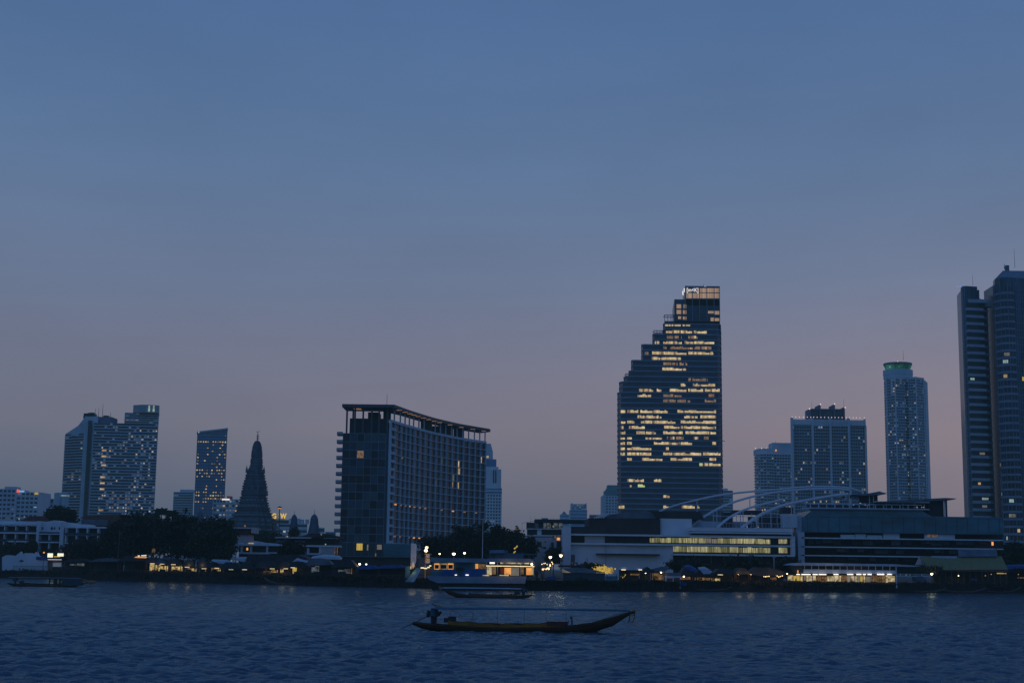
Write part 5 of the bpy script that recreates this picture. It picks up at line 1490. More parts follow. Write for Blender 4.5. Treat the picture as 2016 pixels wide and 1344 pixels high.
# ------------------------------------------------------------------ trees
def leaf_mesh(name, blobs, n, size, mat, parent, seed, droop=0.0):
    """blobs: (centre, rx, ry, rz); many small leaf faces through each volume, denser near its skin"""
    rs = np.random.RandomState(seed)
    vol = np.array([b[1] * b[2] * b[3] for b in blobs]) ** .8; vol /= vol.sum()
    idx = rs.choice(len(blobs), n, p=vol)
    C = np.array([list(b[0]) for b in blobs])[idx]; Rr = np.array([[b[1], b[2], b[3]] for b in blobs])[idx]
    d = rs.randn(n, 3); d /= np.linalg.norm(d, axis=1)[:, None]
    rad = rs.rand(n, 1) ** .28
    lump = 1 + .22 * np.sin(d[:, :1] * 7 + idx[:, None]) * np.sin(d[:, 2:] * 6 + 2 * idx[:, None]) + .14 * rs.randn(n, 1)
    c = C + d * rad * Rr * lump
    tw = rs.rand(n) < .16
    nt_ = 70; ti = rs.randint(0, nt_, n); td = rs.randn(nt_, 3); td[:, 2] = np.abs(td[:, 2]) * .8; td /= np.linalg.norm(td, axis=1)[:, None]
    tb = rs.choice(len(blobs), nt_, p=vol); TC = np.array([list(b_[0]) for b_ in blobs])[tb] + td * np.array([[b_[1], b_[2], b_[3]] for b_ in blobs])[tb] * (1.0 + .35 * rs.rand(nt_, 1))
    c = np.where(tw[:, None], TC[ti] + rs.randn(n, 3) * size * .9, c)
    a = rs.randn(n, 3); a /= np.linalg.norm(a, axis=1)[:, None]
    b = rs.randn(n, 3); b -= (a * b).sum(1)[:, None] * a; b /= np.linalg.norm(b, axis=1)[:, None]
    s = size * (.5 + rs.rand(n, 1))
    a = a * s; b = b * s * .55; a[:, 2] -= droop * s[:, 0]
    v = np.stack([c - a, c - b * .9, c + a, c + b * .9], 1).reshape(-1, 3)
    v -= np.array(parent_origin(parent))
    f = np.arange(4 * n).reshape(-1, 4)
    me = bpy.data.meshes.new(name); me.from_pydata(v.tolist(), [], f.tolist()); me.materials.append(MT[mat])
    o = bpy.data.objects.new(name, me); COL.objects.link(o); o.parent = parent
    return o

def tree(px, pyt, pyb, wpx, Y, label, mat='leaf_dark', n=2600, seed=0, group=None, lobes=9, size=.55, name='tree'):
    rs = random.Random(seed + int(px))
    zt = W(px, pyt, Y).z; zb = max(LAND, W(px, pyb, Y).z)
    p = W(px, (pyt + pyb) / 2, Y); x = p.x; hw = wpx * Y / FPX / 2; h = zt - zb
    t = thing(name, label, 'tree', (x, Y, LAND), group)
    tk = MB(); th = zb + h * .45
    tk.tube([(x, Y, LAND), (x + rs.uniform(-.4, .4), Y, (LAND + th) / 2), (x + rs.uniform(-.3, .3), Y, th)], max(.22, h * .035), 7, max(.12, h * .02))
    for k in range(5):
        a = 2 * PI * k / 5 + rs.random(); e = (x + math.cos(a) * hw * .6, Y + math.sin(a) * hw * .5, zb + h * rs.uniform(.55, .85))
        tk.tube([(x, Y, th - h * .12), ((x + e[0]) / 2, (Y + e[1]) / 2, th + h * .08), e], h * .02, 5, h * .006)
    tk.build('trunk', MT['bark'], t)
    blobs = []
    for k in range(lobes):
        a = 2 * PI * k / lobes + rs.uniform(-.3, .3); q = rs.uniform(.35, .62)
        r = hw * rs.uniform(.30, .46)
        blobs.append(((x + math.cos(a) * hw * q, Y + math.sin(a) * hw * q * .8, zb + h * (rs.uniform(.12, .40) if k % 2 else rs.uniform(.40, .68))), r * 1.1, r, min(r * rs.uniform(.7, 1.0), h * .32)))
    for k in range(4):
        r = hw * rs.uniform(.45, .6); zc = .25 + .14 * k
        blobs.append(((x + rs.uniform(-.2, .2) * hw, Y, zb + h * zc), r, r, h * .16))
    for k in range(3):
        r = hw * rs.uniform(.3, .42); rz = min(r, h * .26)
        blobs.append(((x + rs.uniform(-.3, .3) * hw, Y + rs.uniform(-.2, .2) * hw, zt - rz * rs.uniform(.95, 1.3)), r, r, rz))
    leaf_mesh('crown', blobs, int(n * 1.5), size, mat, t, seed + int(px), .2)
    return t

TR = 'trees along the far bank'
tree(119, 994, 1034, 72, 598, 'round dark tree standing above the guesthouse roof', n=2400, seed=1)
tree(30, 1070, 1090, 90, 550, 'low wide tree in front of the guesthouse left half', n=1500, seed=2, size=.5)
tree(62, 1062, 1085, 30, 550, 'small shrubby tree reaching the guesthouse first balcony', n=700, seed=3, size=.45)
tree(170, 1060, 1106, 110, 516, 'dark spreading tree hiding the guesthouse right wing', n=3200, seed=4)
tree(226, 1030, 1105, 60, 508, 'dark tree between the brown roof and the huge riverside trees', n=2400, seed=5)
tree(283, 1003, 1105, 120, 498, 'tallest leftmost tree of the huge dark riverside clump', n=5200, seed=6, lobes=12)
tree(352, 1009, 1100, 110, 480, 'tree in the middle of the huge dark riverside clump', n=4800, seed=7, lobes=12)
tree(412, 1018, 1105, 110, 474, 'broad rounded tree at the right end of the huge dark clump', 'leaf_mid', n=5200, seed=8, lobes=12)
tree(440, 1024, 1105, 62, 470, 'narrow leafy tree beside the pink flat roofed house', 'leaf_mid', n=2600, seed=9)
tree(520, 1046, 1072, 90, 620, 'low tree belt at the foot of the temple tower', 'leaf_mid', n=2200, seed=10)
tree(579, 1040, 1056, 22, 640, 'small round tree below the left small spire', n=600, seed=11)
tree(572, 1070, 1096, 50, 470, 'bushy dark tree in front of the two white villas', n=2200, seed=12)
tree(868, 1052, 1112, 84, 470, 'left dark tree beside the curved hotel foot', n=3600, seed=13, lobes=10)
tree(912, 1038, 1112, 92, 466, 'big dark tree in front of the curved hotel', 'leaf_dark', n=4600, seed=14, lobes=11)
tree(950, 1030, 1110, 34, 474, 'narrow upright tree behind the flag pole', 'leaf_mid', n=1600, seed=15)
tree(985, 1036, 1100, 62, 464, 'pointed dark tree right of the flag pole', n=3200, seed=16)
tree(1012, 1044, 1100, 60, 462, 'loose dark tree under the narrow upright sign', 'leaf_mid', n=2600, seed=17)
tree(1040, 1058, 1104, 44, 456, 'young tree in front of the white stepped house', n=1500, seed=18)
tree(1090, 1078, 1106, 34, 452, 'small dark tree next to the white complex pillar', n=1200, seed=19)
tree(1162, 1107, 1122, 60, 420, 'low bushy tree over the long grey shed', n=1100, seed=20, size=.4)
tree(1350, 1102, 1122, 90, 432, 'low dark tree before the complex undercroft, leftmost of two', n=1800, seed=21)
tree(1470, 1098, 1120, 90, 434, 'low dark tree before the complex undercroft, rightmost of two', n=1800, seed=22)
tree(1552, 1098, 1120, 46, 436, 'dark tree between white complex and glass fronted block', n=1300, seed=23)
tree(1998, 1068, 1118, 62, 478, 'dark tree at the right edge below the twin towers', n=3200, seed=24)
tree(1966, 1078, 1112, 36, 470, 'smaller dark tree behind the green tiled hall', n=1200, seed=25)
tree(1838, 1114, 1130, 40, 445, 'low bush tree at the green tiled hall left corner', n=900, seed=26, size=.4)

def palm(px, pyt, Y, label, seed, fan=False, spread=22, trunk_lean=0):
    rs = random.Random(seed)
    p = W(px, pyt + 12, Y); zt = p.z
    t = thing('palm_tree', label, 'palm', (p.x, Y, LAND))
    MB().tube([(p.x - trunk_lean, Y, LAND), (p.x - trunk_lean * .4, Y, (zt + LAND) / 2), (p.x, Y, zt)], .25, 7, .17).build('trunk', MT['bark'], t)
    Lf = spread * Y / FPX
    fr = MB()
    for k in range(11 if fan else 13):
        if fan: a = PI * (k + .5) / 11; dx, dz = math.cos(a), math.sin(a) + .1; dy = rs.uniform(-.15, .15)
        else: a = 2 * PI * k / 13; dx, dy, dz = math.cos(a), math.sin(a), rs.uniform(.25, .9)
        prev = None; L_ = Lf * rs.uniform(.8, 1.1)
        for i in range(6):
            u = i / 5; sag = (.35 if fan else .9) * u * u
            q = Vector((p.x + dx * L_ * u, Y + dy * L_ * u, zt + (dz * u - sag) * L_ * (1 if fan else .8)))
            w_ = (.55 if fan else .35) * math.sin(PI * min(1, u * .9 + .08)) + .03
            n = Vector((-dz, 0, dx)) * w_ if fan else Vector((-dy, dx, -.5)).normalized() * w_
            cur = (q - n, q + n)
            if prev: fr.quad(prev[0], cur[0], cur[1], prev[1])
            prev = cur
            if not fan and i:
                for sgn in (-1, 1):
                    tip = q + Vector((dx * .3, dy * .3, -.7)) * .9 + n * sgn * 2.2
                    fr.add([q, q + Vector((dx, dy, 0)) * .25, tip], [(0, 1, 2)])
    fr.build('fronds', MT['leaf_mid'], t)
palm(318, 1000, 490, 'fan shaped traveller palm on top of the huge dark clump', 1, True, 20)
palm(340, 1003, 482, 'second fan palm leaning right above the huge dark clump', 2, True, 17)
palm(266, 1020, 492, 'feathery palm at the left side of the huge dark clump', 3, False, 22)
palm(306, 1004, 488, 'pointed feather palm between the two fan palms', 4, False, 14)
palm(4, 1082, 545, 'drooping palm at the very left edge of the bank', 5, False, 16)
palm(1234, 1108, 418, 'small palm silhouette beside the glowing yellow market tree', 6, False, 9)

# scrub along the river wall
i_ = 0
for px0, px1 in ((-60, 120), (120, 330), (330, 560), (560, 800), (800, 1060), (1060, 1320), (1320, 1600), (1600, 1850), (1850, 2080)):
    blobs = []
    for k in range(26):
        px = px0 + (px1 - px0) * (k + rnd.random()) / 26; Y = BY(px) - .15
        p = W(px, 1130, Y); r = rnd.uniform(.5, 1.5)
        blobs.append(((p.x, Y - .1, LAND - rnd.uniform(-.2, .9)), r * 1.4, .5, r * .6))
    par = thing('hanging_scrub', 'dark scrub trailing over the river wall, stretch %s' % ['at the far left edge', 'behind the covered left longboat', 'below the yellow lit stalls', 'below the villas and hotel podium', 'below the white restaurant barge', 'below the long grey shed', 'below the string of round lamps', 'below the bright shop hall', 'below the green tiled hall'][i_], 'bushes', (blobs[0][0][0], blobs[0][0][1], LAND))
    leaf_mesh('leaves', blobs, 1500, .3, 'leaf_dark', par, 300 + i_, .4)['kind'] = 'stuff'
    i_ += 1

# ------------------------------------------------------------------ street lamps and bulbs
def lamp(px, py, Y, label, r=.34, arm=0.0, globe='bulb', group=None):
    p = W(px, py, Y)
    t = thing('street_lamp', label, 'lamp', (p.x - arm, Y, LAND), group)
    m = MB().tube([(p.x - arm, Y, LAND), (p.x - arm, Y, p.z + (.5 if arm else -.2))], .09, 6, .06)
    if arm: m.tube([(p.x - arm, Y, p.z + .5), (p.x, Y, p.z + .45)], .05, 5)
    m.build('pole', MT['steel_dark'], t)
    MB().lathe((p.x, Y), [(r * .5, p.z - r * .9), (r * .95, p.z - .1), (r, p.z + r * .3), (r * .4, p.z + r * .9), (.03, p.z + r)], 10).build('lamp_head', MT[globe], t, smooth=True)
    MB().lathe((p.x, Y), [(r * .9, p.z + r * .55), (r * .35, p.z + r * 1.2), (.04, p.z + r * 1.35)], 10).build('cap', MT['steel_dark'], t)
lamp(838.5, 1083, 402, 'bright lamp on the pier post left of the restaurant barge, lower of two', .42)
lamp(840, 1077, 403, 'bright lamp on the pier post left of the restaurant barge, upper of two', .36)
lamp(865.5, 1089.5, 420, 'small white lamp above the barge roof left end', .22)
lamp(893.5, 1089.5, 410, 'bright lamp above the barge cabin, biggest of the row', .40)
lamp(914.5, 1088, 415, 'warm lamp above the barge roof, right of the biggest one', .30)
lamp(1083.5, 1096, 420, 'round warm lamp left of the white pillar', .40)
lamp(1104, 1093, 425, 'bright lamp on a lit post touching the white pillar', .42)
for px, py, Y, r, lab in ((708.2, 1109.5, 425, .30, 'yellow flood lamp under the hotel podium, left of two'), (672, 1108, 452, .0, ''), (721, 1110, 424, .2, 'smaller flood lamp under the hotel podium, right of two'),
    (1271, 1126.5, 398, .24, 'hanging round lamp right of the glowing awning'), (1301.5, 1126, 400, .2, 'small white lamp over the two striped post huts'), (1346.3, 1134, 404, .22, 'round lamp right of the blue framed kiosk'),
    (1384, 1116, 412, .22, 'round lamp high beside the pale tilted awning'), (1453.5, 1129, 410, .20, 'round lamp in the dark market, leftmost of four'), (1478.3, 1129, 411, .22, 'round lamp in the dark market, second of four'),
    (1525.5, 1130, 412, .24, 'round lamp in the dark market, third of four'), (1549.5, 1128.8, 413, .18, 'round lamp in the dark market, rightmost of four'), (1834.5, 1129, 442, .34, 'bright lamp at the green tiled hall left corner'), (1887, 1132.5, 447, .14, 'tiny lamp under the green tiled hall')):
    if r: lamp(px, py, Y, lab, r)

def lightstring(pts, Y, label, mat='bulb_small', r=.13):
    a = W(*pts[0], Y)
    t = thing('light_string', label, 'lights', tuple(a))
    P_ = [W(x, y, Y + (k % 3) * .3) for k, (x, y) in enumerate(pts)]
    MB().tube([a] + P_, .025, 3).build('cable', MT['steel_dark'], t)
    for q in P_: MB().ball(q, r, n=6, m=4).build('bulb', MT[mat], t)
lightstring([(1067, 1110), (1071, 1108.5), (1074, 1108), (1077, 1110.5), (1081, 1117), (1083, 1110.5), (1086.5, 1106), (1088, 1109)], 400, 'string of tiny bulbs on the bare branches by the barge')
lightstring([(1068, 1120), (1070, 1120), (1072.5, 1119), (1075, 1119.5), (1078, 1118), (1080.5, 1119.5), (1083, 1113)], 399, 'lower cluster of yellow bulbs on the bare branches', 'bulb_small', .2)
lightstring([(1013, 1079), (1014.5, 1078), (1017, 1076), (1018, 1074.5), (1012, 1087), (1014, 1085)], 430, 'few yellow bulbs hanging in the tree above the barge roof', 'lit_yellow', .22)
lightstring([(1171, 1119.5), (1175, 1119), (1181, 1117), (1185, 1116.5), (1190, 1118), (1196, 1118), (1205, 1118), (1211, 1119)], 402, 'row of yellow bulbs along the glowing market tree', 'lit_yellow', .22)
lightstring([(1223, 1134), (1226, 1136), (1229, 1134), (1231, 1131)], 396, 'short bright string beside the palm silhouette', 'lit_yellow', .16)
lightstring([(1504, 1134), (1507, 1134.5), (1510, 1134), (1514, 1133.5)], 411, 'short row of bulbs in the dark market')
lightstring([(1530, 1133), (1533, 1135), (1536, 1134), (1540, 1133), (1546, 1130)], 412, 'swagged bulbs left of the bright shop hall')

# ------------------------------------------------------------------ market stalls, huts and sheds along the bank
def gable(mb, pp, Y, D):
    v = [W(a, b, Y) for a, b in pp]
    mb.profile([(q.x, q.z) for q in reversed(v)], Y, Y + D)

def stall(px0, px1, pr, pe, pb, label, roof='tin_dark', lit='lit_stall', seed=0, dy=2.0, D=6, posts=None, counter=True, tube=True, roofshape=None, litspan=None, name='market_stall', cat='stall', litfrac=(.12, .92), bank=None):
    """pr roof ridge, pe eave, pb floor line, all in survey rows"""
    rs = random.Random(seed + int(px0))
    Y = (bank or BY((px0 + px1) / 2)) + dy
    c = base((px0 + px1) / 2, Y + D / 2)
    t = thing(name, label, cat, c)
    m = MB(); w_ = px1 - px0
    shape = roofshape or [(px0 - 2, pe + 1.2), (px0 + w_ * rs.uniform(.15, .3), pr + rs.uniform(0, 1.2)), (px0 + w_ * .5, pr), (px0 + w_ * rs.uniform(.7, .85), pr + rs.uniform(.4, 2)), (px1 + 2, pe + .6), (px1 + 2, pe + 1.6), (px0 - 2, pe + 2.2)]
    gable(m, shape, Y - 1, D + 1)
    m.build('roof', MT[roof], t)
    zf = max(LAND, W((px0 + px1) / 2, pb, Y).z)
    m = MB(); x0, x1 = W(px0, pb, Y).x, W(px1, pb, Y).x
    m.box(x0, x1, Y + .1, Y + D, min(LAND, zf - .6), zf); m.build('floor', MT['wood_dark'], t)
    np_ = posts or max(2, int((x1 - x0) / 3.2) + 1)
    for k in range(np_):
        x = x0 + .15 + (x1 - x0 - .3) * k / (np_ - 1)
        MB().box(x - .1, x + .1, Y, Y + .2, min(LAND, zf), W((px0 + px1) / 2, pe, Y).z + .2).build('post', MT['wood_dark'], t)
    ze = W((px0 + px1) / 2, pe + 1.5, Y).z
    m = MB(); m.box(x0, x1, Y + D - .2, Y + D, zf, ze + .5); m.build('back_wall', MT['dark_wall'], t)
    if lit:
        # goods as emissive panels with gaps; stall lamplight is put into their colour
        l0, l1 = litspan or (px0 + 1, px1 - 1)
        a, b = W(l0, pb, Y).x, W(l1, pb, Y).x
        x = a
        while x < b - .4:
            wd = min(b - x, rs.uniform(1.0, 3.4))
            lo = zf + (ze - zf) * litfrac[0] + rs.uniform(0, .5); hi = zf + (ze - zf) * litfrac[1] - rs.uniform(0, .8)
            if rs.random() < .86 and hi > lo + .3:
                y_ = Y + D - rs.uniform(.5, 2.5)
                MB().box(x, x + wd - .12, y_, y_ + .15, lo, hi).build('glowing_goods', MT[lit if rs.random() < .75 else 'lit_stall_dim'], t)
            x += wd
        if tube:
            for k in range(max(1, int((b - a) / 4))):
                xx = a + (b - a) * (k + rs.uniform(.25, .75)) / max(1, int((b - a) / 4))
                MB().box(xx - .7, xx + .7, Y + 1.2, Y + 1.34, ze - .25, ze - .12).build('lamp', MT['tube_cream'], t)
    if counter:
        for k in range(max(1, int((x1 - x0) / 5))):
            xx = x0 + (x1 - x0) * (k + .2 + .3 * rs.random()) / max(1, int((x1 - x0) / 5))
            MB().box(xx, xx + rs.uniform(1.2, 2.4), Y + .4, Y + 1.2, zf, zf + .85).build('counter', MT['wood_dark'], t)
        m = MB(); m.box(x0, x1, Y - .05, Y, zf + .85, zf + .95)
        k = x0
        while k < x1: m.box(k, k + .06, Y - .05, Y, zf, zf + .9); k += .5
        m.build('railing', MT['steel_dark'], t)
    return t
# left pavilion and stalls
stall(177, 233, 1098, 1103, 1126, 'low pavilion with a curved dark roof and glinting glass doors at left', 'tin_grey', 'lit_stall_dim', 1, tube=False, litspan=(186, 204))
stall(235, 286, 1093, 1102, 1128, 'thatched dark stall under the orange lit rooftop sign', 'tin_dark', None, 2)
stall(287, 312, 1097, 1106, 1127, 'yellow lit stall, leftmost of the glowing market row', 'tin_dark', 'lit_stall', 3)
stall(308, 328, 1098, 1107, 1126, 'brightest yellow stall with strip lights under a blue grey roof', 'tin_grey', 'lit_stall', 4)
stall(330, 356, 1099, 1108, 1126, 'open stall of orange goods with a slanted tin awning', 'tin_dark', 'lit_stall', 5)
stall(359, 384, 1102, 1113, 1126, 'low glowing stall left of the thin grey post', 'tin_dark', 'lit_stall', 6)
stall(387, 408, 1103, 1116, 1126, 'small lit stall just right of the thin grey post', 'tin_dark', 'lit_stall', 7)
stall(409, 432, 1105, 1115, 1126, 'dark roofed stall with a broken row of yellow lights', 'tin_dark', 'lit_stall', 8)
stall(434, 470, 1106, 1118, 1127, 'dim stall beneath the two white awnings', 'tin_dark', 'lit_stall_dim', 9, litspan=(448, 464))
stall(472, 500, 1106, 1118, 1129, 'stall with two pale yellow lit doorways', 'tin_dark', 'lit_stall_dim', 10, litspan=(474, 489))
stall(502, 545, 1104, 1116, 1131, 'wide stall with cream lit backdrop behind the moored crescent boat', 'tin_dark', 'lit_stall', 11, litspan=(514, 544))
stall(546, 568, 1106, 1116, 1132, 'orange lit stall with hanging goods above the crescent boat', 'tin_dark', 'lit_stall', 12)
stall(569, 605, 1104, 1114, 1131, 'green and yellow lit kiosk at the market row right end', 'tin_dark', 'lit_yellow', 13, litspan=(571, 580))
stall(606, 652, 1098, 1110, 1131, 'wide grey roofed shop with cold white window displays', 'tin_grey', 'lit_grey', 14, tube=False, litspan=(608, 640))
stall(654, 700, 1101, 1114, 1131, 'grey roofed riverside shop with bluish white display windows', 'tin_dark', 'lit_grey', 15, tube=False, litspan=(662, 690))
stall(702, 742, 1112, 1118, 1138, 'low open jetty shelter under the hotel podium', 'tarp_blue', None, 16)
stall(743, 802, 1111, 1116, 1139, 'blue canopied jetty with a long white floor edge', 'tarp_blue', 'lit_grey', 17, tube=False, litspan=(748, 760), litfrac=(.4, .6))
m = W(375, 1100, BY(375) + 1)
def upright(px, y0, y1, Y, label, r=.14, mat='steel', name='post', cat='post'):
    p = W(px, y1, Y); q = W(px, y0, Y)
    t = thing(name, label, cat, (p.x, Y, max(LAND, p.z)))
    MB().tube([(p.x, Y, max(LAND, p.z)), (p.x, Y, q.z)], r, 6).build('shaft', MT[mat], t)
    MB().ball((p.x, Y, q.z), r * 1.5, n=6, m=4).build('cap', MT[mat], t)
upright(385.5, 1104, 1126, BY(385) + .5, 'thin grey post between the low glowing stalls', .12)
upright(458.5, 1092, 1108, BY(458) + 2, 'short white post standing between the two white awnings', .14, 'white_trim')
upright(231.5, 1045, 1125, BY(231) + 5, 'tall slender pole left of the huge tree clump', .1, 'steel_dark')
# orange rooftop sign
t = thing('rooftop_sign', 'orange lit flat sign on the thatched stall roof', 'sign', tuple(W(279, 1097, BY(279) + 3)))
Y = BY(279) + 3
m = MB(); m.quad(*[tuple(W(a, b, Y)) for a, b in ((264, 1097), (287, 1098), (290, 1095.5), (268, 1094.5))]); m.build('panel', MT['lit_orange'], t)
m = MB(); m.quad(*[tuple(W(a, b, Y - .2)) for a, b in ((277, 1093.8), (287, 1094), (289, 1091.8), (279, 1092.2))]); m.quad(*RQ(271.5, 275, 1092.5, 1094.5, Y - .2)); m.build('lamp', MT['sign_box'], t)
m = MB(); m.quad(*RQ(299, 305.5, 1079.5, 1087, Y + 4)); 
t2 = thing('lit_window_box', 'small orange lit box in the trees above the yellow stalls', 'lantern', tuple(W(302, 1087, Y + 4)))
m.build('pane', MT['lit_stall_dim'], t2)
def awning(pts, Y, D, label, mat='awning_white'):
    v = [W(a, b, Y) for a, b in pts]
    t = thing('awning', label, 'awning', (v[0].x, Y, v[0].z))
    mb = MB(); n = len(v)
    mb.add([(q.x, Y, q.z) for q in v] + [(q.x, Y + D, q.z + .5) for q in v], [tuple(range(n)), tuple(range(2 * n - 1, n - 1, -1))] + [(i, n + i, n + (i + 1) % n, (i + 1) % n) for i in range(n)])
    mb.build('cloth', MT[mat], t)
    for q in (v[0], v[len(v) // 2]): MB().tube([(q.x, Y + .1, LAND), (q.x, Y + .1, q.z)], .05, 4).build('support', MT['steel_dark'], t)
awning([(416, 1103.5), (432, 1104), (446, 1104.3), (455, 1109), (446, 1110), (430, 1108)], BY(435) + 1, 2, 'white drooping awning left of the short white post')
awning([(464, 1099), (488, 1098.5), (487, 1105), (478, 1105.5), (466, 1102.5)], BY(475) + 3, 2, 'white banner like awning right of the short white post')
awning([(572, 1109), (582, 1101), (592, 1104), (605, 1106.5), (590, 1108.5)], BY(590) + 1.5, 3, 'pale peaked awning over the green and yellow kiosk')
awning([(612, 1098), (636, 1094), (665, 1096), (672, 1101), (640, 1100)], BY(640) + 4, 3, 'long pale tin awning in front of the pink side wall', 'tower_pale')
awning([(322, 1098), (336, 1101), (334, 1103), (318, 1099.5)], BY(328) + 1, 2, 'short blue grey awning among the yellow stalls', 'tin_grey')
# big dark hall roof behind the stalls
t = thing('market_hall', 'broad dark roofed hall between the stalls and the white villas', 'building', base(550, BY(550) + 14))
Y = BY(550) + 12
m = MB(); gable(m, [(480, 1112), (488, 1091), (585, 1091), (604, 1097), (612, 1112)], Y, 18); m.build('roof', MT['tin_dark'], t)
m = MB(); R(m, 484, 606, 1108, 1126, Y + 2, 14, grow=2); m.build('wall', MT['dark_wall'], t)
# little temple yard at far left
Y = BY(40) + 5
t = thing('garden_wall', 'low white temple wall with curved tops at far left', 'wall', base(40, Y))
m = MB(); gable(m, [(4, 1122), (4, 1096), (12, 1092), (22, 1092.5), (31, 1093.5), (35, 1090), (41, 1085), (44, 1090), (48, 1092), (48, 1088), (63, 1088), (64, 1092), (70, 1086.5), (74, 1086), (76, 1093), (92, 1100), (92, 1122)], Y, 1.2)
m.build('wall', MT['white_wall'], t)
m = MB(); R(m, 71, 93, 1095, 1101.5, Y - .4, .5); m.build('blue_panel', MT['tarp_blue'], t)
Y = BY(110) + 4
t = thing('kiosk', 'small kiosk topped by two glowing white light boxes at left', 'kiosk', base(108, Y))
m = MB(); R(m, 92, 123, 1101, 1104, Y, 5); m.build('roof', MT['tin_dark'], t)
m = MB(); R(m, 103, 121, 1106, 1115, Y + 1, 4); m.build('wall', MT['white_wall'], t)
m = MB(); R(m, 94, 103, 1104, 1125, Y + .5, .3); R(m, 121, 123, 1104, 1125, Y + .5, .3); m.build('posts', MT['dark_wall'], t)
for a, b in ((93.5, 103.5), (113, 124.5)):
    m = MB(); R(m, a, b, 1088.5, 1096.5 if a < 100 else 1094.5, Y - .3, .4); m.build('light_box', MT['sign_box'], t)
m = MB(); R(m, 94, 121, 1100.3, 1101.3, Y - .5, .15); m.build('strip_light', MT['sign_pink'], t)
m = MB(); R(m, 106, 118, 1094.5, 1095.7, Y - .4, .2); m.build('strip_light', MT['sign_yellow'], t)
lamp(86.5, 1086.8, BY(86) + 3, 'orange garden lamp on the white temple wall', .3, globe='lit_orange')
stall(124, 176, 1099, 1104, 1124, 'dark open shed with pale blue tarpaulins at left', 'tin_dark', 'lit_grey', 18, tube=False, litspan=(128, 172), litfrac=(.5, .85), counter=False)
t = thing('fence', 'low iron fence along the white temple wall', 'fence', base(60, BY(60) + 1))
m = MB(); Y = BY(60) + 1
k = 26.0
while k < 100: R(m, k - .2, k + .2, 1113.5 + (k - 60) * .0124, 1121, Y, .06, grow=.5); k += 2.2
R(m, 26, 100, 1113.6, 1114.2, Y, .06); m.build('rails', MT['steel_dark'], t)
t = thing('parasol', 'closed dark parasol in front of the white temple wall', 'parasol', base(42, BY(42) + 2))
Y = BY(42) + 2; p = W(42, 1103, Y); MB().tube([(p.x, Y, LAND), (p.x, Y, p.z + .3)], .05, 5).build('pole', MT['steel_dark'], t)
MB().lathe((p.x, Y), [(1.1, p.z - .35), (.7, p.z), (.05, p.z + .35)], 10).build('canopy', MT['leaf_mid'], t)

# pier: blue gangway and tall white sign board
Y = 404
t = thing('sign_board', 'tall white upright sign board lit orange from its foot', 'sign', base(814, Y + 4))
m = MB(); v = [W(a, b, Y + 4) for a, b in ((808, 1117), (809.5, 1068), (820, 1070), (819, 1104), (816, 1112))]
m.profile([(q.x, q.z) for q in v], Y + 4, Y + 4.5); m.build('panel', MT['white_wall'], t)
m = MB(); R(m, 808.5, 809.5, 1117, 1125, Y + 4.2, .3, grow=2); R(m, 817, 818, 1112, 1125, Y + 4.2, .3, grow=2); m.build('posts', MT['steel_dark'], t)
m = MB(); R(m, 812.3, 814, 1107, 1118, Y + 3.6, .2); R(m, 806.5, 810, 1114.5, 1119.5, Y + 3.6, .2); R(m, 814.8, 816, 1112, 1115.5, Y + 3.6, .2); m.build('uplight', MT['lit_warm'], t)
t = thing('gangway', 'sloping blue sided gangway running down to the river', 'gangway', base(818, Y - 4))
m = MB(); v = [W(a, b, Y) for a, b in ((801, 1143), (820, 1117), (830, 1119), (815, 1144))]
m.add([(v[0].x, Y - 6, v[0].z), (v[1].x, Y, v[1].z), (v[2].x, Y, v[2].z), (v[3].x, Y - 6, v[3].z)] + [(v[0].x, Y - 6, v[0].z - .3), (v[1].x, Y, v[1].z - .3), (v[2].x, Y, v[2].z - .3), (v[3].x, Y - 6, v[3].z - .3)], [(0, 1, 2, 3), (7, 6, 5, 4), (0, 3, 7, 4), (3, 2, 6, 7), (2, 1, 5, 6), (1, 0, 4, 5)]); m.build('walkway', MT['boat_teal'], t)
m = MB(); v = [W(a, b, Y - .5) for a, b in ((812, 1144), (826, 1121), (830.5, 1122), (818, 1144.5))]; m.profile([(q.x, q.z) for q in v], Y - 6.3, Y - 6.1); m.build('side_rail', MT['tower_pale'], t)
m = MB(); p = W(803, 1125, Y); m.box(p.x - .6, p.x + .6, Y - 1, Y, LAND, p.z + 1.5); m.build('pier_post', MT['boat_teal'], t)

# ------------------------------------------------------------------ floating restaurant barge
Y = 373
t = thing('restaurant_barge', 'white floating restaurant with blue tarpaulins and a brightly lit right cabin', 'barge', (W(960, 1150, Y).x, Y, 0))
m = MB(); v = [W(a, b, Y) for a, b in ((838, 1133), (1036, 1134), (1034, 1148), (862, 1147), (846, 1141))]
m.profile([(q.x, q.z) for q in reversed(v)], Y, Y + 9); v = [W(a, b, Y) for a, b in ((846, 1140), (1034, 1146), (1030, 1162), (850, 1160))]; m.build('hull', MT['barge_white'], t)
MB().profile([(q.x, max(-1.2, q.z)) for q in reversed(v)], Y + .4, Y + 8.6).build('float', MT['quay'], t)
m = MB(); R(m, 848, 957, 1098.3, 1106, Y + 1, 8); m.build('roof', MT['barge_white'], t)
m = MB(); R(m, 851, 957, 1106, 1134, Y + 3, 5); m.build('cabin_wall', MT['boat_teal'], t)
for a, b in ((855, 865), (866.5, 880), (881.5, 892.5)):
    fr = MB(); R(fr, a, b, 1108.3, 1120, Y + 2.6, .3); f_ = fr.build('window', MT['lit_orange' if a != 866.5 else 'lit_office_dim'], t)
    g_ = MB(); R(g_, a + 1, b - 1, 1111, 1118.8, Y + 2.4, .15); sub(g_.build('pane', MT['glass_black'], t), t)
m = MB(); R(m, 936, 941.5, 1109.5, 1118.5, Y + 2.6, .3); m.build('window', MT['lit_orange'], t)
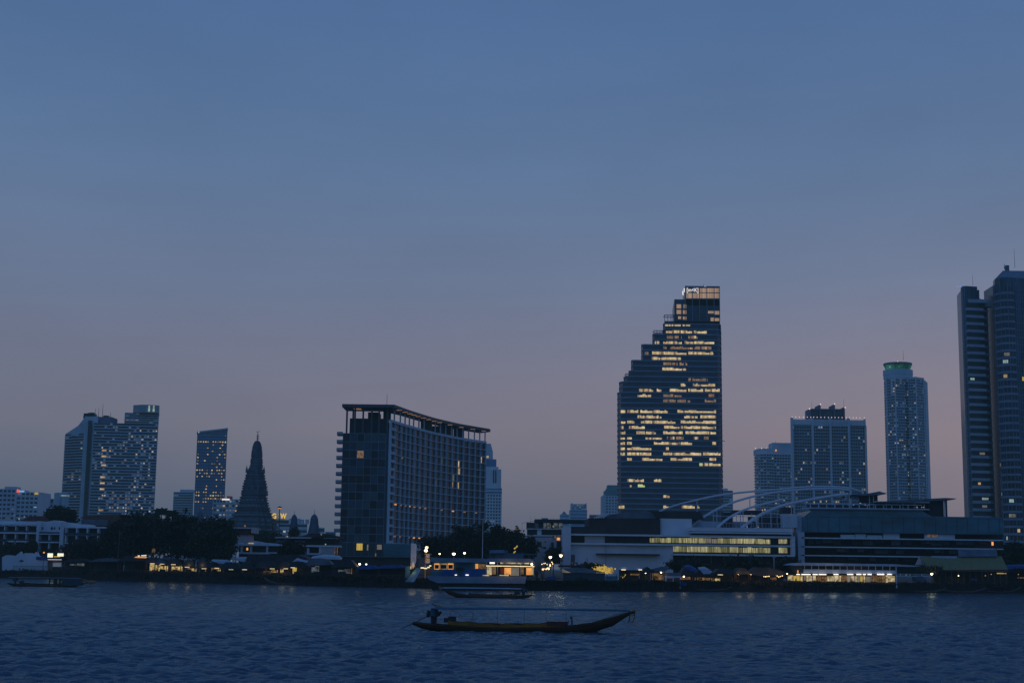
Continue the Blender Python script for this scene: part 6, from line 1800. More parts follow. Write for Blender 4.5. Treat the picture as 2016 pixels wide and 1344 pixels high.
m = MB(); R(m, 943, 956, 1110, 1119, Y + 2.7, .2); m.build('curtain', MT['lit_stall_dim'], t)
for pp, mm in (([(905, 1134), (916, 1120.5), (956, 1119.5), (956, 1133.5)], 'tarp_blue'), ([(868, 1130), (876, 1121), (896, 1121), (906, 1133), (870, 1133)], 'tarp_blue')):
    v = [W(a, b, Y) for a, b in pp]; MB().profile([(q.x, q.z) for q in v], Y - .1, Y + 1.2).build('tarpaulin', MT[mm], t)
m = MB()
for px in (898, 902, 906, 910): R(m, px, px + 2.5, 1116, 1122, Y + 2.3, .4)
m.build('stacked_chairs', MT['dark_wall'], t)
for a in (895.5, 916.5): m = MB(); R(m, a, a + 6 if a > 900 else a + 4, 1130.2, 1132, Y - .3, .1); m.build('lamp', MT['tube_white'], t)
# right cabin, its lamplight put into emissive display panels
m = MB(); v = [W(a, b, Y) for a, b in ((954, 1104.5), (960, 1098.5), (1044, 1099), (1052, 1105), (1052, 1106.5), (954, 1106))]
m.profile([(q.x, q.z) for q in reversed(v)], Y - 1, Y + 8); m.build('pavilion_roof', MT['barge_white'], t)
m = MB(); R(m, 963, 1000, 1082.5, 1098, Y + 5, 3); R(m, 975, 1030, 1088.5, 1098.5, Y + 3, 4); m.build('upper_cabin', MT['tin_grey'], t)
v = [W(a, b, Y) for a, b in ((963, 1088), (967, 1082), (992, 1081.5), (995, 1088)) ]; MB().profile([(q.x, q.z) for q in reversed(v)], Y + 2, Y + 8.5).build('upper_roof', MT['barge_white'], t)
m = MB(); P_ = [W(a, b, Y + 1) for a, b in ((1008, 1099), (1007, 1089), (1050, 1091), (1052, 1098), (1053, 1106))]; m.tube(P_, .12, 5)
P_ = [W(a, b, Y + 1) for a, b in ((1024, 1099), (1024, 1089.5))]; m.tube(P_, .1, 5); m.build('deck_frame', MT['boat_teal'], t)
m = MB(); R(m, 957, 1052, 1106, 1134, Y + 6, .4); m.build('rear_wall', MT['dark_wall'], t)
m = MB(); R(m, 964, 974, 1106, 1109, Y - .4, .2); m.build('lamp', MT['tube_white'], t)
m = MB(); R(m, 985, 1042, 1106.8, 1109.2, Y - .2, .2); m.build('lit_band', MT['lit_shop'], t)
m = MB(); R(m, 957, 1052, 1113, 1114.6, Y - .6, .3); m.build('rope_light', MT['tube_cream'], t)
for a, b, c_, d, mm in ((958, 968, 1114.8, 1131, 'lit_shop'), (968, 976, 1115, 1130, 'lit_office_dim'), (985, 1003, 1117, 1128, 'panel_red'), (993, 1006, 1117, 1130, 'lit_orange'), (986, 991, 1123, 1127, 'sign_red'), (1004, 1022, 1116.5, 1132.5, 'lit_dim'), (1025, 1031, 1115, 1130, 'lit_stall_dim'), (1036, 1047, 1117, 1131, 'lit_orange'), (1047.5, 1050.5, 1114.8, 1131, 'lit_warm'), (983, 1002, 1130.8, 1132.8, 'lit_shop')):
    m = MB(); R(m, a, b, c_, d, Y + 1.5 + (a % 3), .2); m.build('display', MT[mm], t)
m = MB()
for px in (957.5, 979, 1024, 1050): R(m, px, px + 1.3, 1105, 1134, Y + .2, .3)
m.build('posts', MT['barge_white'], t)
m = MB(); R(m, 984, 1040, 1109.8, 1113, Y + .6, .15); m.build('valance', MT['dark_wall'], t)
p = W(1047, 1109.8, Y - 1); MB().ball(p, .26, n=8, m=5).build('lamp', MT['bulb'], t)
m = MB(); R(m, 950, 963, 1131, 1132.8, Y - .2, .2); m.build('strip_light', MT['lit_shop'], t)
# control tower like landing stage left of the barge
Y = 402
t = thing('pier_cabin', 'small two level pier cabin strung with orange lights', 'cabin', base(843, Y))
m = MB(); R(m, 837, 845, 1091, 1097, Y, 3); R(m, 837, 846, 1099, 1108, Y, 3); m.build('cabin_wall', MT['white_wall'], t)
m = MB(); R(m, 835.5, 848, 1089.5, 1091, Y - .5, 4); R(m, 835.5, 860, 1096.8, 1098, Y - .5, 4); m.build('roof', MT['tin_grey'], t)
m = MB(); R(m, 838, 845, 1098.5, 1104, Y - .2, .15); m.build('window', MT['lit_office_dim'], t)
m = MB(); R(m, 836.6, 838, 1085, 1125, Y - 1, .3, grow=2); m.build('post', MT['lit_stall_dim'], t)  # post emits by itself in place of lamplight falling on it
for a, b, c_ in ((828, 835, 1116), (835, 841, 1117), (841, 846, 1115), (845, 849, 1112)):
    m = MB(); R(m, a, b, c_, c_ + 2.2, Y - 1.2, .2); m.build('rope_light', MT['tube_cream'], t)
m = MB(); R(m, 835, 852, 1117, 1132, Y, 3, grow=1); m.build('landing_stage', MT['dark_wall'], t)

# long grey shed, blue boards, skiff
Y = BY(1150) + 2
t = thing('riverside_shed', 'long plain grey shed with a lit fabric corner, right of bare branches', 'shed', base(1150, Y))
m = MB(); gable(m, [(1108, 1127), (1107, 1118), (1150, 1117), (1192, 1126.5)], Y - .6, 9); m.build('roof', MT['tin_grey'], t)
m = MB(); R(m, 1109, 1191, 1127, 1150, Y, 8, grow=1); m.build('wall', MT['hotel_teal'], t)
m = MB(); R(m, 1107.6, 1109, 1127, 1150, Y - .2, .3, grow=1); m.build('corner_post', MT['tin_grey'], t)
m = MB(); v = [W(a, b, Y - .8) for a, b in ((1107, 1119), (1113, 1122), (1124, 1126.8), (1107, 1126.5))]; m.profile([(q.x, q.z) for q in reversed(v)], Y - .8, Y - .7); m.build('fabric_corner', MT['lit_dim'], t)  # fabric glows by emission, its light put into the material
m = MB(); R(m, 1100, 1150, 1112, 1116, Y + 4, 6); m.build('rear_roof', MT['tin_dark'], t)
t = thing('blue_banner', 'hanging sky blue board with a cut lower edge beside the shed', 'banner', base(1204, Y))
m = MB(); v = [W(a, b, Y) for a, b in ((1192, 1133.5), (1216, 1133), (1216, 1139.5), (1207, 1140), (1206, 1144.5), (1199, 1144.5), (1197, 1140), (1192, 1139.5))]; m.profile([(q.x, q.z) for q in reversed(v)], Y, Y + .15); m.build('board', MT['boat_teal'], t)
m = MB(); R(m, 1195, 1196, 1130, 1150, Y + .1, .1, grow=1); R(m, 1213, 1214, 1130, 1150, Y + .1, .1, grow=1); m.build('posts', MT['wood_dark'], t)
t = thing('water_tank', 'pale blue rounded tank under the bare branches', 'tank', base(1086, BY(1086) + 2))
Y = BY(1086) + 2; v = [W(a, b, Y) for a, b in ((1077, 1134.5), (1095, 1134), (1094, 1140), (1092, 1141.3), (1080, 1141), (1077.5, 1139.5))]
m = MB(); m.profile([(q.x, q.z) for q in reversed(v)], Y, Y + 2); m.build('shell', MT['tarp_blue'], t)
m = MB(); R(m, 1079, 1093, 1141, 1146, Y + .3, 1.4, grow=1); m.build('stand', MT['dark_wall'], t)
# bare branches
def bare_tree(px, pyb, pyt, Y, label, seed, w_=14):
    rs = random.Random(seed); p = W(px, pyb, Y)
    t = thing('bare_tree', label, 'tree', (p.x, Y, LAND))
    m = MB(); zt = W(px, pyt, Y).z; hw = w_ * Y / FPX
    for k in range(16):
        a = rs.uniform(-1, 1); e = Vector((p.x + a * hw, Y + rs.uniform(-1, 1), LAND + (zt - LAND) * rs.uniform(.6, 1)))
        mid = Vector((p.x + a * hw * .3, Y, LAND + (zt - LAND) * rs.uniform(.3, .5)))
        m.tube([(p.x, Y, LAND), mid, e], .1, 4, .02)
        for j in range(4): m.tube([mid.lerp(e, rs.random()), e + Vector((rs.uniform(-.7, .7), 0, rs.uniform(-.6, .6)))], .03, 3, .01)
    m.build('branches', MT['wood_mid'], t)
bare_tree(1068, 1150, 1100, 391, 'leafless branches hung with bulbs right of the restaurant barge', 1)
bare_tree(1056, 1150, 1112, 389, 'thin reedy branches touching the barge right end', 2, 8)
# market tree whose leaves emit the lamplight that falls on them
tree(1190, 1115, 1127, 46, 402, 'tree lit glowing yellow from within above the market', 'lit_leaf', n=420, seed=41, size=.35, lobes=7, name='lit_tree')

# market huts mid right
stall(1222, 1262, 1113, 1121, 1150, 'hut under a pale blue awning with cream lit eaves', 'awning_white', 'lit_stall_dim', 21, counter=False, tube=False, litfrac=(.5, .8), roofshape=[(1221, 1120), (1228, 1115), (1250, 1114), (1264, 1120), (1264, 1122), (1240, 1121.5)])
Y = BY(1240) + 1
t = thing('strip_lights', 'two cream strip lights along the pale blue awning edge', 'lamp', tuple(W(1240, 1121, Y)))
for a, b in ((1223, 1232), (1257, 1264)): m = MB(); R(m, a, b, 1120, 1121.8, Y - .6, .12); m.build('tube', MT['tube_cream'], t)
stall(1263, 1284, 1115, 1125, 1150, 'hut with a pointed dark roof and tall pale stilts', 'tin_dark', 'lit_stall_dim', 22, counter=False, tube=False, litfrac=(.4, .6), roofshape=[(1261, 1127), (1268, 1120), (1275, 1115), (1281, 1119.5), (1290, 1126), (1290, 1128)])
stall(1285, 1310, 1114, 1124, 1150, 'hut with a grey blue sloping roof, right of the pointed one', 'tin_grey', 'lit_stall_dim', 23, counter=False, tube=False, roofshape=[(1284, 1120), (1304, 1114.5), (1318, 1117), (1312, 1123), (1290, 1124)])
Y = BY(1325) + .5
t = thing('kiosk', 'blue framed kiosk on stilts with two dark red panels', 'kiosk', base(1325, Y))
m = MB()
for px in (1311, 1325.5, 1339): R(m, px - .8, px + .8, 1135, 1158, Y, .3)
R(m, 1310, 1341, 1133.5, 1136, Y - .1, .4); m.build('frame', MT['steel'], t)
m = MB(); R(m, 1309, 1341, 1127, 1133.5, Y, 4); m.build('fascia', MT['tin_grey'], t)
for a, b in ((1313, 1324), (1328, 1338)): m = MB(); R(m, a, b, 1137.5, 1144.5, Y + .4, .2); m.build('panel', MT['panel_red'], t)
m = MB(); R(m, 1312, 1352, 1145, 1151.5, Y + .2, .6); m.build('skirt', MT['tarp_blue'], t)
m = MB(); R(m, 1309, 1341, 1151.5, 1153, Y + .2, 4); m.build('deck', MT['wood_dark'], t)
stall(1342, 1368, 1116, 1130, 1150, 'dark hut with a row of white bulbs, right of the blue framed kiosk', 'tin_dark', 'lit_stall_dim', 24, counter=False, tube=False, litfrac=(.3, .8))
awning([(1348, 1116), (1358, 1114), (1372, 1121), (1374, 1124.5), (1360, 1123.5)], BY(1360) + .5, 3, 'blue tarpaulin awning, left of the pale tilted awning', 'tarp_blue')
awning([(1376, 1119.5), (1390, 1118.5), (1402, 1125), (1398, 1128.8), (1385, 1129.5)], BY(1390) + .5, 3, 'pale tilted awning in the middle of the dark market')
stall(1370, 1404, 1119, 1130, 1150, 'hut beneath the pale tilted awning', 'tin_dark', 'lit_stall_dim', 25, counter=False, tube=False, litfrac=(.2, .9))
stall(1405, 1448, 1119, 1128, 1144, 'wide dark roofed stall with orange glow under the eaves', 'tin_dark', 'lit_stall', 26, counter=False, litfrac=(.05, .55))
stall(1449, 1475, 1117, 1128, 1144, 'dark roofed stall with pale goods, left of the plain dark one', 'tin_dark', 'lit_stall_dim', 27, counter=False, tube=False, litfrac=(.05, .7))
stall(1476, 1520, 1115, 1131, 1147, 'plain dark sagging roof stall with no lit goods', 'tin_dark', None, 28, counter=False, roofshape=[(1470, 1129), (1490, 1116), (1515, 1117), (1540, 1123), (1545, 1130), (1520, 1132), (1500, 1134), (1485, 1131)])
stall(1521, 1550, 1122, 1131, 1147, 'stall hung with orange bulbs left of the bright shop hall', 'tin_dark', 'lit_stall_dim', 29, counter=False, tube=False)

# bright shop hall
Y = BY(1670) + 3
t = thing('shop_hall', 'long white two level pier hall with a brightly lit open ground floor', 'building', base(1670, Y))
v = [W(a, b, Y) for a, b in ((1553, 1111.5), (1562, 1108.5), (1580, 1107), (1760, 1110), (1812, 1113.5), (1800, 1115), (1764, 1114), (1560, 1112.5))]
MB().profile([(q.x, q.z) for q in reversed(v)], Y - 1, Y + 10).build('roof', MT['awning_white'], t)
m = MB(); R(m, 1582, 1765, 1121, 1128.5, Y, .4); R(m, 1582, 1764, 1112, 1113.2, Y, .3)
x = 1584
while x < 1765: R(m, x - .5, x + .5, 1112 + (x - 1674) * .0124, 1122, Y + .1, .3); x += 14
m.build('upper_parapet', MT['white_wall'], t)
m = MB(); R(m, 1583, 1764, 1112, 1121, Y + 3, .3); R(m, 1556, 1766, 1128, 1150, Y + 7, .4, grow=1); m.build('rear_wall', MT['dark_wall'], t)
v = [W(a, b, Y) for a, b in ((1555, 1114), (1575, 1112), (1583, 1120), (1583, 1128.5), (1572, 1128), (1560, 1121))]; MB().profile([(q.x, q.z) for q in reversed(v)], Y + .5, Y + 5).build('end_gable', MT['dark_wall'], t)
m = MB(); R(m, 1570, 1572, 1122, 1129, Y + .2, .2); m.build('lamp', MT['lit_orange'], t)
rs = random.Random(9); x = 1551
while x < 1762:
    wd = rs.choice((5, 7, 8, 11, 14)); dim = 1722 < x < 1738 or rs.random() < .12
    m = MB(); R(m, x, x + wd - 1, 1131 + rs.uniform(0, 3), 1145 + (x - 1660) * .0124 + rs.uniform(-2, 0), Y + rs.uniform(1.5, 5), .2)
    m.build('glowing_goods', MT['lit_stall_dim' if dim else rs.choice(['lit_shop', 'lit_shop', 'lit_shop', 'lit_stall', 'lit_dim', 'lit_yellow', 'lit_stall_dim'])], t); x += wd  # goods mostly emit their own glow instead of catching the hall lamps
for a, b in ((1568, 1575), (1578, 1596), (1600, 1610), (1612, 1627), (1641, 1651), (1668, 1680), (1686, 1696), (1699, 1705), (1708, 1716), (1727, 1741), (1747, 1756)):
    m = MB(); R(m, a, b, 1129.2, 1131, Y - .4, .14); m.build('strip_light', MT['tube_white'], t)
for px in (1582, 1600, 1618, 1634, 1652, 1664, 1683, 1700, 1717, 1735, 1764): m = MB(); R(m, px - .5, px + .5, 1128, 1147, Y, .2, grow=.5); m.build('post', MT['steel_dark'], t)
m = MB(); R(m, 1552, 1766, 1146.5, 1149, Y - .3, 8); m.build('deck', MT['wood_dark'], t)
m = MB(); R(m, 1687, 1700, 1147, 1152, Y - .8, .2); m.build('notice_board', MT['tower_pale'], t)
m = MB(); R(m, 1764, 1766, 1113, 1157, Y - .2, .3); m.build('corner_post', MT['steel'], t)
# green tiled hall
Y = BY(1895) + 6
t = thing('tiled_hall', 'hall with a big olive green tiled roof and pale gable end', 'building', base(1895, Y))
v = [W(a, b, Y) for a, b in ((1826, 1121.5), (1810.5, 1095), (1972, 1094.5), (1984, 1113), (1986, 1121)) ]
z0 = v[0].z
m = MB()
a0, a1, b0, b1 = W(1811, 1095, Y + 5), W(1972, 1094.5, Y + 5), W(1828, 1121.5, Y - 1), W(1985, 1120.5, Y - 1)
m.add([a0, a1, b1, b0, (a0.x, Y + 11, b0.z), (a1.x, Y + 11, b0.z)], [(3, 2, 1, 0), (0, 1, 5, 4)]); m.build('roof', MT['tile_green'], t)
m = MB(); c0, c1 = W(1886, 1081, Y + 7), W(1962, 1080.5, Y + 7); d0, d1 = W(1887, 1095, Y + 4), W(1964, 1094.5, Y + 4)
m.add([c0, c1, d1, d0, (c0.x, Y + 11, d0.z), (c1.x, Y + 11, d0.z)], [(3, 2, 1, 0), (0, 1, 5, 4)]); m.build('upper_roof', MT['tin_grey'], t)
m = MB(); v = [W(a, b, Y) for a, b in ((1803, 1111.8), (1811, 1094), (1817.5, 1111))]; m.profile([(q.x, q.z) for q in v], Y + .5, Y + .8); m.build('gable', MT['pale_wall'], t)
m = MB(); P_ = [W(a, b, Y) for a, b in ((1803, 1112), (1811, 1094), (1819, 1112))]; m.tube(P_, .12, 4); R(m, 1834, 1884, 1094, 1098, Y + 4.2, .2); m.build('barge_boards', MT['tower_grey'], t)
m = MB(); R(m, 1830, 1985, 1121, 1124, Y - .8, 10); m.build('eave', MT['tile_red'], t)
m = MB(); R(m, 1834, 1984, 1124, 1150, Y + 6, .4, grow=1); m.build('rear_wall', MT['dark_wall'], t)
for px in range(1838, 1985, 12): m = MB(); R(m, px - .5, px + .5, 1124, 1148, Y - .2, .25, grow=.5); m.build('post', MT['wood_mid'], t)
m = MB()
for px in range(1866, 1900, 3): R(m, px, px + 1, 1134, 1150, Y + 1, .1, grow=.5)
m.build('slatted_fence', MT['wood_mid'], t)
m = MB(); R(m, 1912, 1925, 1138.5, 1141.5, Y - .1, .3); m.build('blue_table', MT['tarp_blue'], t)
m = MB(); R(m, 1963, 1976, 1127, 1129, Y - .9, .2); R(m, 1978, 1981, 1127.5, 1129, Y - .9, .2); m.build('lamp', MT['lit_yellow'], t)
for px, py in ((1940, 1132.5), (1951.5, 1129.8), (2005, 1130), (1946, 1150)):
    p = W(px, py, Y - 1); MB().ball(p, .15, n=6, m=4).build('lamp', MT['lit_warm'], t)
awning([(1940, 1124), (1960, 1120), (1985, 1114), (2040, 1113), (2040, 1121), (2000, 1117), (1985, 1120), (1962, 1125)], BY(1980) + 2, 4, 'blue tarpaulin sagging over the right end of the bank', 'tarp_blue')
stall(1986, 2050, 1118, 1124, 1150, 'dark open shelter under the sagging blue tarpaulin', 'tin_dark', 'lit_stall_dim', 31, tube=False, litfrac=(.5, .6))
t = thing('parked_boat_cover', 'grey wrapped boat cover draped between hall and bright shop', 'cover', base(1812, BY(1812) + 2))
Y = BY(1812) + 2; v = [W(a, b, Y) for a, b in ((1800, 1135), (1815, 1133.5), (1823, 1137), (1825, 1145), (1816, 1147), (1802, 1143))]
MB().profile([(q.x, q.z) for q in reversed(v)], Y, Y + 3).build('cloth', MT['tin_grey'], t)
m = MB(); R(m, 1802, 1823, 1146, 1150, Y + .3, 2.4, grow=.8); m.build('trestle', MT['wood_dark'], t)
# umbrella like dish and small things behind the market
t = thing('flood_light', 'pale blue stadium style floodlight arm before the complex', 'lamp', base(1477, 440))
Y = 440; m = MB(); P_ = [W(a, b, Y) for a, b in ((1479, 1120), (1477, 1093), (1475, 1090))]; P_[0].z = LAND; m.tube(P_, .1, 5); m.build('pole', MT['steel_dark'], t)
m = MB(); v = [W(a, b, Y) for a, b in ((1473, 1090), (1479, 1090), (1481.5, 1097), (1478, 1107), (1476, 1097))]; m.profile([(q.x, q.z) for q in reversed(v)], Y - .3, Y - .1); m.build('banner', MT['barge_white'], t)
t = thing('mast', 'pale slim mast with cross arm before the complex undercroft', 'pole', base(1524, 441))
Y = 441; m = MB(); R(m, 1523.2, 1524.8, 1097, 1117, Y, .2, grow=4); R(m, 1521, 1528, 1096, 1097, Y, .2); m.build('shaft', MT['steel'], t)

# light thrown by the lamps that hang among the stalls and on the pier
def glow(px, py, Y, power, col=(1.0, .58, .26), r=.9):
    p = W(px, py, Y)
    l = bpy.data.objects.new('lamp_light', bpy.data.lights.new('lamp_light', 'POINT'))
    l.data.energy = power * .24; l.data.color = col; l.data.shadow_soft_size = r
    l.location = p; COL.objects.link(l)
glow(839, 1087, 401, 420); glow(846, 1112, 398, 350); glow(812, 1120, 401.5, 260)
glow(893, 1092, 408, 700); glow(1103, 1096, 421, 900, (1.0, .72, .42)); glow(1083, 1099, 418, 600)
glow(1000, 1118, 371, 300); glow(1048, 1118, 371, 160)
glow(1302, 1129, 398, 220); glow(1272, 1129, 396, 220); glow(1347, 1137, 402, 200)
for px in (1454, 1478, 1525, 1549): glow(px, 1132, 407.5, 260)
for px in (1590, 1640, 1690, 1740): glow(px, 1133, BY(px) + 1.2, 260, (1.0, .82, .6))
for px in (300, 342, 372, 398): glow(px, 1112, BY(px) + 1, 240)
for px in (520, 556, 574): glow(px, 1120, BY(px) + .8, 200)
glow(1834, 1132, 440, 420, (1.0, .8, .45)); glow(105, 1098, BY(105) + 1.5, 300, (1, .9, .7)); glow(708, 1112, 422, 260, (1, .75, .35))
# ------------------------------------------------------------------ long-tail boats
def hull_mesh(x0, x1, Y, pts, hb, name, mat, parent, flip=1):
    """pts: (u, keel z, gunwale z, half beam factor) along the length"""
    mb = MB(); n = 40; ring = []
    def at(u, j):
        for a, b in zip(pts, pts[1:]):
            if u <= b[0] + 1e-9:
                k = (u - a[0]) / (b[0] - a[0]); k = k * k * (3 - 2 * k) if j == 3 else k
                return a[j] + (b[j] - a[j]) * k
        return pts[-1][j]
    th = .09
    for i in range(n + 1):
        u = i / n; x = x0 + (x1 - x0) * u
        kz, gz, w_ = at(u, 1), at(u, 2), hb * at(u, 3)
        h = gz - kz
        sec = [(0, kz), (w_ * .62, kz + h * .12), (w_ * .9, kz + h * .5), (w_, gz), (w_ - th, gz), (w_ * .82, kz + h * .5), (w_ * .5, kz + h * .3), (0, kz + h * .28)]
        ring.append([(x, Y - s, z) for s, z in sec] + [(x, Y + s, z) for s, z in sec[::-1][1:-1]])
    m = len(ring[0])
    vs = [p for r in ring for p in r]
    fs = []
    for i in range(n):
        for j in range(m):
            f = (i * m + j, (i + 1) * m + j, (i + 1) * m + (j + 1) % m, i * m + (j + 1) % m)
            fs.append(f if flip > 0 else f[::-1])
    fs.append(tuple(range(m))[::-1]); fs.append(tuple(n * m + j for j in range(m)))
    mb.add(vs, fs)
    return mb.build(name, mat, parent, smooth=True)

def longtail(pxs, pxb, pyw, label, seed, Y=None, roof=None, side='canvas_ochre', hullmat='wood_dark', roofz=2.05, bowz=1.95, sternz=.78, midz=.36, engine=True, hb=.95, roofmat='boat_teal', extras=None, tail=7.5, group=None, canopy_cloth=False, roofw=1.0):
    """pxs stern column, pxb bow column, pyw waterline row"""
    z_h = EYE
    if Y is None:
        # distance at which the sight line meets the water
        d = CAMROT @ Vector((((pxs + pxb) / 2 - 1008) / FPX, -(pyw - 672) / FPX, -1)); Y = d.y * (-EYE / d.z)
    xs, xb = W(pxs, pyw, Y).x, W(pxb, pyw, Y).x
    Ln = abs(xb - xs); s = 1 if xb > xs else -1
    t = thing('longtail_boat', label, 'boat', ((xs + xb) / 2, Y, 0), group)
    X = lambda u: xs + (xb - xs) * u
    pts = [(0, .50, sternz * .98, .36), (.05, .12, sternz * .86, .62), (.2, -.22, sternz * .62, .9), (.5, -.3, midz, 1.0), (.7, -.25, midz + .22, .92), (.80, -.05, .85, .72), (.9, .62, bowz * .72, .42), (.97, bowz * .80, bowz * .96, .17), (1.0, bowz * .93, bowz + .04, .09)]
    hull_mesh(xs, xb, Y, pts, hb, 'hull', MT[hullmat], t, s)
    # rub rail
    m = MB()
    for sg in (-1, 1):
        m.tube([(X(u), Y + sg * hb * w_ * 1.01, g - .07) for u, k, g, w_ in pts], .045, 5)
    m.build('rub_rail', MT['wood_mid'], t)
    # canvas side cloth and floor
    m = MB(); n = 22
    ua, ub = .16, .68
    for sg in (-1, 1):
        P_ = []
        for i in range(n + 1):
            u = ua + (ub - ua) * i / n; q = (i / n - .5) * 2
            top = midz + .32 + .22 * q * q + .05 * math.sin(i * 1.7 + seed); bot = midz + .05 + .18 * q * q
            P_.append((X(u), Y + sg * hb * .93, bot, top))
        for a, b in zip(P_, P_[1:]): m.quad((a[0], a[1], a[2]), (b[0], b[1], b[2]), (b[0], b[1], b[3]), (a[0], a[1], a[3]))
    m.build('side_cloth', MT[side], t)
    m = MB(); m.box(min(X(.18), X(.7)), max(X(.18), X(.7)), Y - hb * .75, Y + hb * .75, .12, .2); m.build('floor_boards', MT['wood_mid'], t)
    for u in (.24, .33, .42, .51, .60):
        m = MB(); m.box(min(X(u), X(u + .02)), max(X(u), X(u + .02)), Y - hb * .85, Y + hb * .85, .42, .50); m.box(min(X(u), X(u + .004)), max(X(u), X(u + .004)), Y - hb * .8, Y + hb * .8, .50, .66); m.build('bench', MT['wood_mid'], t)
    r0, r1 = roof or (.10, .97)
    m = MB(); k = 24; wv = hb * roofw
    secs = []
    for i in range(k + 1):
        u = r0 + (r1 - r0) * i / k
        z = roofz + .05 * math.sin(PI * i / k) - .12 * (i / k) * 0
        w2 = wv * (1 if u < .7 else max(.25, 1 - (u - .7) * 2.2))
        secs.append([(X(u), Y - w2, z - .05), (X(u), Y - w2 * .6, z + .02), (X(u), Y, z + .04), (X(u), Y + w2 * .6, z + .02), (X(u), Y + w2, z - .05), (X(u), Y + w2 * .98, z - .15), (X(u), Y, z - .06), (X(u), Y - w2 * .98, z - .15)])
    vs = [p for q in secs for p in q]; fs = []
    for i in range(k):
        for j in range(8):
            f = (i * 8 + j, (i + 1) * 8 + j, (i + 1) * 8 + (j + 1) % 8, i * 8 + (j + 1) % 8); fs.append(f[::-1] if s > 0 else f)
    fs += [tuple(range(8)), tuple(k * 8 + j for j in range(7, -1, -1))]
    m.add(vs, fs); m.build('roof', MT[roofmat], t)
    for u in (.17, .27, .38, .50, .60, .69):
        if r0 < u < r1:
            m = MB()
            for sg in (-1, 1): m.tube([(X(u), Y + sg * hb * .9, midz), (X(u), Y + sg * hb * .9, roofz - .08)], .007, 4)
            m.build('roof_post', MT['steel_dark'], t)
    # stay from the bow up to the roof end, garlands on the prow
    m = MB(); m.tube([(X(.82), Y, .95), (X(min(.965, r1)), Y, roofz - .1)], .02, 4); m.tube([(X(.975), Y, bowz - .1), (X(r1), Y, roofz - .05)], .03, 4); m.build('stay_rope', MT['wood_mid'], t)
    rs = random.Random(seed)
    for k2 in range(6):
        u = .985 + rs.uniform(-.012, .016); L_ = rs.uniform(.55, 1.25)
        P_ = [(X(u), Y + rs.uniform(-.1, .1), bowz + .02)]
        for j in range(4): P_.append((P_[0][0] + s * (rs.uniform(-.12, .12) - .05 * j), P_[0][1] + rs.uniform(-.05, .05), bowz - L_ * (j + 1) / 4))
        m = MB().tube(P_, .05 + rs.random() * .03, 5, .04); m.build('garland', MT['ribbon'], t)
    m = MB(); m.ball((X(.992), Y, bowz + .03), .16, .14, .1, n=8, m=5); m.build('prow_cap', MT['ribbon'], t)
    if engine:
        ex = X(.095)
        e = MB()
        e.box(ex - .42, ex + .42, Y - .34, Y + .34, 1.25, 1.75); e.box(ex - .30, ex + .34, Y - .28, Y + .28, 1.75, 1.98)
        e.ball((ex - s * .5, Y, 1.5), .2, .34, .34, n=10, m=6); e.tube([(ex + .1, Y + .2, 1.9), (ex + .15, Y + .2, 2.25), (ex - s * .2, Y + .2, 2.32)], .06, 6)
        e.tube([(ex + s * .42, Y - .1, 1.35), (ex + s * .62, Y - .1, 1.7)], .12, 6); e.tube([(ex, Y, .5), (ex, Y, 1.3)], .22, 8, .3); e.box(ex - .22, ex + .2, Y - .2, Y + .2, .75, 1.28)
        en = e.build('engine', MT['engine'], t)
        m = MB().box(ex - .30 if s > 0 else ex - .05, ex + .05 if s > 0 else ex + .30, Y - .37, Y - .33, 1.32, 1.86); m.build('engine_cover', MT['engine_blue'], en).location = (0, 0, 0)
        m = MB(); a = Vector((ex - s * .5, Y, 1.3)); b = Vector((ex - s * (tail - 1.6) * .55, Y, -.05))
        m.tube([a, b], .045, 6, .035); m.build('tail_shaft', MT['steel_dark'], t)
        m = MB(); m.box(X(.165) - .5, X(.165) + .6, Y - .4, Y + .2, .75, 1.15); m.box(X(.17) - .2, X(.17) + .5, Y - .35, Y + .1, 1.15, 1.28); m.build('battery_box', MT['engine'], t)
        m = MB(); m.box(X(.12) - .25, X(.12) + .25, Y - .3, Y + .3, roofz - .05, roofz + .12); m.build('roof_cap', MT['canvas_ochre'], t)
    if extras: extras(t, X, Y, s)
    return t
# make children of children keep the thing's origin
def ex1(t, X, Y, s):
    m = MB(); m.box(X(.715) - .08, X(.715) + .08, Y - .2, Y + .2, .6, 1.15); m.ball((X(.712), Y, 1.28), .13, n=8, m=6); m.tube([(X(.70), Y - .2, .8), (X(.70), Y - .2, 1.1)], .03, 4); m.build('bow_post', MT['engine_blue'], t)
    m = MB(); m.box(X(.60), X(.695), Y - .97, Y - .94, .62, .98); m.build('end_board', MT['canvas_red'], t)
    m = MB()
    for u, v in ((.35, .62), (.46, .5)): m.ball((X(u), Y - .3, .68), .9, .4, .10, n=10, m=6)
    m.build('folded_cover', MT['canvas_red'], t)
longtail(812, 1251, 1243, 'nearest longtail boat with long teal roof, ochre side cloth and hanging bow garlands', 1, extras=ex1, hb=1.0, roofmat='boat_teal')
longtail(1048, 864, 1176.5, 'dark longtail boat facing left with a thin pale roof, just off the bank', 2, side='canvas_red', bowz=2.0, roof=(.12, .985), roofmat='tower_grey', roofz=1.85, roofw=.55)
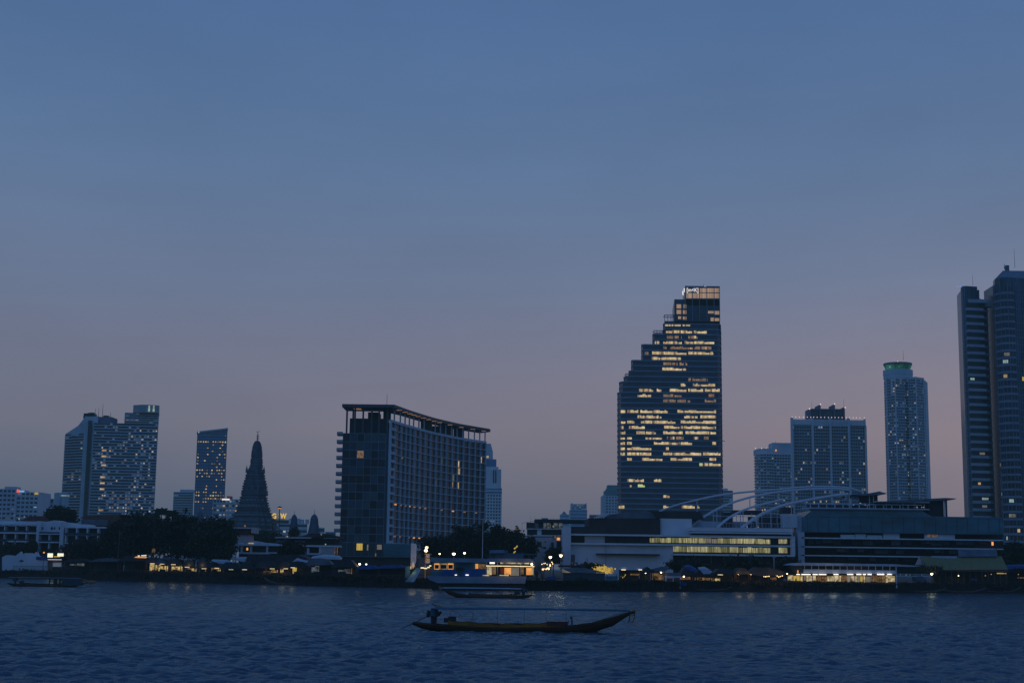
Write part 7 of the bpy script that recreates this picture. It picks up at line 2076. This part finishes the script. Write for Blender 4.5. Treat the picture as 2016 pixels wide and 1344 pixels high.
def ex3(t, X, Y, s):
    m = MB(); a, b = X(.66), X(.88)
    m.box(a, b, Y - .9, Y + .9, .3, 1.95); m.build('cabin_cloth', MT['hotel_teal'], t)
    m = MB(); m.box(X(.50), X(.52), Y - .8, Y - .7, .3, 2.0); m.box(X(.555), X(.58), Y - .8, Y + .5, .3, 1.9); m.box(X(.62), X(.64), Y - .8, Y - .7, .3, 2); m.build('posts', MT['wood_dark'], t)
    m = MB(); m.ball((X(.99), Y, 1.2), 1.3, .4, .35, n=10, m=6); m.tube([(X(.90), Y, 1.7), (X(1.04), Y, .95)], .14, 6); m.build('bow_cloth', MT['ribbon'], t)
longtail(14, 181, 1154, 'longtail boat at far left with a cloth cabin and red wrapped prow', 3, side='wood_dark', bowz=1.2, roof=(.02, .86), roofmat='tin_grey', roofz=2.05, roofw=.6, extras=ex3, tail=4)
# boats tied up along the wall
def moored(px0, px1, py, dy, label, seed, rise=1.6, mat='wood_mid', roofed=False):
    Y = BY((px0 + px1) / 2) - dy
    xs, xb = W(px0, py, Y).x, W(px1, py, Y).x
    t = thing('moored_boat', label, 'boat', ((xs + xb) / 2, Y, 0))
    s = 1 if xb > xs else -1
    pts = [(0, rise * .8, rise, .1), (.1, .5, rise * .62, .45), (.25, -.05, .62, .85), (.5, -.25, .42, 1), (.75, -.05, .6, .8), (.92, .7, rise * .7, .35), (1, rise * .9, rise * 1.05, .1)]
    hull_mesh(xs, xb, Y, pts, .85, 'hull', MT[mat], t, s)
    m = MB(); X = lambda u: xs + (xb - xs) * u
    for sg in (-1, 1): m.tube([(X(u), Y + sg * .86 * w_, g - .02) for u, k, g, w_ in pts], .05, 5)
    m.build('rub_rail', MT['tin_grey'], t)
    for u in (.35, .5, .65):
        m = MB(); m.box(min(X(u), X(u + .015)), max(X(u), X(u + .015)), Y - .7, Y + .7, .3, .38); m.build('bench', MT['wood_mid'], t)
    if roofed:
        m = MB(); m.box(min(X(.2), X(.8)), max(X(.2), X(.8)), Y - .8, Y + .8, 1.9, 2.0); m.build('roof', MT['tin_dark'], t)
        m = MB()
        for u in (.22, .5, .78): m.tube([(X(u), Y - .75, .5), (X(u), Y - .75, 1.9)], .04, 4)
        m.build('posts', MT['steel_dark'], t)
moored(519, 612, 1147, 2.2, 'crescent shaped empty boat tied below the cream lit stall', 1, 2.3)
moored(1772, 1862, 1160, 2.0, 'slim boat tied below the grey boat cover', 2, 1.5)
moored(1845, 1942, 1162, 4.2, 'slim reddish boat tied below the green tiled hall', 3, 1.7, 'canvas_red')
moored(1925, 2010, 1161, 2.2, 'slim boat tied nearest the right edge', 4, 1.9, 'wood_dark', True)
moored(1440, 1352, 1160, 2.0, 'dark low boat tied right of the blue framed kiosk', 5, 1.4, 'wood_dark')
# stilts under the huts
def piles(px0, px1, label, seed, step=9):
    rs = random.Random(seed); t = thing('jetty_piles', label, 'piles', (W(px0, 1150, BY(px0)).x, BY(px0) - 1, 0))
    x = px0
    while x < px1:
        Y = BY(x) - .6 - rs.random(); p = W(x, 1150, Y)
        MB().tube([(p.x, Y, -1), (p.x + rs.uniform(-.15, .15), Y, LAND + rs.uniform(-.6, .5))], .1, 5).build('pile', MT['wood_dark'], t); x += step * 1.6 * rs.uniform(.5, 1.5)
piles(1225, 1400, 'thin wooden piles below the stilted market huts', 1)
piles(180, 330, 'short piles in front of the left pavilion', 2, 14)
piles(600, 800, 'piles along the jetty below the hotel podium', 3, 13)
piles(1560, 1770, 'piles carrying the bright shop hall deck', 4, 16)
piles(1840, 2016, 'piles between the moored boats at right', 5, 14)
GROUPS = {'stall': 'market stalls along the far bank', 'lamp': 'lamps along the far bank', 'tree': 'trees along the far bank', 'palm': 'palms in the riverside trees', 'boat': 'wooden boats on the river', 'awning': 'awnings over the market', 'piles': 'wooden piles along the river wall', 'bushes': 'scrub hanging over the river wall', 'post': 'posts among the stalls', 'lights': 'strings of little bulbs'}
for o in list(SC.objects):
    if o.parent is None and o.get('category') in GROUPS and not o.get('group'): o['group'] = GROUPS[o['category']]
    if o.parent is None and o.name.startswith('apartment_tower'): o['group'] = 'apartment towers on the skyline'
    if o.parent is None and o.name.startswith('office_tower'): o['group'] = 'office towers on the skyline'
    if o.parent is None and o.name.startswith('temple_spire'): o['group'] = 'small temple spires'
